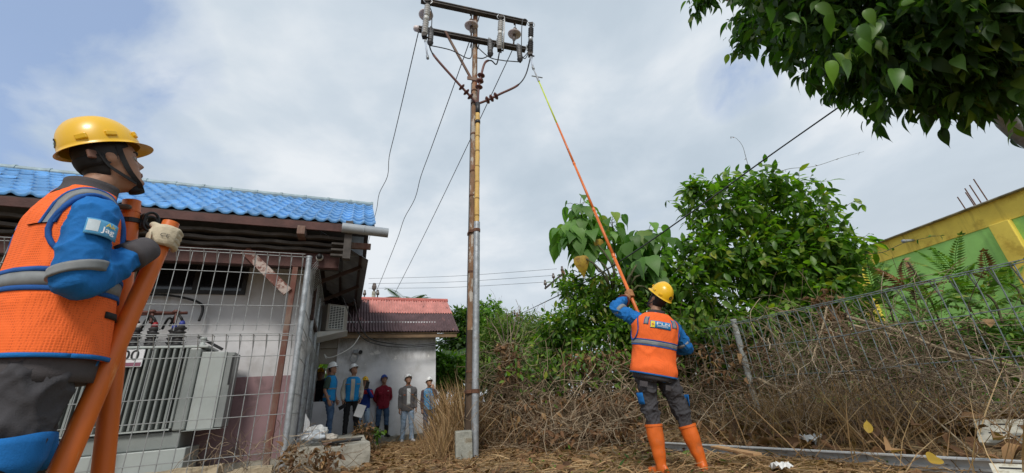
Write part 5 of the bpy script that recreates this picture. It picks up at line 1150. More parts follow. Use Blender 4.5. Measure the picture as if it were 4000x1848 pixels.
# ================================================================== PEOPLE : shared builders
m_skin = M('brown_skin', (.33, .175, .11), rough=.55, var=.08, scale=20, spec=.35, sss=.08)
m_hair = M('black_hair', (.012, .010, .010), rough=.6, var=.3, scale=60)
m_eye = M('eye_white', (.36, .33, .30), rough=.3, var=.02)
m_iris = M('dark_iris', (.015, .01, .008), rough=.15)
m_lip = M('lip_skin', (.24, .095, .075), rough=.5, var=.06)
def cloth(name, col, var=.12, rough=.85, bump=.25, col2=None, scale=9, **k): return M(name, col, rough=rough, var=var, scale=scale, bump=bump, bscale=220, col2=col2, spec=.25, **k)
def mesh_vest_mat():
    """orange knitted mesh: rows of small open holes"""
    if 'orange_mesh' in MATS: return MATS['orange_mesh']
    mt = M('orange_mesh', (.90, .155, .032), rough=.8, var=.07, scale=5, bump=.0, spec=.25); t = mt.node_tree
    b = [n for n in t.nodes if n.type == 'BSDF_PRINCIPLED'][0]; src = b.inputs['Base Color'].links[0].from_socket
    tc = N(t, 'ShaderNodeTexCoord'); mp = N(t, 'ShaderNodeMapping'); mp.inputs['Scale'].default_value = (150, 150, 115); LK(t, tc.outputs['Object'], mp.inputs[0])
    vo = N(t, 'ShaderNodeTexVoronoi', i_Scale=1.0, i_Randomness=.12); LK(t, mp.outputs[0], vo.inputs['Vector'])
    k = ramp(t, vo.outputs['Distance'], [(.18, (1, 1, 1)), (.36, (0, 0, 0))])
    LK(t, mixc(t, math_n(t, 'MULTIPLY', k, .5), src, (.42, .06, .02)), b.inputs['Base Color'])
    bp = N(t, 'ShaderNodeBump', i_Strength=.6, i_Distance=.004); LK(t, vo.outputs['Distance'], bp.inputs['Height']); LK(t, bp.outputs[0], b.inputs['Normal'])
    return mt
m_orange = mesh_vest_mat()
m_cblue = cloth('bright_blue_drill', (.012, .135, .40), var=.14)
m_tblue = cloth('blue_trim', (.02, .09, .30))
m_refl = M('grey_reflective_tape', (.20, .21, .215), rough=.55, var=.15, scale=14)
m_cgrey = cloth('charcoal_drill', (.052, .050, .055), var=.16)
m_cgrey2 = cloth('dark_grey_cuff', (.075, .068, .072), var=.12)
m_hyel = M('yellow_helmet_plastic', (.80, .46, .008), rough=.33, var=.03, scale=3, coat=.25, spec=.5, rvar=.06)
m_hwhite = M('white_helmet_plastic', (.75, .75, .74), rough=.3, var=.02, coat=.3)
m_hblue = M('blue_helmet_plastic', (.02, .07, .38), rough=.3, var=.03, coat=.3)
m_strap = M('black_webbing', (.012, .012, .013), rough=.75, var=.2)
m_boot = M('orange_rubber_boot', (.66, .13, .016), rough=.42, var=.10, scale=6, col2=(.42, .13, .045), c2=(.55, .72), s2=5)
m_glove = M('dirty_cream_glove', (.50, .43, .31), rough=.85, var=.15, scale=12, bump=.3, bscale=120, col2=(.33, .27, .19), c2=(.55, .72), s2=9)
m_gloved = M('dark_coated_glove', (.10, .09, .075), rough=.7, var=.2, scale=14)
m_leather = M('tan_leather_gauntlet', (.36, .165, .065), rough=.7, var=.18, scale=8, bump=.3, bscale=60, col2=(.2, .085, .035), c2=(.55, .72), s2=6)
m_stick = M('orange_fibreglass', (.66, .15, .022), rough=.42, var=.10, scale=4, spec=.45, col2=(.42, .11, .03), c2=(.55, .75), s2=5, stretch=(1, 1, .5))
m_stickin = M('dark_tube_inside', (.25, .06, .02), rough=.7)
m_sticky = M('yellow_green_fibreglass', (.52, .62, .03), rough=.4, var=.06)

def ring(c, u, v, a, b, n=24, e=2.3, b2=None):
    out = []
    for i in range(n):
        t = 2*pi*i/n; ct, st = cos(t), sin(t)
        x = abs(ct)**(2/e)*(1 if ct >= 0 else -1); y = abs(st)**(2/e)*(1 if st >= 0 else -1)
        out.append(c + u*(a*x) + v*((b if st >= 0 or b2 is None else b2)*y))
    return out
class Loft:
    """stack of (z, cx, cy, a, b) sections, smoothly interpolated"""
    def __init__(s, tab, e=2.3): s.t = tab; s.e = e
    def sec(s, z):
        T = s.t
        if z <= T[0][0]: return T[0]
        for i in range(len(T)-1):
            if z <= T[i+1][0]:
                a, b, c, d = T[max(i-1, 0)], T[i], T[i+1], T[min(i+2, len(T)-1)]; t = (z-b[0])/(c[0]-b[0])
                return [.5*((2*b[k])+(c[k]-a[k])*t+(2*a[k]-5*b[k]+4*c[k]-d[k])*t*t+(3*b[k]-a[k]-3*c[k]+d[k])*t**3) if k else z for k in range(len(b))]
        return T[-1]
    def pt(s, th, z, off=0):
        q = s.sec(z); ct, st = cos(th), sin(th); e = s.e
        return V((q[1]+(q[3]+off)*abs(ct)**(2/e)*(1 if ct >= 0 else -1), q[2]+(q[4]+off)*abs(st)**(2/e)*(1 if st >= 0 else -1), z))
    def rings(s, z0, z1, n, off=0, k=32): return [[s.pt(2*pi*j/k, z0+(z1-z0)*i/n, off) for j in range(k)] for i in range(n+1)]
    def strip(s, th0, th1, z0, z1, off, nu=24, nv=2):
        """closed thin band lying on the surface"""
        g = [[s.pt(th0+(th1-th0)*i/nu, z0+(z1-z0)*j/nv, off) for j in range(nv+1)] for i in range(nu+1)]
        h = [[s.pt(th0+(th1-th0)*i/nu, z0+(z1-z0)*j/nv, off-.006) for j in range(nv+1)] for i in range(nu+1)]
        rows = [a + b[::-1] for a, b in zip(g, h)]
        return rows
    def xat(s, y, z, off=0):
        q = s.sec(z); r = min(.999, abs((y-q[2])/q[4])); return q[1] + (q[3]+off)*(1-r**s.e)**(1/s.e)
def remesh(mb, name, mats, parent, X, voxel, it=6, disp=None, pick=None):
    """union every closed piece of mb into one continuous skin, smooth it, displace it, place it through X"""
    me = mb.mesh('tmp', mats); o = bpy.data.objects.new('tmp', me); COL.objects.link(o)
    md = o.modifiers.new('r', 'REMESH'); md.mode = 'VOXEL'; md.voxel_size = voxel; md.use_smooth_shade = True
    if it: sm = o.modifiers.new('s', 'SMOOTH'); sm.iterations = it; sm.factor = .5
    dg = bpy.context.evaluated_depsgraph_get(); dg.update(); ev = o.evaluated_get(dg)
    out = bpy.data.meshes.new_from_object(ev); bpy.data.objects.remove(o); bpy.data.meshes.remove(me); out.name = name
    if disp:
        for v, nn in zip(out.vertices, [V(q.vector) for q in out.vertex_normals]): v.co = v.co + nn*disp(v.co)
    off = origin_of(parent)
    for v in out.vertices: v.co = X(v.co) - off
    out.materials.clear()
    for q in (mats if isinstance(mats, (list, tuple)) else [mats]): out.materials.append(q)
    out.polygons.foreach_set('use_smooth', [True]*len(out.polygons)); out.update()
    return link(name, out, parent)
def placed(mb, X):
    r = MB(); r.v = [X(p) for p in mb.v]; r.f = mb.f; r.m = mb.m; return r
HEADT = [(-.124, .0, .020, .006, .006, .006), (-.118, 0, .0, .028, .052, .010), (-.106, 0, 0, .038, .076, .030), (-.090, 0, 0, .050, .087, .050), (-.072, 0, 0, .059, .082, .066), (-.055, 0, 0, .063, .0865, .074), (-.040, 0, 0, .066, .083, .078), (-.015, 0, 0, .071, .084, .088), (.010, 0, 0, .0735, .083, .095), (.030, 0, 0, .0755, .091, .098), (.060, 0, 0, .076, .088, .098), (.090, 0, 0, .062, .066, .083), (.110, 0, 0, .036, .036, .05), (.119, 0, 0, .006, .006, .008)]
def head_pt(th, z, off=0):
    T = HEADT
    for i in range(len(T)-1):
        if z <= T[i+1][0] or i == len(T)-2:
            t = min(1, max(0, (z-T[i][0])/(T[i+1][0]-T[i][0]))); q = [T[i][k]+(T[i+1][k]-T[i][k])*t for k in range(6)]; break
    ct, st = cos(th), sin(th); e = 2.15
    x = (q[3]+off)*abs(ct)**(2/e)*(1 if ct >= 0 else -1); y = ((q[4] if st >= 0 else q[5])+off)*abs(st)**(2/e)*(1 if st >= 0 else -1) + q[2]
    if st > 0:
        g = lambda x0, sx, z0, sz: math.exp(-((x-x0)/sx)**2-((z-z0)/sz)**2)
        nz = max(0, min(1, (.028-z)/.046))**1.2 if z > -.018 else max(0, 1-(-.018-z)/.014)
        y += .029*nz*math.exp(-(x/(.009+.007*nz))**2) - .010*(g(.031, .016, .010, .013)+g(-.031, .016, .010, .013)) + .006*g(0, .02, -.049, .006) + .005*g(0, .018, -.060, .006) - .004*g(0, .02, -.071, .006) + .006*g(0, .018, -.092, .014) + .004*(g(.045, .018, -.018, .02)+g(-.045, .018, -.018, .02))
    return V((x, y, z))
def head_mb(mb, H, s=1):
    mb.loft([[H @ (head_pt(2*pi*j/56, -.124+.243*i/40)*s) for j in range(56)] for i in range(41)])
    for sd in (-1, 1):      # ears
        rr = []
        for i in range(7):
            t = i/6; w = sin(pi*min(.999, max(.001, t)))**.6
            rr.append([H @ (V((sd*(.070+.014*w*(.6+.4*cos(a))), -.010+.020*w*sin(a)-.006*t+.004, -.032+.066*t+.004*cos(a)))*s) for a in [2*pi*k/10 for k in range(10)]])
        mb.loft(rr if sd > 0 else [r[::-1] for r in rr])
def limb(mb, pts, rad, k=5, n=14, sq=1.0):
    c = crom([V(p) for p in pts], k); rr = []
    for i in range(len(c)):
        t = i/k; j = min(int(t), len(rad)-2); f = t-j; f = f*f*(3-2*f); rr.append(rad[j]*(1-f)+rad[j+1]*f)
    mb.tube(c, rr, n)
def finger(mb, pts, r, n=7):
    c = crom(pts, 3); L = len(c)
    mb.tube([c[0]] + c + [c[-1]+(c[-1]-c[-2]).normalized()*r*.55], [r*.6] + [r*(1.04-.20*i/L) for i in range(L)] + [r*.4], n)
def hand_relaxed(mb, wrist, d, pn, side, s=1, curl=.6):
    """palm and five bent fingers; d = towards fingers, pn = palm normal (the way the fingers curl), side = thumb direction"""
    d = d.normalized(); side = (side - d*side.dot(d)).normalized(); pn = d.cross(side) if d.cross(side).dot(pn) > 0 else side.cross(d)
    mb.loft([ring(wrist+d*(x*s), side, pn, a*s, b*s, 12) for x, a, b in ((-.01, .026, .020), (.02, .033, .020), (.05, .041, .017), (.085, .042, .014), (.094, .036, .010))])
    for off, l, cc in ((.030, .070, 0), (.010, .079, .05), (-.010, .074, .1), (-.029, .058, .15)):
        p = wrist + d*(.086*s) + side*(off*s); pts = [p - d*.012*s]; a = .15; 
        pts.append(p)
        for k, f in enumerate((.45, .32, .25)):
            a += (curl+cc)*(.5 if k == 0 else .75); p = p + (d*cos(a)+pn*sin(a))*(l*f*s); pts.append(p)
        finger(mb, pts, .0088*s)
    p = wrist + d*.02*s + side*.026*s; pts = [p, p+(d*.5+side*.8+pn*.25)*.035*s, p+(d*.9+side*.75+pn*.45)*.058*s, p+(d*1.35+side*.6+pn*.6)*.068*s]; finger(mb, pts, .0105*s)
def hand_grip(mb, C, A, Nn, r, wrist, s=1, fr=.0098, spread=.0205, grow=0):
    """fist closed round a rod: C on its axis, A along it towards the index finger, Nn from the axis to the back of the palm"""
    A = A.normalized(); Nn = (Nn - A*Nn.dot(A)).normalized(); T = A.cross(Nn)
    if T.dot(C-wrist) < 0: T = -T
    R1 = r + .012*s + grow
    P = lambda ph, al, rr=R1: C + A*al + (Nn*cos(ph)+T*sin(ph))*rr
    # palm wraps part of the rod
    rows = []
    for t, w in ((-1.05, .034), (-.7, .040), (-.3, .043), (.15, .043), (.55, .040)):
        cc = C + (Nn*cos(t)+T*sin(t))*(R1+.004*s); nn = (Nn*cos(t)+T*sin(t)); rows.append(ring(cc, A, nn, (w+grow)*s, (.0165+grow*.5)*s, 12, 2.6))
    wd = (rows[0][0]-wrist)
    rows = [ring(wrist, A, (Nn*.5-T*.86).cross(A).cross(A)*-1 if False else Nn, (.030+grow)*s, (.024+grow)*s, 12, 2.2), ring(wrist.lerp(C+(Nn*cos(1.15)-T*sin(1.15))*(R1+.010), .55), A, Nn, (.033+grow)*s, (.022+grow)*s, 12, 2.4)] + rows
    mb.loft(rows)
    for i, L in enumerate((.074, .082, .077, .062)):
        al = (1.5-i)*spread*s; pts = []; n = 6; tot = L*s/(R1*.95)*1.12
        for k in range(n+1): pts.append(P(.35+tot*k/n, al*(1-.05*k/n), R1*(1.0+.10*(k == 1)-.02*k/n)))
        finger(mb, pts, (fr+grow)*s)
    pts = [P(-.75, .030*s, R1+.004), P(-1.15, .040*s, R1+.008), P(-1.75, .046*s, R1), P(-2.35, .044*s, R1*.98)]; finger(mb, pts, (.0115+grow)*s)
def helmet(par, H, mat, s=1, detail=True, pitch=0, emblem='back', up0=.045):
    Hm = H @ Matrix.Translation((0, -.004, 0)) @ Matrix.Rotation(pitch, 4, 'X')
    T = par
    def hp(th, t, off=0):
        """t 0 at the rim .. 1 at the crown"""
        ct, st = cos(th), sin(th); a = t*pi/2
        vis = max(0, st)**2.2; rear = max(0, -st)**3
        if t < .06:
            k = t/.06; flare = (1-k)*(.005+.032*vis+.008*rear); zz = up0 - .004*rear - (1-k)*(.006+.008*vis); rx, ry = .103+off, .123+off
            return V(((rx+flare*.9)*ct, (ry+flare)*st, zz+k*.004))
        k = (t-.06)/.94; a = k*pi/2; rx, ry = .103+off, .123+off; q = cos(a)**.82
        x, y, z = rx*ct*q, ry*st*q, up0+.004+.132*sin(a)**1.05+off
        rg = math.exp(-(x/.020)**2)*min(1, k*4)*.007*(1 if -.12 < y < .115 else .3); z += rg
        y += .004*sin(a)
        return V((x, y, z))
    ts = [0, .03, .06, .09, .14, .2, .28, .36, .45, .54, .63, .72, .8, .87, .93, .97, 1]
    nseg = 56 if detail else 32
    if not detail: ts = ts[::2]
    mb = MB(); mb.grid([[Hm @ (hp(2*pi*j/nseg, t)*s) for j in range(nseg)] for t in ts], wrap=True)
    mb.grid([[Hm @ (hp(2*pi*j/nseg, t, -.004)*s) for j in range(nseg)] for t in ts], wrap=True, flip=True)
    n = nseg; o2 = len(ts)*n
    for j in range(n): mb.f.append([o2+j, o2+(j+1) % n, (j+1) % n, j]); mb.m.append(0)
    he = autosmooth(mb.build('helmet', mat, par), 50)
    if detail:
        for sd in (-1, 1):
            for th, zz, sz in ((.15, .075, (.012, .034, .020)), (-.55, .070, (.012, .036, .022)), (1.0, .085, (.026, .012, .022))):
                t0 = th if sd > 0 else pi-th; q = hp(t0, .10); q.z = zz
                ang = atan2(q.y, q.x)-(.0 if abs(th) < .9 else pi/2)
                bb = MB(); bb.box((0, 0, 0), tuple(x*s for x in sz), Matrix.Rotation(ang, 3, 'Z')); bb.v = [Hm @ (p+q*s) for p in bb.v]; bevel(bb.build('accessory_slot', mat, he), .004, 2)
    # round safety emblem: toothed black ring with a green cross
    ye = -1 if emblem == 'back' else 1; thc = -pi/2 if ye < 0 else pi/2
    def ep(u, v): 
        th = thc + (u/.123)*(-ye); t = .20 + v/.30
        return Hm @ (hp(th, t, .0015)*s)
    R0_ = .021
    bb = MB()
    for rr0, rr1, mi, k in ((.012, R0_, 0, 24),):
        vs = []
        for i in range(k):
            a = 2*pi*i/k; ro = rr1*(1.0 if i % 3 else 1.16); vs += [ep(rr0*cos(a), rr0*sin(a)), ep(ro*cos(a), ro*sin(a))]
        bb.add(vs, [(2*i, 2*i+1, (2*i+3) % (2*k), (2*i+2) % (2*k)) for i in range(k)])
    bb.cur = 1; cr = MB()
    for (w, h) in ((.008, .0028), (.0028, .008)): bb.add([ep(-w, -h), ep(w, -h), ep(w, h), ep(-w, h)], [(0, 1, 2, 3)])
    bb.build('safety_emblem', [m_strap, M('emblem_green', (.02, .25, .06), rough=.5)], he)
    return he
def face_bits(par, H, s=1, strap=True, beard=False, small=False):
    for sd in (-1, 1):
        mb = MB(); c = V((sd*.031, .069, .011)); mb.lathe(c, V((0, 1, 0)), [(-.004, .004), (0, .0105), (.006, .0095), (.0095, .006), (.011, .001)], 10); mb.v = [H @ (p*s) for p in mb.v]; ey = mb.build('eye', m_eye, par, True)
        mb = MB(); mb.lathe(c+V((0, .0085, 0)), V((0, 1, 0)), [(0, .0058), (.0028, .005), (.0032, .001)], 8); mb.v = [H @ (p*s) for p in mb.v]; mb.build('iris', m_iris, ey, True)
        mb = MB(); mb.tube(crom([V((sd*.014, .089, .031)), V((sd*.032, .086, .038)), V((sd*.049, .070, .033))], 4), [.0028, .0034, .0038, .004, .004, .0038, .0034, .003, .002], 6); mb.v = [H @ (p*s) for p in mb.v]; mb.build('eyebrow', m_hair, par, True)
    mb = MB(); mb.loft([[head_pt(pi/2+(j/9-.5)*.56*k, -.052+dz, .0012) for j in range(10)] for dz, k in ((-.011, .55), (-.007, .9), (-.001, 1), (.004, .75))], cap=False); mb.v = [H @ (p*s) for p in mb.v]; mb.build('lips', m_lip, par, True)
    # hair below the helmet: nape and sides
    rows = []
    for i in range(9):
        t = i/8; z = .085 - .15*t; a = 2.15 - .25*t*t
        rows.append([head_pt(-pi/2 + (j/20-.5)*2*a*(1 if z > .03 else (.80 if z > -.02 else .68)), z, .006+.003*(1-t)) for j in range(21)])
    rows.append([head_pt(-pi/2 + (j/20-.5)*2*a*.66, -.070, .0005) for j in range(21)])
    mb = MB(); mb.grid(rows); mb.v = [H @ (p*s) for p in mb.v]; mb.build('hair', m_hair, par, True)
    if strap:
        for sd in (-1, 1):
            pts = [(sd*.084, .020, .05), (sd*.080, .022, .0), (sd*.070, .034, -.06), (sd*.046, .058, -.108), (0, .072, -.126)]
            c = crom([V(p) for p in pts], 5); rows = [[H @ (V((p.x+sd*.002, p.y-.009, p.z))*s), H @ (V((p.x+sd*.004, p.y+.009, p.z))*s), H @ (V((p.x+sd*.001, p.y+.009, p.z))*s), H @ (V((p.x-sd*.0, p.y-.009, p.z))*s)] for p in c]
            mb = MB(); mb.grid(rows, wrap=True); mb.build('chin_strap', m_strap, par)
            c = crom([V((sd*.086, -.05, .03)), V((sd*.079, -.03, -.03)), V((sd*.070, .010, -.075)), V((sd*.050, .05, -.105))], 4); rows = [[H @ (V((p.x+sd*a_, p.y, p.z+b_))*s) for a_, b_ in ((.002, -.008), (.004, .008), (.001, .008), (-.001, -.008))] for p in c]
            mb = MB(); mb.grid(rows, wrap=True); mb.build('chin_strap', m_strap, par)
        mb = MB(); mb.loft([[H @ ((V((.028*cos(t), .056+.026*sin(t), z_)))*s) for t in [2*pi*k/14 for k in range(14)]] for z_ in (-.130, -.118, -.106)]); mb.build('chin_cup', m_strap, par, True)
BT = [(-.12, 0, -.005, .150, .112), (-.02, 0, -.012, .172, .124), (.08, 0, -.006, .160, .112), (.20, 0, .0, .160, .114), (.31, 0, .0, .178, .122), (.40, 0, -.01, .182, .114), (.455, 0, -.015, .160, .094), (.495, 0, -.015, .105, .080), (.525, 0, -.010, .066, .066)]
def torso(s, off=0, wx=1): return Loft([(z*s, cx*s, cy*s, (a*wx+off)*s, (b+off)*s) for z, cx, cy, a, b in BT])
def wr(amp, sc=9, st=(1, 1, 2.2), seed=0):
    def f(p):
        q = V((p.x*st[0]*sc+seed, p.y*st[1]*sc, p.z*st[2]*sc)); n = noise.noise(q); return amp*((1-abs(n)*2.2)*.7 + noise.noise(q*2.1)*.5 - .35)
    return f
def fold(amp, sc=7, st=(1, 1, 1), seed=0):
    """sharp-crested cloth folds"""
    def f(p):
        q = V((p.x*st[0]*sc+seed, p.y*st[1]*sc-seed, p.z*st[2]*sc)); q = q + V((noise.noise(q*.7), noise.noise(q*.7+V((5, 0, 0))), noise.noise(q*.7+V((0, 5, 0)))))*.5
        n = noise.noise(q); r = max(0, 1-abs(n)*3.2); m_ = noise.noise(q*1.9+V((3, 3, 3))); r2 = max(0, 1-abs(m_)*3.6)
        return amp*(r*r*.95 + r2*r2*.45 - .45)
    return f
def frame_m(fwd, up=V((0, 0, 1))):
    """4x4 turning +Y to fwd, +Z roughly to up, X to the right"""
    f = fwd.normalized(); r = f.cross(up).normalized(); u = r.cross(f); return Matrix((r, f, u)).transposed().to_4x4()
def shoe(mb, ank, toe, s=1, h=.075, w=.046, L=.255):
    d = V((toe.x-ank.x, toe.y-ank.y, 0)).normalized(); r = V((d.y, -d.x, 0)); b = V((ank.x, ank.y, 0)) - d*.07*s; rows = []
    for x, hw, hh in ((-.005, .02, .05), (.01, .034, .075), (.06, .038, .088), (.11, .040, .080), (.16, w, .060), (.21, w*.98, .05), (.245, w*.7, .042), (L, w*.25, .028)):
        c = b + d*x*s + V((0, 0, ank.z)); rows.append([c + r*(hw*s*cos(a)) + V((0, 0, 1))*((hh*s*max(0, sin(a)) if sin(a) > 0 else 0))*1 for a in [2*pi*k/14 for k in range(14)]])
    mb.loft(rows)

add_layer(m_stick, (.20, .06, .025), 7.0, .56, .66, (1, 1, .25), None, .7, 2); add_layer(m_stick, (.75, .34, .14), 16.0, .60, .66, (1, 1, .3), None, .6, 5)
add_layer(m_boot, (.20, .11, .06), 8.0, .50, .66, (1, 1, 1), (-1, -.5, .12, .34), .85, 3)
# ---- a general standing figure
def figure(label, pos, z0, heading, H, group=None, look=(0, 0), skin=None, shirt=None, sleeve='long', trousers=None, shoe_m=None, boots=0, vest=None, hel=None, arms=None, lean=(0, 0), legs=None, jacket=None, hands=True, voxel=.0105, vstripe=None, detail=False, wide=1.0, cuff=None, strap=True):
    s = H/1.70; root = V((pos[0], pos[1], z0)); a = radians(heading); fd = V((cos(a), sin(a), 0)); rt = V((sin(a), -cos(a), 0))
    X = lambda p: root + rt*p.x + fd*p.y + V((0, 0, p.z))
    T = thing('person', label, 'person', tuple(root), group)
    TM = Matrix.Translation((0, 0, .90*s)) @ Matrix.Rotation(lean[0], 4, 'X') @ Matrix.Rotation(lean[1], 4, 'Y')
    HM = TM @ Matrix.Translation((0, .008*s, .665*s)) @ Matrix.Rotation(radians(-look[0]), 4, 'Z') @ Matrix.Rotation(radians(look[1]), 4, 'X') @ Matrix.Scale(s, 4)
    skin = skin or m_skin
    tp = lambda p: TM @ (V(p)*s)
    A = {'L': ((-.215, -.02, .15), (-.225, .05, -.09)), 'R': ((.215, -.02, .15), (.225, .05, -.09))}
    A.update(arms or {})
    lg = {'L': ((-.092, -.005, .88), (-.10, .01, .47), (-.105, -.03, .075), -12), 'R': ((.092, -.005, .88), (.10, .01, .47), (.105, -.03, .075), 12)}
    lg.update(legs or {})
    body = MB(); head_mb(body, HM); body.tube([HM @ V((0, -.02, -.075)), tp((0, -.01, .49)), tp((0, -.01, .40))], [.055*s, .058*s, .075*s], 14)
    tor = torso(s, -.012, wide); body.loft([[TM @ p for p in r] for r in tor.rings(-.11*s, .5*s, 14)])
    sh = MB(); so = torso(s, .018 if jacket else .010, wide); sh.loft([[TM @ p for p in r] for r in so.rings(-.14*s if jacket else -.06*s, .518*s, 18)])
    info = {}
    for sd, sg in (('L', -1), ('R', 1)):
        e, w = A[sd][0], A[sd][1]; S0 = tp((sg*.10, -.012, .425)); S1 = tp((sg*.172*wide, -.015, .405)); E_, W_ = tp(e), tp(w)
        limb(body, [S0, S1, S1.lerp(E_, .5), E_, E_.lerp(W_, .45), W_], [.045*s, .05*s, .042*s, .036*s, .037*s, .026*s], 4, 12)
        if sleeve == 'long': limb(sh, [S0, S1, S1.lerp(E_, .5), E_, E_.lerp(W_, .5), E_.lerp(W_, .93)], [.05*s, .072*s, .062*s, .054*s, .050*s, .042*s], 4, 14)
        else: limb(sh, [S0, S1, S1.lerp(E_, .45), S1.lerp(E_, .85)], [.05*s, .072*s, .068*s, .062*s], 4, 14)
        d = (W_-E_).normalized(); hd = A[sd][2] if len(A[sd]) > 2 else None
        if hands:
            if hd is None: hand_relaxed(body, W_, d, V((-sg, 0.25, 0)), V((-sg*.2, 1, 0)), s)
            else: hand_relaxed(body, W_, TM.to_3x3() @ V(hd[0]), TM.to_3x3() @ V(hd[1]), TM.to_3x3() @ V(hd[2]), s, hd[3] if len(hd) > 3 else .6)
        info[sd] = (E_, W_)
    tr = MB(); tr.loft([[TM @ p for p in r] for r in torso(s, .006, wide).rings(-.12*s, .06*s, 5)])
    shoes = {}
    for sd, sg in (('L', -1), ('R', 1)):
        h, k, an, yaw = lg[sd]; h, k, an = V(h)*s, V(k)*s, V(an)*s
        limb(body, [h, h.lerp(k, .5), k, k.lerp(an, .4), an], [.078*s, .068*s, .052*s, .05*s, .034*s], 4, 12)
        ty = radians(yaw); toe = V((sin(ty), cos(ty), 0)); shoe(body, V((an.x, an.y, max(.02, an.z-.075*s+.015))), an+toe, s*.74)
        end = an if not boots else k.lerp(an, .42)
        limb(tr, [h+V((0, 0, .02*s)), h.lerp(k, .5), k, k.lerp(end, .5), end.lerp(an, .0)-V((0, 0, 0 if boots else .03*s))], [.090*s, .087*s, .073*s, .068*s, (.064 if not boots else .068)*s], 4, 16)
        sb = MB(); shoe(sb, V((an.x, an.y, max(.0, an.z-.075*s))), an+toe, s*1.04)
        if boots: limb(sb, [k.lerp(an, .35), k.lerp(an, .6), an, an-V((0, 0, .05*s))], [.066*s, .062*s, .048*s, .045*s], 4, 16)
        shoes[sd] = sb
    remesh(body, 'body', skin, T, X, .0074, 3)
    remesh(tr, 'trousers', trousers, T, X, voxel*1.2, 6, fold(.013*s, 7, (1, 1, 1.1), pos[0]))
    for sd in 'LR': remesh(shoes[sd], 'boot' if boots else 'shoe', shoe_m, T, X, voxel*.9, 3)
    shn = remesh(sh, 'jacket' if jacket else 'shirt', shirt, T, X, voxel*1.1, 5, fold(.0075*s, 8, (1, 1, 1), pos[1]))
    if vest:
        vl = torso(s, .020, wide*.97); mb = MB()
        n = 26; mb.loft([[X(TM @ p) for p in [vl.pt(2*pi*j/40, (-.10+.60*i/n)*s, wr(.006, 7, (1, 1, 2), pos[1])(vl.pt(2*pi*j/40, (-.10+.60*i/n)*s))) for j in range(40)]] for i in range(n+1)])
        vo = mb.build('vest', vest, T, True)
        for (z0_, z1_, t0, t1) in (vstripe or []):
            mb = MB(); mb.loft([[X(TM @ p) for p in r] for r in vl.strip(t0, t1, z0_*s, z1_*s, .007*s)]); mb.build('reflective_band', m_refl, vo)
        # front opening and collar edge
        mb = MB(); mb.loft([[X(TM @ p) for p in r] for r in vl.strip(pi/2-.04, pi/2+.04, -.10*s, .44*s, .006*s, 4, 12)]); mb.build('zip', M('vest_zip', (.05, .09, .16), rough=.6), vo)
    face_bits(T, Matrix.Translation(root) @ Matrix((rt, fd, V((0, 0, 1)))).transposed().to_4x4() @ HM, 1, strap)
    WM = Matrix.Translation(root) @ Matrix((rt, fd, V((0, 0, 1)))).transposed().to_4x4()
    if hel: helmet(T, WM @ HM @ Matrix.Rotation(radians(4), 4, 'X'), hel, 1, detail, 0, 'back' if detail else 'front')
    return dict(T=T, X=X, TM=TM, HM=HM, WM=WM, s=s, info=info, tor=torso(s, .010, wide), shirt=shn)
def collar(fg, mat, h=.05, open_=.5):
    s, X, TM = fg['s'], fg['X'], fg['TM']; lf = Loft([(.455*s, 0, -.012*s, .098*s, .082*s), (.49*s, 0, -.012*s, .078*s, .074*s), (.53*s, 0, -.008*s, .070*s, .070*s), (.56*s, 0, -.014*s, .076*s, .074*s)])
    mb = MB(); mb.loft([[X(TM @ p) for p in r] for r in lf.strip(pi/2+open_, pi/2+2*pi-open_, .462*s, (.515+h*.5)*s, .008*s, 28, 4)]); return mb.build('collar', mat, fg['T'], True)
def spot_px(px, ptop, y, z0):
    """ground place under pixel column px at depth y, and the height that puts the helmet top on pixel row ptop"""
    t = aty(px, ptop, y); return (t.x, t.y), (t.z - z0 - .05)

# ================================================================== FIRST WORKER (left foreground)
A1 = radians(68); FD1 = V((cos(A1), sin(A1), 0)); RT1 = V((sin(A1), -cos(A1), 0)); RO1 = V((-1.642, 1.379, 0))
X1 = lambda p: RO1 + RT1*p.x + FD1*p.y + V((0, 0, p.z))
WM1 = Matrix.Translation(RO1) @ Matrix((RT1, FD1, V((0, 0, 1)))).transposed().to_4x4()
P1 = thing('person', 'worker in yellow helmet and orange vest at the left, clutching two thick orange sticks', 'person', tuple(RO1+V((0, 0, .2))))
H1 = Matrix.Translation((.0, .0, 1.765)) @ Matrix.Rotation(radians(-14), 4, 'Z') @ Matrix.Rotation(radians(25), 4, 'X')
ST1a, ST1b = V((.105, .214, 1.555)), V((.105, .055, .21)); ST2a, ST2b = V((-.08, .135, 1.675)), V((-.08, .36, .21))
def on1(z): t = (ST1a.z-z)/(ST1a.z-ST1b.z); return ST1a.lerp(ST1b, t)
def on2(z): t = (ST2a.z-z)/(ST2a.z-ST2b.z); return ST2a.lerp(ST2b, t)
TV = Loft([(.97, 0, .0, .205, .158), (1.08, 0, -.004, .196, .152), (1.18, 0, -.008, .190, .147), (1.28, 0, -.012, .189, .145), (1.40, 0, -.024, .188, .134), (1.475, 0, -.036, .184, .118), (1.535, 0, -.04, .156, .098), (1.58, 0, -.036, .116, .084), (1.615, 0, -.028, .084, .078)], 2.25)
TS = Loft([(z, cx, cy, a-.018, b-.016) for z, cx, cy, a, b in TV.t], 2.25)
bd = MB(); head_mb(bd, H1); bd.tube([H1 @ V((0, -.02, -.07)), V((0, -.025, 1.62)), V((0, -.04, 1.52))], [.058, .060, .08], 16)
bd.loft(Loft([(z, cx, cy, a-.035, b-.03) for z, cx, cy, a, b in TV.t]).rings(.97, 1.60, 14))
SR, ER, WR_ = V((.166, -.045, 1.478)), V((.245, -.062, 1.200)), V((.172, .128, 1.392))
SLh, EL_, WL_ = V((-.178, -.06, 1.475)), V((-.235, .02, 1.24)), V((-.150, .075, 1.50))
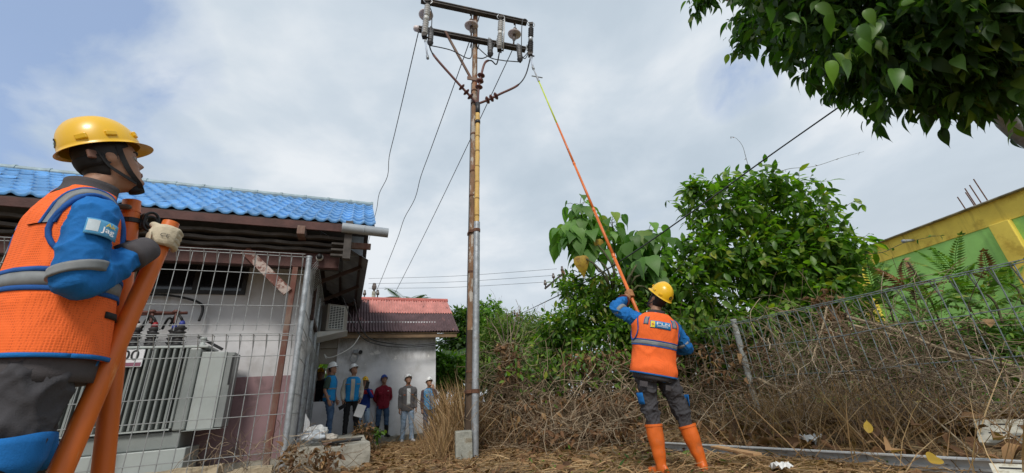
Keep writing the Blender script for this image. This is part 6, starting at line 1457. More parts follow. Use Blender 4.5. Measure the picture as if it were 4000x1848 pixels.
sh = MB(); sh.loft(TS.rings(.95, 1.61, 24))
for a, e, w in ((SR, ER, WR_), (SLh, EL_, WL_)):
    i0 = V((a.x*.55, a.y, a.z-.01))
    limb(bd, [i0, a, a.lerp(e, .5), e, e.lerp(w, .45), w], [.05, .055, .046, .038, .040, .028], 4, 12)
    limb(sh, [i0, a+V((0, 0, -.005)), a.lerp(e, .5)+V((a.x*.06, -.004, 0)), e, e.lerp(w, .4)+V((0, .0, -.012)), e.lerp(w, .80)], [.063, .067, .066, .060, .056, .048], 6, 20)
GN1 = V((.92, -.36, -.05)); GN2 = V((-.93, -.25, 0)); G1, G2 = on1(1.475), on2(1.585)
AX1 = (ST1a-ST1b).normalized(); AX2 = (ST2a-ST2b).normalized()
hand_grip(bd, G1, AX1, GN1, .032, WR_, 1.0, .0080); hand_grip(bd, G2, AX2, GN2, .034, WL_, 1.0, .0080)
LEG1 = {'L': (V((-.090, -.02, 1.04)), V((-.10, .06, .68)), V((-.11, -.02, .285))), 'R': (V((.090, -.02, 1.04)), V((.115, -.045, .68)), V((.12, -.15, .285)))}
tr = MB(); tr.loft(Loft([(.90, 0, -.01, .16, .115), (1.0, 0, -.008, .176, .132), (1.08, 0, -.004, .165, .120)]).rings(.92, 1.06, 6))
for sd in 'LR':
    h, k, an = LEG1[sd]; limb(bd, [h, h.lerp(k, .5), k, k.lerp(an, .4), an], [.085, .07, .055, .052, .036], 4, 12); shoe(bd, V((an.x, an.y, .22)), an+V((.1, 1, 0)), .9)
    limb(tr, [h, h.lerp(k, .5), k, k.lerp(an, .5), an-V((0, 0, .04))], [.088, .094, .082, .076, .072], 6, 20)
remesh(bd, 'body', m_skin, P1, X1, .0058, 3)
remesh(sh, 'work_shirt', m_cblue, P1, X1, .0065, 8, lambda p: fold(.0095, 6.5, (1, 1, .8), 3)(p) + fold(.0028, 18, (1, 1, 1), 8)(p))
remesh(tr, 'trousers', m_cgrey, P1, X1, .009, 8, lambda p: fold(.018, 6, (1.3, 1.3, .7), 5)(p) + fold(.006, 18)(p))
for sd in 'LR':
    sb = MB(); an = LEG1[sd][2]; shoe(sb, V((an.x, an.y, .205)), an+V((.1, 1, 0)), 1.05); limb(sb, [an+V((0, 0, .1)), an, an-V((0, 0, .05))], [.055, .05, .045]); remesh(sb, 'boot', m_boot, P1, X1, .008, 3)
# knee patches and shirt tail
for sd in 'LR':
    h, k, an = LEG1[sd]; mb = MB(); rows = []
    for i in range(5):
        z = .750-.095*i/4; c = h.lerp(k, (1.04-z)/.36) if z > .68 else k.lerp(an, (.68-z)/.395)
        rows.append([c + V((cos(t)*.094, sin(t)*.094, .018*cos((t-pi/2)*3)*(1 if i in (0, 4) else 0)*(1 if i == 4 else -.3))) for t in [-.9+3.9*j/24 for j in range(25)]])
    mb.grid(rows); o = placed(mb, X1).build('knee_patch', m_cblue, P1, True); o.modifiers.new('t', 'SOLIDIFY').thickness = .004
mb = MB(); mb.loft([[p for p in r] for r in Loft([(.895, 0, -.004, .190, .142), (.99, 0, -.004, .190, .142)]).rings(.90, .985, 3, 0, 48)]); placed(mb, X1).build('shirt_tail', m_cgrey2, P1, True)
# vest
_vd = fold(.0065, 5, (1.1, 1.1, .7), 11)
def vdisp(p): return _vd(p)
n = 44; mb = MB(); mb.loft([[TV.pt(2*pi*j/96, .972+.636*i/n, vdisp(TV.pt(2*pi*j/96, .972+.636*i/n))) for j in range(96)] for i in range(n+1)])
VEST1 = placed(mb, X1).build('vest', m_orange, P1, True)
def vband(nm, t0, t1, z0, z1, off, mat, nu=40, nv=2, f=None):
    g = []
    for i in range(nu+1):
        th = t0+(t1-t0)*i/nu; row = []
        for j in range(nv+1):
            z = z0+(z1-z0)*j/nv; q = TV.pt(th, z); row.append(TV.pt(th, z, off+vdisp(q)))
        for j in range(nv, -1, -1):
            z = z0+(z1-z0)*j/nv; q = TV.pt(th, z); row.append(TV.pt(th, z, off-.008+vdisp(q)))
        g.append(row)
    mb = MB(); mb.loft(g); return placed(mb, X1).build(nm, mat, VEST1, True)
vband('reflective_band', 0, 2*pi-.001, 1.198, 1.244, .0030, m_refl, 80)
for z in (1.244, 1.182): vband('trim', 0, 2*pi-.001, z, z+.016, .0042, m_tblue, 80)
vband('hem_trim', 0, 2*pi-.001, .970, .984, .0045, m_cblue, 80)
def over_shoulder(nm, x0, x1, off, mat, sg):
    g = []
    for i in range(27):
        th = -1.42 + 2.35*i/26; row = []
        for x in (x0, (x0+x1)/2, x1):
            lo, hi = 1.42, 1.612
            for _ in range(24):
                mid = (lo+hi)/2
                if TV.pt(th, mid).x > x: lo = mid
                else: hi = mid
            q = TV.pt(th, lo); row.append((th, lo))
        a = [TV.pt(t, z, off+vdisp(TV.pt(t, z))) for t, z in row]; b = [TV.pt(t, z, off-.008+vdisp(TV.pt(t, z))) for t, z in row[::-1]]
        g.append([V((p.x*sg, p.y, p.z)) for p in a+b])
    mb = MB(); mb.loft(g); placed(mb, X1).build(nm, mat, VEST1, True)
for sg in (1, -1):
    over_shoulder('shoulder_band', (.102), .132, .0055, m_refl, sg); over_shoulder('trim', .092, .102, .0065, m_tblue, sg); over_shoulder('trim', .132, .142, .0065, m_tblue, sg)
for sg in (1, -1):   # piping round the armholes
    pts = []
    for i in range(29):
        f = 2*pi*i/28; y = -.040+.092*cos(f)*(1-.12*sin(f)); z = 1.425+.132*sin(f); x = TV.xat(y, z, .004); pts.append(V((sg*x, y, z)))
    mb = MB(); mb.tube(pts, .0085, 7, cap=False); placed(mb, X1).build('armhole_trim', m_tblue, VEST1, True)
# side pocket zip, chest tag
vband('pocket_zip', .42, 1.02, 1.112, 1.134, .005, m_strap, 8, 2)
vband('name_tag', .95, 1.28, 1.318, 1.348, .005, m_strap, 6, 2)
# collar
lf = Loft([(1.575, 0, -.036, .096, .086), (1.61, 0, -.028, .078, .078), (1.64, 0, -.026, .072, .076), (1.69, 0, -.03, .076, .082)], 2.1)
mb = MB(); mb.loft(lf.strip(pi/2+.55, pi/2+2*pi-.55, 1.575, 1.648, .004, 40, 5)); placed(mb, X1).build('collar', m_cgrey2, P1, True)
# sleeve bands, cuffs, patch
def arm_band(nm, a, b, r0, r1, mat, par=P1, n=22, tilt=None):
    mb = MB(); d = (b-a).normalized(); u, w = frame_of(d); rows = []
    for i in range(5):
        t = i/4; c = a.lerp(b, t); r = (r0+(r1-r0)*t)
        rows.append([c + u*cos(x)*r + w*sin(x)*r + (d*(-tilt*r*(u*cos(x)+w*sin(x)).y) if tilt else V((0, 0, 0))) for x in [2*pi*j/n for j in range(n)]])
    mb.loft(rows); return placed(mb, X1).build(nm, mat, par, True)
for e, w, sg in ((ER, WR_, 1), (EL_, WL_, -1)):
    arm_band('cuff', e.lerp(w, .68), e.lerp(w, 1.03), .0575, .047, m_cgrey2)
q0 = SR.lerp(ER, .80)+V((.004, .0, 0)); q1 = SR.lerp(ER, .92)+V((.002, .0, 0)); arm_band('sleeve_band', q0, q1, .0715, .0685, m_refl, tilt=.35)
# sleeve patch on the outside of the upper arm
def armsurf(ax, av, r):
    d = (ER-SR).normalized(); out = V((1, -.02, 0)); out = (out - d*out.dot(d)).normalized(); f = d.cross(out); f = f if f.y > 0 else -f
    c = SR.lerp(ER, .40+av/.31)+V((.010, -.004, 0)); an = ax/.080
    return X1(c + (out*cos(an)+f*sin(an))*r)
mb = MB(); rows = [[armsurf(-.042+.094*i/10, -.034+.068*j/5, .0805) for j in range(6)] for i in range(11)]; mb.grid(rows)
PT = mb.build('sleeve_patch', cloth('pale_blue_patch', (.10, .33, .56), var=.1), P1, True); PT.modifiers.new('t', 'SOLIDIFY').thickness = .003
mb = MB(); mb.grid([[armsurf(-.038+.03*i/4, -.028+.050*j/4, .0815) for j in range(5)] for i in range(5)]); mb.build('patch_field', cloth('white_patch', (.55, .62, .66), var=.12), PT, True)
put_text('patch_lettering', 'Ak', .026, M('yellow_thread', (.7, .5, .05), rough=.8), PT, lambda u, v: armsurf(.022+u, -.016-v, .0838))
put_text('patch_lettering', 'Jag', .032, M('white_thread', (.75, .75, .75), rough=.8), PT, lambda u, v: armsurf(.018+u, .008-v, .0838))
# gloves
for nm, C, Ax, Nn, r, w, mt in (('glove', G1, AX1, GN1, .032, WR_, m_glove), ('glove', G2, AX2, GN2, .034, WL_, m_gloved)):
    gm = MB(); hand_grip(gm, C, Ax, Nn, r, w, 1.04, .0104, .0212, .0022); d = (w-(ER if mt is m_glove else EL_)).normalized(); gm.tube([w-d*.03, w+d*.02], [.036, .036], 14)
    g_ = remesh(gm, nm, mt, P1, X1, .0034, 4)
    if mt is m_glove:
        Tn = Ax.cross(Nn).normalized(); Tn = Tn if Tn.y > 0 else -Tn
        bk = lambda u, v: X1(C + Ax*(v*1.0) + (Nn*cos(.05+u/.062)+Tn*sin(.05+u/.062))*(.032+.041))
        put_text('glove_print', 'CE', .022, M('glove_ink', (.13, .12, .10), rough=.9), g_, lambda u, v: bk(u-.006, v-.004))
face_bits(P1, WM1 @ H1); helmet(P1, WM1 @ H1 @ Matrix.Rotation(radians(5), 4, 'X') @ Matrix.Translation((0, -.004, .012)) @ Matrix.Scale(1.04, 4), m_hyel, 1, True)
mb = MB(); mb.loft([[head_pt(-pi/2+(j/16-.5)*2.6, z, .012+.002*sin(i)) for j in range(17)] + [head_pt(-pi/2+(j/16-.5)*2.6, z, .004) for j in range(16, -1, -1)] for i, z in enumerate((-.03, -.015, .0, .012))]); mb.v = [WM1 @ H1 @ p for p in mb.v]; mb.build('helmet_strap', m_strap, P1, True)
mb = MB(); mb.box((.072, -.055, .012), (.012, .05, .034), Matrix.Rotation(.5, 3, 'Z')); mb.v = [WM1 @ H1 @ p for p in mb.v]; bevel(mb.build('helmet_buckle', M('brown_buckle', (.20, .10, .07), rough=.6), P1), .004)
# the two sticks he holds (fibreglass tube sections)
def stick(a, b, r, lab, X=X1, clamp=False, rb=None):
    T = thing('hot_stick', lab, 'hot stick', tuple(X(b)), 'orange fibreglass stick sections')
    d = (a-b).normalized(); rb = rb or r
    mb = MB(); mb.tube([b, b.lerp(a, .5), a], [rb, (r+rb)/2, r], 24, cap=False); mb.tube([a-d*.10, a], [r-.004]*2, 24, cap=False); mb.lathe(a-d*.11, d, [(0, r-.005), (.001, .001)], 24, False)
    k = 24; n0 = 3*k+0
    rim = MB(); rim.lathe(a, d, [(0, r), (.0005, r-.004)], 24, False); mb.v += rim.v; o0 = len(mb.v)-len(rim.v); mb.f += [[i+o0 for i in f] for f in rim.f]; mb.m += rim.m
    placed(mb, X).build('tube', m_stick, T, True)
    mb = MB(); mb.tube([a-d*.055, a-d*.05], r+.0025, 24); placed(mb, X).build('ridge', m_stick, T)
    if clamp:
        mb = MB(); mb.tube([a-d*.105, a-d*.085], r+.006, 24); placed(mb, X).build('clamp_band', m_black, T)
        c = a-d*.075+V((.02, r+.028, 0)); 
        for tt in (0, .02):
            mb = MB(); mb.tube(crom([c+V((.02, 0, .0-tt))+V((0, .026*cos(x), .034*sin(x))) for x in [2*pi*i/10 for i in range(11)]], 2), .006, 7, cap=False); placed(mb, X).build('clamp_ring', m_black, T, True)
        mb = MB(); mb.box(c+V((-.005, -.012, -.025)), (.03, .04, .03)); bevel(placed(mb, X).build('clamp_block', m_black, T), .004)
        for z in (.19, .215): 
            mb = MB(); mb.tube([a-d*(z+.02), a-d*z], r+.002, 24); placed(mb, X).build('dark_tape', m_black, T)
stick(ST1a, ST1b, .0295, 'nearer thick orange stick slanting down across the vest, its open top in the cream glove', rb=.035)
stick(ST2a, ST2b, .0315, 'farther thick orange stick with a black ring clamp near its top', clamp=True, rb=.034)
# ================================================================== SECOND WORKER (seen from behind, raising the long stick)
A2 = radians(97); W2x, W2y = 1.455, 4.42
st_b = aty(2568, 1400, 4.76); st_e = aty(2081, 262, 6.93)
def onst(t): return st_b.lerp(st_e, t)
def t_at(py):
    lo, hi = 0, 1
    for _ in range(40):
        mid = (lo+hi)/2
        if pr(onst(mid))[1] > py: lo = mid
        else: hi = mid
    return lo
root2 = V((W2x, W2y, .0)); fd2 = V((cos(A2), sin(A2), 0)); rt2 = V((sin(A2), -cos(A2), 0))
def loc2(p): d = p-root2; return V((d.dot(rt2), d.dot(fd2), d.z))
SC2 = 1.70/1.70
hipx = -.095
TM2 = Matrix.Translation((hipx, 0, .945)) @ Matrix.Rotation(radians(13), 4, 'Y') @ Matrix.Rotation(radians(5), 4, 'X') @ Matrix.Rotation(radians(-4), 4, 'Z')
TI2 = TM2.inverted()
tl = lambda p: tuple(TI2 @ p)
gl = loc2(onst(t_at(1150))); gr = loc2(onst(t_at(1375)))
def build_worker2():
    s = 1.10; X = lambda p: root2 + rt2*p.x + fd2*p.y + V((0, 0, p.z)); WM = Matrix.Translation(root2) @ Matrix((rt2, fd2, V((0, 0, 1)))).transposed().to_4x4()
    T = thing('person', 'worker in orange vest and orange boots seen from behind, raising the long stick', 'person', tuple(root2)); TM = TM2
    HM = TM @ Matrix.Translation((.012, -.005, .735)) @ Matrix.Rotation(radians(30), 4, 'Z') @ Matrix.Rotation(radians(32), 4, 'X')
    SL2, SR2 = TM @ V((-.188, .0, .475)), TM @ V((.188, -.01, .44)); EL2, ER2 = V((-.325, .15, 1.63)), V((.345, .04, 1.13))
    axs = (loc2(st_e)-loc2(st_b)).normalized()
    Nl = V((-.75, -.55, .15)); Nr = V((.8, -.35, 0))
    WL2 = gl + V((-.085, -.085, -.06)); WR2 = gr + V((.075, -.075, -.02))
    bd = MB(); head_mb(bd, HM); bd.tube([HM @ V((0, -.02, -.075)), TM @ V((0, -.01, .54)), TM @ V((0, -.01, .44))], [.055, .058, .075], 14)
    tor = torso(s, -.012, 1.06); bd.loft([[TM @ p for p in r] for r in tor.rings(-.11, .55, 14)])
    sh = MB(); sh.loft([[TM @ p for p in r] for r in torso(s, .008, 1.06).rings(-.11, .57, 18)])
    for S_, e, w, sg in ((SL2, EL2, WL2, -1), (SR2, ER2, WR2, 1)):
        i0 = TM @ V((sg*.11, -.012, .465))
        limb(bd, [i0, S_, S_.lerp(e, .5), e, e.lerp(w, .45), w], [.045, .05, .042, .036, .037, .026], 4, 12)
        limb(sh, [i0, S_, S_.lerp(e, .5)+V((0, 0, -.01)), e, e.lerp(w, .5), e.lerp(w, .9)], [.055, .080, .074, .066, .058, .048], 5, 18)
    hand_grip(bd, gl, axs, Nl, .021, WL2, 1, .008); hand_grip(bd, gr, axs, Nr, .021, WR2, 1, .008)
    LG = {'L': (V((hipx-.088, 0, .925)), V((-.19, .03, .625)), V((-.195, .0, .075)), -20), 'R': (V((hipx+.10, 0, .925)), V((.115, .02, .575)), V((.195, -.03, .075)), 14)}
    tr = MB(); tr.loft([[TM @ p for p in r] for r in torso(s, .004).rings(-.12, .05, 5)])
    for sd in 'LR':
        h, k, an, yaw = LG[sd]; limb(bd, [h, h.lerp(k, .5), k, k.lerp(an, .4), an], [.078, .068, .052, .05, .034], 4, 12); ty = radians(yaw); toe = V((sin(ty), cos(ty), 0)); shoe(bd, V((an.x, an.y, .025)), an+toe, .74)
        kt = k.lerp(an, .385); limb(tr, [h+V((0, 0, .02)), h.lerp(k, .5), k, kt], [.104, .102, .086, .066], 6, 18)
        sb = MB(); shoe(sb, V((an.x, an.y, .002)), an+toe, 1.0)
        limb(sb, [k.lerp(an, .36), k.lerp(an, .58), k.lerp(an, .8), an, an-V((0, 0, .06))], [.082, .079, .064, .050, .050], 5, 20); b_ = remesh(sb, 'boot', m_boot, T, X, .0065, 3, lambda p: .003*noise.noise(p*16))
        mb = MB(); d = (an-k).normalized(); c0 = k.lerp(an, .36); u, w_ = frame_of(d); mb.tube([c0, c0+d*.02], .0865, 24); o = placed(mb, X).build('boot_rim', m_boot, T); o.parent = b_
        mb = MB(); rows = [[k+V((0, 0, .10-.11*i/3)) + V((cos(t), sin(t), 0))*(.106-.003*i) for t in [(pi-.75 if sd == 'L' else -.75)+1.5*j/8 for j in range(9)]] for i in range(4)]
        mb.grid(rows); o = placed(mb, X).build('knee_patch', m_cblue, T, True); o.modifiers.new('t', 'SOLIDIFY').thickness = .004
    remesh(bd, 'body', m_skin, T, X, .0065, 3)
    remesh(tr, 'trousers', m_cgrey, T, X, .0085, 6, lambda p: fold(.022, 7, (1, 1, 1.2), 2)(p) + fold(.008, 18)(p))
    remesh(sh, 'work_shirt', m_cblue, T, X, .0075, 5, lambda p: fold(.017, 8, (1, 1, 1), 3)(p))
    vl = torso(s, .030, 1.06); VD = fold(.012, 5, (1, 1, .9), 4)
    P = lambda th, z, off=0: X(TM @ vl.pt(th, z, off + VD(vl.pt(th, z))))
    n = 34; mb = MB(); mb.loft([[P(2*pi*j/64, -.068+.633*i/n) for j in range(64)] for i in range(n+1)]); vo = mb.build('vest', m_orange, T, True)
    def band(nm, t0, t1, z0, z1, off, mat, nu=30, nv=3):
        g = []
        for i in range(nu+1):
            th = t0+(t1-t0)*i/nu; g.append([P(th, z0+(z1-z0)*j/nv, off) for j in range(nv+1)] + [P(th, z0+(z1-z0)*j/nv, off-.008) for j in range(nv, -1, -1)])
        mb = MB(); mb.loft(g); return mb.build(nm, mat, vo, True)
    band('reflective_band', 0, 2*pi-.001, .222, .262, .003, m_refl, 60)
    for z in (.209, .262): band('trim', 0, 2*pi-.001, z, z+.012, .004, m_tblue, 60)
    band('hem_trim', 0, 2*pi-.001, -.071, -.056, .0045, m_cblue, 60)
    for t in (-pi/2-.68, -pi/2+.52): band('shoulder_patch', t, t+.17, .425, .505, .004, m_refl, 4, 6); band('trim', t-.03, t, .421, .509, .0042, m_tblue, 2, 6); band('trim', t+.17, t+.20, .421, .509, .0042, m_tblue, 2, 6)
    lb = band('back_label', -pi/2-.40, -pi/2+.40, .395, .470, .005, cloth('label_blue', (.03, .22, .48), var=.06), 14, 3)
    S_ = lambda u, v: P(-pi/2 + u/.135, .432+v, .0085)
    mb = MB(); mb.grid([[P(-pi/2-.37+.17*i/3, .401+.063*j/2, .0075) for j in range(3)] for i in range(4)]); mb.build('logo_field', M('logo_yellow', (.75, .60, .03), rough=.6), lb)
    mb = MB(); mb.add([S_(-.038+x, y) for x, y in ((.004, .02), (-.008, -.003), (-.001, -.003), (-.005, -.021), (.008, .004), (.001, .004))], [(0, 1, 2, 5), (2, 3, 4, 5)]); mb.build('logo_bolt', M('logo_red', (.5, .03, .02), rough=.6), lb)
    put_text('back_lettering', 'PLN', .038, M('label_white', (.75, .77, .78), rough=.7), lb, lambda u, v: S_(u+.013, v+.012))
    mb = MB(); mb.grid([[S_(-.016+.052*i/6, -.008+.004*j) for j in range(2)] for i in range(7)]); mb.grid([[S_(-.016+.050*i/6, -.018+.003*j) for j in range(2)] for i in range(7)]); mb.build('label_line', MATS['label_white'], lb)
    for sg in (1, -1):
        pts = []
        for i in range(25):
            f = 2*pi*i/24; y = -.012+.092*cos(f); z = .395+.137*sin(f); x = vl.xat(y, z, .004); pts.append(X(TM @ V((sg*x, y, z))))
        mb = MB(); mb.tube(pts, .007, 6, cap=False); mb.build('armhole_trim', m_tblue, vo, True)
    lf = Loft([(.50, 0, -.014, .106, .090), (.54, 0, -.012, .086, .082), (.58, 0, -.008, .074, .074), (.61, 0, -.014, .078, .077)])
    mb = MB(); mb.loft([[X(TM @ p) for p in r] for r in lf.strip(pi/2+.5, pi/2+2*pi-.5, .515, .60, .008, 28, 4)]); mb.build('collar', m_cgrey, T, True)
    mb = MB(); mb.loft([[X(TM @ p) for p in r] for r in torso(s, .022).rings(-.115, -.055, 3)]); mb.build('shirt_tail', m_cgrey, T, True)
    # sleeve bands, rear pocket flap, gauntlet gloves
    def aband(a, b, r): mb = MB(); mb.tube([X(a), X(b)], r, 18); mb.build('sleeve_band', m_refl, T, True)
    aband(SR2.lerp(ER2, .62), SR2.lerp(ER2, .74), .079); aband(SL2.lerp(EL2, .70)+V((0, 0, -.006)), SL2.lerp(EL2, .82), .079)
    for x0 in (-.95, .45):
        g = [[X(TM @ torso(s, .016).pt(-pi/2+x0+.5*i/5, -.14-.05*j/2, .006)) for j in range(3)] for i in range(6)]
        mb = MB(); mb.grid(g); o = mb.build('pocket_flap', m_cgrey2, T); o.modifiers.new('t', 'SOLIDIFY').thickness = .006
    for C, Nn, w, e in ((gl, Nl, WL2, EL2), (gr, Nr, WR2, ER2)):
        gm = MB(); hand_grip(gm, C, axs, Nn, .021, w, 1.1, .0125, .0235, .003); d = (e-w).normalized(); gm.tube([w-d*.03, w+d*.05, w+d*.16], [.042, .054, .072], 16)
        remesh(gm, 'gauntlet_glove', m_leather, T, X, .0045, 4)
        mb = MB(); mb.tube([w+d*.155, w+d*.168], [.074, .075], 18); placed(mb, X).build('glove_hem', M('dark_red_hem', (.18, .04, .025), rough=.8), T)
    face_bits(T, WM @ HM); helmet(T, WM @ HM @ Matrix.Rotation(radians(4), 4, 'X') @ Matrix.Translation((0, -.004, .010)) @ Matrix.Scale(1.06, 4), m_hyel, 1, True)
build_worker2()
# the telescopic stick
T = thing('telescopic_stick', 'long telescopic stick, orange below and yellow-green above, reaching up to the black fuse cutout', 'hot stick', tuple(st_b))
tj = t_at(482); d = (st_e-st_b).normalized()
nodes = [(0, .0215), (t_at(1000), .0215), (t_at(820), .0205), (t_at(640), .0195), (tj, .0185)]
for i in range(4):
    mb = MB(); mb.tube([onst(nodes[i][0]), onst(nodes[i+1][0])], [nodes[i][1], nodes[i+1][1]-.0006], 14); mb.build('orange_section', m_stick, T, True)
    if i: mb = MB(); mb.tube([onst(nodes[i][0])-d*.02, onst(nodes[i][0])+d*.03], nodes[i][1]+.004, 14); mb.build('section_collar', m_stick, T)
mb = MB(); mb.tube([onst(tj)-d*.02, onst(t_at(312))], [.0155, .0135], 12); mb.build('tip_section', m_sticky, T, True)
mb = MB(); mb.tube([onst(t_at(318)), onst(t_at(300))], .022, 10); hv = onst(t_at(300)); mb.tube([hv-DA*.12, hv+DA*.13], .013, 6); mb.tube([hv, st_e], [.016, .012], 8); mb.build('head_fitting', m_galv, T)
a_ = cutC[0]-UP*.10+DA*.01; mb = MB(); mb.tube([st_e-d*.05, a_], .021, 8); T2 = thing('fuse_tube', 'pale fuse tube lifted on the tip of the telescopic stick', 'fuse tube', tuple(st_e), 'open fuse tubes'); mb.build('tube', MATS['pale_blue_white_fibre_tube'], T2, True)
mb = MB(); mb.tube([a_-UP*.02, a_+UP*.05], .03, 8); mb.tube([st_e-d*.1, st_e], .028, 8); mb.build('ferrule', m_galv, T2)

# ================================================================== THE GROUP BY THE HOUSE
GRP = 'onlookers by the house wall'
c_jean = cloth('blue_denim', (.045, .085, .16), var=.2, col2=(.09, .15, .25), c2=(.5, .66), s2=6); c_ljean = cloth('washed_denim', (.27, .36, .47), var=.14, col2=(.38, .46, .56), c2=(.5, .66), s2=6)
c_black = cloth('black_cotton', (.014, .014, .016)); c_vblue = cloth('sky_blue_vest', (.015, .22, .50), var=.1); c_dgreen = cloth('dark_green_cotton', (.045, .075, .06))
c_cream = cloth('cream_check_shirt', (.42, .39, .32), var=.14); c_red = cloth('dark_red_shirt', (.19, .012, .025)); c_gj = cloth('grey_work_jacket', (.13, .12, .12)); c_navy = cloth('royal_blue_jacket', (.012, .035, .20)); c_redj = cloth('red_sleeve', (.40, .02, .03))
c_plaid = cloth('dark_plaid', (.09, .06, .07), var=.5, scale=30); c_vpat = cloth('patterned_blue_vest', (.05, .22, .42), var=.35, scale=22, col2=(.30, .36, .40), c2=(.5, .6), s2=26); c_org = cloth('orange_collar', (.62, .14, .02)); c_wht = cloth('white_cotton', (.68, .68, .67))
c_shoe = M('dark_leather_shoe', (.02, .018, .016), rough=.5); c_sneak = M('pale_sneaker', (.45, .45, .46), rough=.7); c_rubber = M('black_rubber_boot', (.012, .012, .013), rough=.35)
SK2 = M('brown_skin_light', (.33, .18, .115), rough=.55, var=.08, scale=20, sss=.08)
back = {'L': ((-.235, -.10, .16), (-.06, -.155, -.02)), 'R': ((.235, -.10, .16), (.06, -.155, -.02))}
VS = [(.17, .20, 0, 2*pi-.001), (.30, .325, -1.2, 1.2), (.30, .325, pi-1.2, pi+1.2)]
(p, H) = spot_px(1302, 1411, 9.0, .30)
f1 = figure('man in white helmet and blue vest over dark green T-shirt, standing sideways', p, .30, 5, H, GRP, (5, 8), m_skin, c_dgreen, 'short', c_jean, c_shoe, 0, c_vblue, m_hwhite, {'L': ((-.21, .0, .15), (-.20, .10, -.08)), 'R': ((.22, -.06, .15), (.24, .06, -.09))}, vstripe=VS[:1], legs={'L': ((-.092, -.005, .88), (-0.1, 0.03, .47), (-0.11, -0.02, .075), -8), 'R': ((.092, -.005, .88), (0.1, 0.08, .47), (0.1, 0.09, .075), 8)}, strap=False)
(p, H) = spot_px(1385, 1417, 9.4, .27)
f2 = figure('man in white helmet and open blue vest over a cream shirt, holding a paper sheet', p, .27, -62, H, GRP, (-30, 22), m_skin, c_cream, 'long', c_black, c_shoe, 0, c_vblue, m_hwhite, {'L': ((-.235, .02, .15), (-.20, .14, -.06)), 'R': ((.235, -.02, .15), (.22, .10, -.08))}, vstripe=VS[1:], legs={'L': ((-.092, -.005, .88), (-0.13, 0.03, .47), (-0.17, 0.02, .075), -20), 'R': ((.092, -.005, .88), (0.1, 0, .47), (0.1, -0.06, .075), 18)}, strap=False)
(p, H) = spot_px(1428, 1468, 10.6, .10)
f3 = figure('man in yellow helmet and red-sleeved blue jacket, filming with a raised phone', p, .10, -68, H, GRP, (0, 10), m_skin, c_navy, 'long', c_ljean, c_shoe, 0, None, m_hyel, {'L': ((-.21, .16, .24), (-.05, .25, .50), ((1, .1, 0), (0, -.4, .6), (.3, 0, .3), .9)), 'R': ((.21, .16, .24), (.06, .25, .49), ((-.9, .2, .2), (0, -.5, .3), (-.2, 0, .9), .9))}, jacket=True, legs={'L': ((-.092, -.005, .88), (-0.12, 0.08, .47), (-0.1, 0, .075), -10), 'R': ((.092, -.005, .88), (0.11, -0.02, .47), (0.15, -0.08, .075), 12)}, strap=False)
(p, H) = spot_px(1502, 1460, 11.0, .10)
f4 = figure('man in blue helmet, dark red shirt and rubber boots, hands behind his back', p, .10, -62, H, GRP, (-4, 24), SK2, c_red, 'long', c_jean, c_rubber, 1, None, m_hblue, back, jacket=True, legs={'L': ((-.092, -.005, .88), (-0.12, 0.01, .47), (-0.14, -0.02, .075), -22), 'R': ((.092, -.005, .88), (0.12, 0.02, .47), (0.15, -0.01, .075), 25)}, strap=False)
(p, H) = spot_px(1596, 1457, 10.2, .02)
f5 = figure('man in white helmet, grey jacket with orange collar and pale washed jeans', p, .02, -66, H, GRP, (-6, 26), m_skin, c_gj, 'long', c_ljean, c_sneak, 0, None, m_hwhite, None, jacket=True, wide=1.06, legs={'L': ((-.092, -.005, .88), (-0.1, 0.06, .47), (-0.12, 0.09, .075), -15), 'R': ((.092, -.005, .88), (0.1, -0.01, .47), (0.11, -0.09, .075), 10)}, strap=False)
(p, H) = spot_px(1677, 1469, 10.6, .0)
f6 = figure('man in white helmet and patterned blue vest touching his chin, standing in the dry grass', p, .0, -62, H, GRP, (-4, 20), m_skin, c_plaid, 'long', c_jean, c_shoe, 0, c_vpat, m_hwhite, {'L': ((-.20, .10, .22), (-.08, .17, .50), ((.2, -.2, 1), (0, -1, .2), (.7, 0, .3), 1.0)), 'R': ((.215, -.02, .15), (.225, .04, -.09))}, strap=False)
(p, H) = spot_px(1254, 1436, 11.9, .12)
f7 = figure('man in black T-shirt and yellow helmet in the porch, half hidden behind the fence', p, .12, -60, H, GRP, (0, 8), SK2, c_black, 'short', c_jean, c_shoe, 0, None, m_hyel, None, strap=False)
(p, H) = spot_px(1290, 1424, 12.3, .12)
f8 = figure('bareheaded man in a dark shirt deepest in the porch behind the others', p, .12, -60, H, GRP, (0, 6), m_skin, c_black, 'short', c_jean, c_shoe, 0, None, None, None, strap=False)
# details of the group
def on_t(f, th, z, off): s = f['s']; return f['X'](f['TM'] @ torso(s, .018).pt(th, z*s, off*s))
def strip_on(f, nm, mat, t0, t1, z0, z1, off=.012, nu=10, nv=6):
    mb = MB(); mb.loft([[on_t(f, t0+(t1-t0)*i/nu, z0+(z1-z0)*j/nv, off) for j in range(nv+1)] + [on_t(f, t0+(t1-t0)*i/nu, z0+(z1-z0)*j/nv, off-.014) for j in range(nv, -1, -1)] for i in range(nu+1)]); return mb.build(nm, mat, f['T'], True)
def sleeve_part(f, sd, nm, mat, a, b, r=.062):
    E_, W_ = f['info'][sd]; s = f['s']; sg = -1 if sd == 'L' else 1; S1 = f['TM'] @ V((sg*.172*s, -.015*s, .405*s)); mb = MB(); c = [S1.lerp(E_, a), S1.lerp(E_, (a+b)/2), S1.lerp(E_, b)]; mb.tube([f['X'](q) for q in c], [r*1.18*s, r*1.1*s, r*s], 14); mb.build(nm, mat, f['T'], True)
collar(f4, c_red, .03); collar(f5, c_org, .03); collar(f2, c_cream, .03); collar(f3, c_redj, .03); collar(f6, c_plaid, .02)
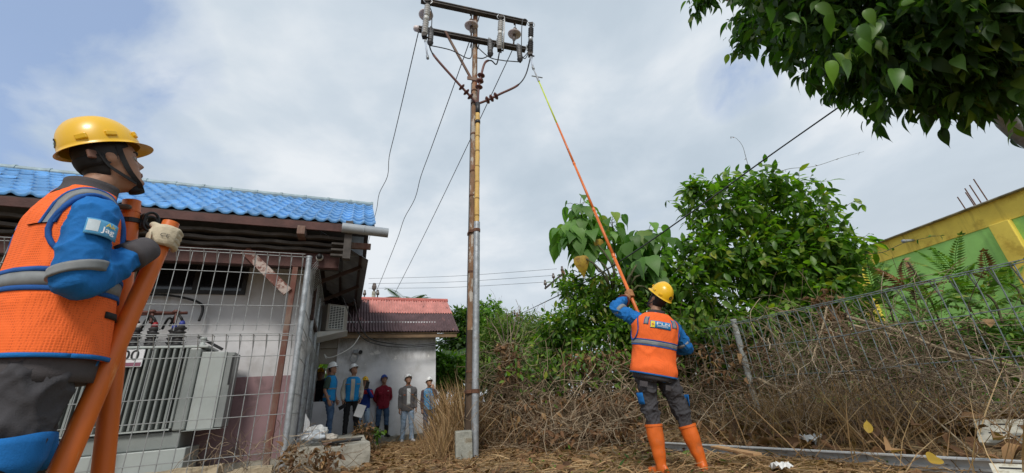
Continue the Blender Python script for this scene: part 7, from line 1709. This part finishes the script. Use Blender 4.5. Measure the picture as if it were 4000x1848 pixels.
strip_on(f5, 'white_undershirt', c_wht, pi/2-.20, pi/2+.20, .0, .44, .006); 
for t in (pi/2-.75, pi/2+.42): strip_on(f5, 'pocket_trim', c_org, t, t+.33, .265, .278, .010, 6, 2)
for sd in 'LR': sleeve_part(f5, sd, 'sleeve_band', m_refl, .52, .66)
for t in (pi/2-.85, pi/2+.35): strip_on(f4, 'chest_pocket', c_red, t, t+.5, .22, .33, .010, 6, 3)
strip_on(f4, 'button_placket', c_red, pi/2-.06, pi/2+.06, -.10, .43, .010, 3, 8)
strip_on(f4, 'name_patch', c_wht, pi/2+.42, pi/2+.62, .345, .36, .012, 3, 2)
strip_on(f2, 'shirt_front', c_cream, pi/2-.24, pi/2+.12, -.07, .44, .020)
strip_on(f3, 'red_yoke', c_redj, .1, pi-.1, .33, .44, .012)
for sd in 'LR': sleeve_part(f3, sd, 'red_sleeve', c_redj, .1, .95, .060)
strip_on(f1, 'vest_mark', m_refl, -.5, .5, -.02, .03, .034); strip_on(f6, 'vest_badge', M('badge_yellow', (.6, .5, .05), rough=.7), pi/2-.55, pi/2-.40, .27, .31, .034, 3, 3)
def held(f, sd, dz, size, mat, nm, lab, cat, rot):
    c = f['X'](f['info'][sd][1]) + V(dz); mb = MB(); mb.box(c, size, rot); tag(bevel(mb.build(nm, mat, at=c), .002), lab, cat)
held(f2, 'L', (.04, -.10, -.24), (.18, .004, .25), MATS['white_paper'], 'paper_sheet', 'white paper sheet held by the man in the cream shirt', 'paper sheet', Matrix.Rotation(.35, 3, 'Y') @ Matrix.Rotation(.4, 3, 'Z'))
held(f2, 'R', (.02, -.06, -.12), (.075, .012, .15), m_black, 'mobile_phone', 'black phone held low by the man in the cream shirt', 'phone', Matrix.Rotation(1.1, 3, 'Y'))
held(f3, 'L', (.045, -.10, .06), (.085, .012, .16), m_black, 'mobile_phone', 'dark phone raised by the man in the yellow helmet', 'phone', Matrix.Rotation(.2, 3, 'Y') @ Matrix.Rotation(.4, 3, 'Z'))
mb = MB(); E_, W_ = f2['info']['L']; mb.tube([f2['X'](E_.lerp(W_, .92)), f2['X'](E_.lerp(W_, .97))], .038, 14); mb.build('wrist_watch', m_galv, f2['T'])
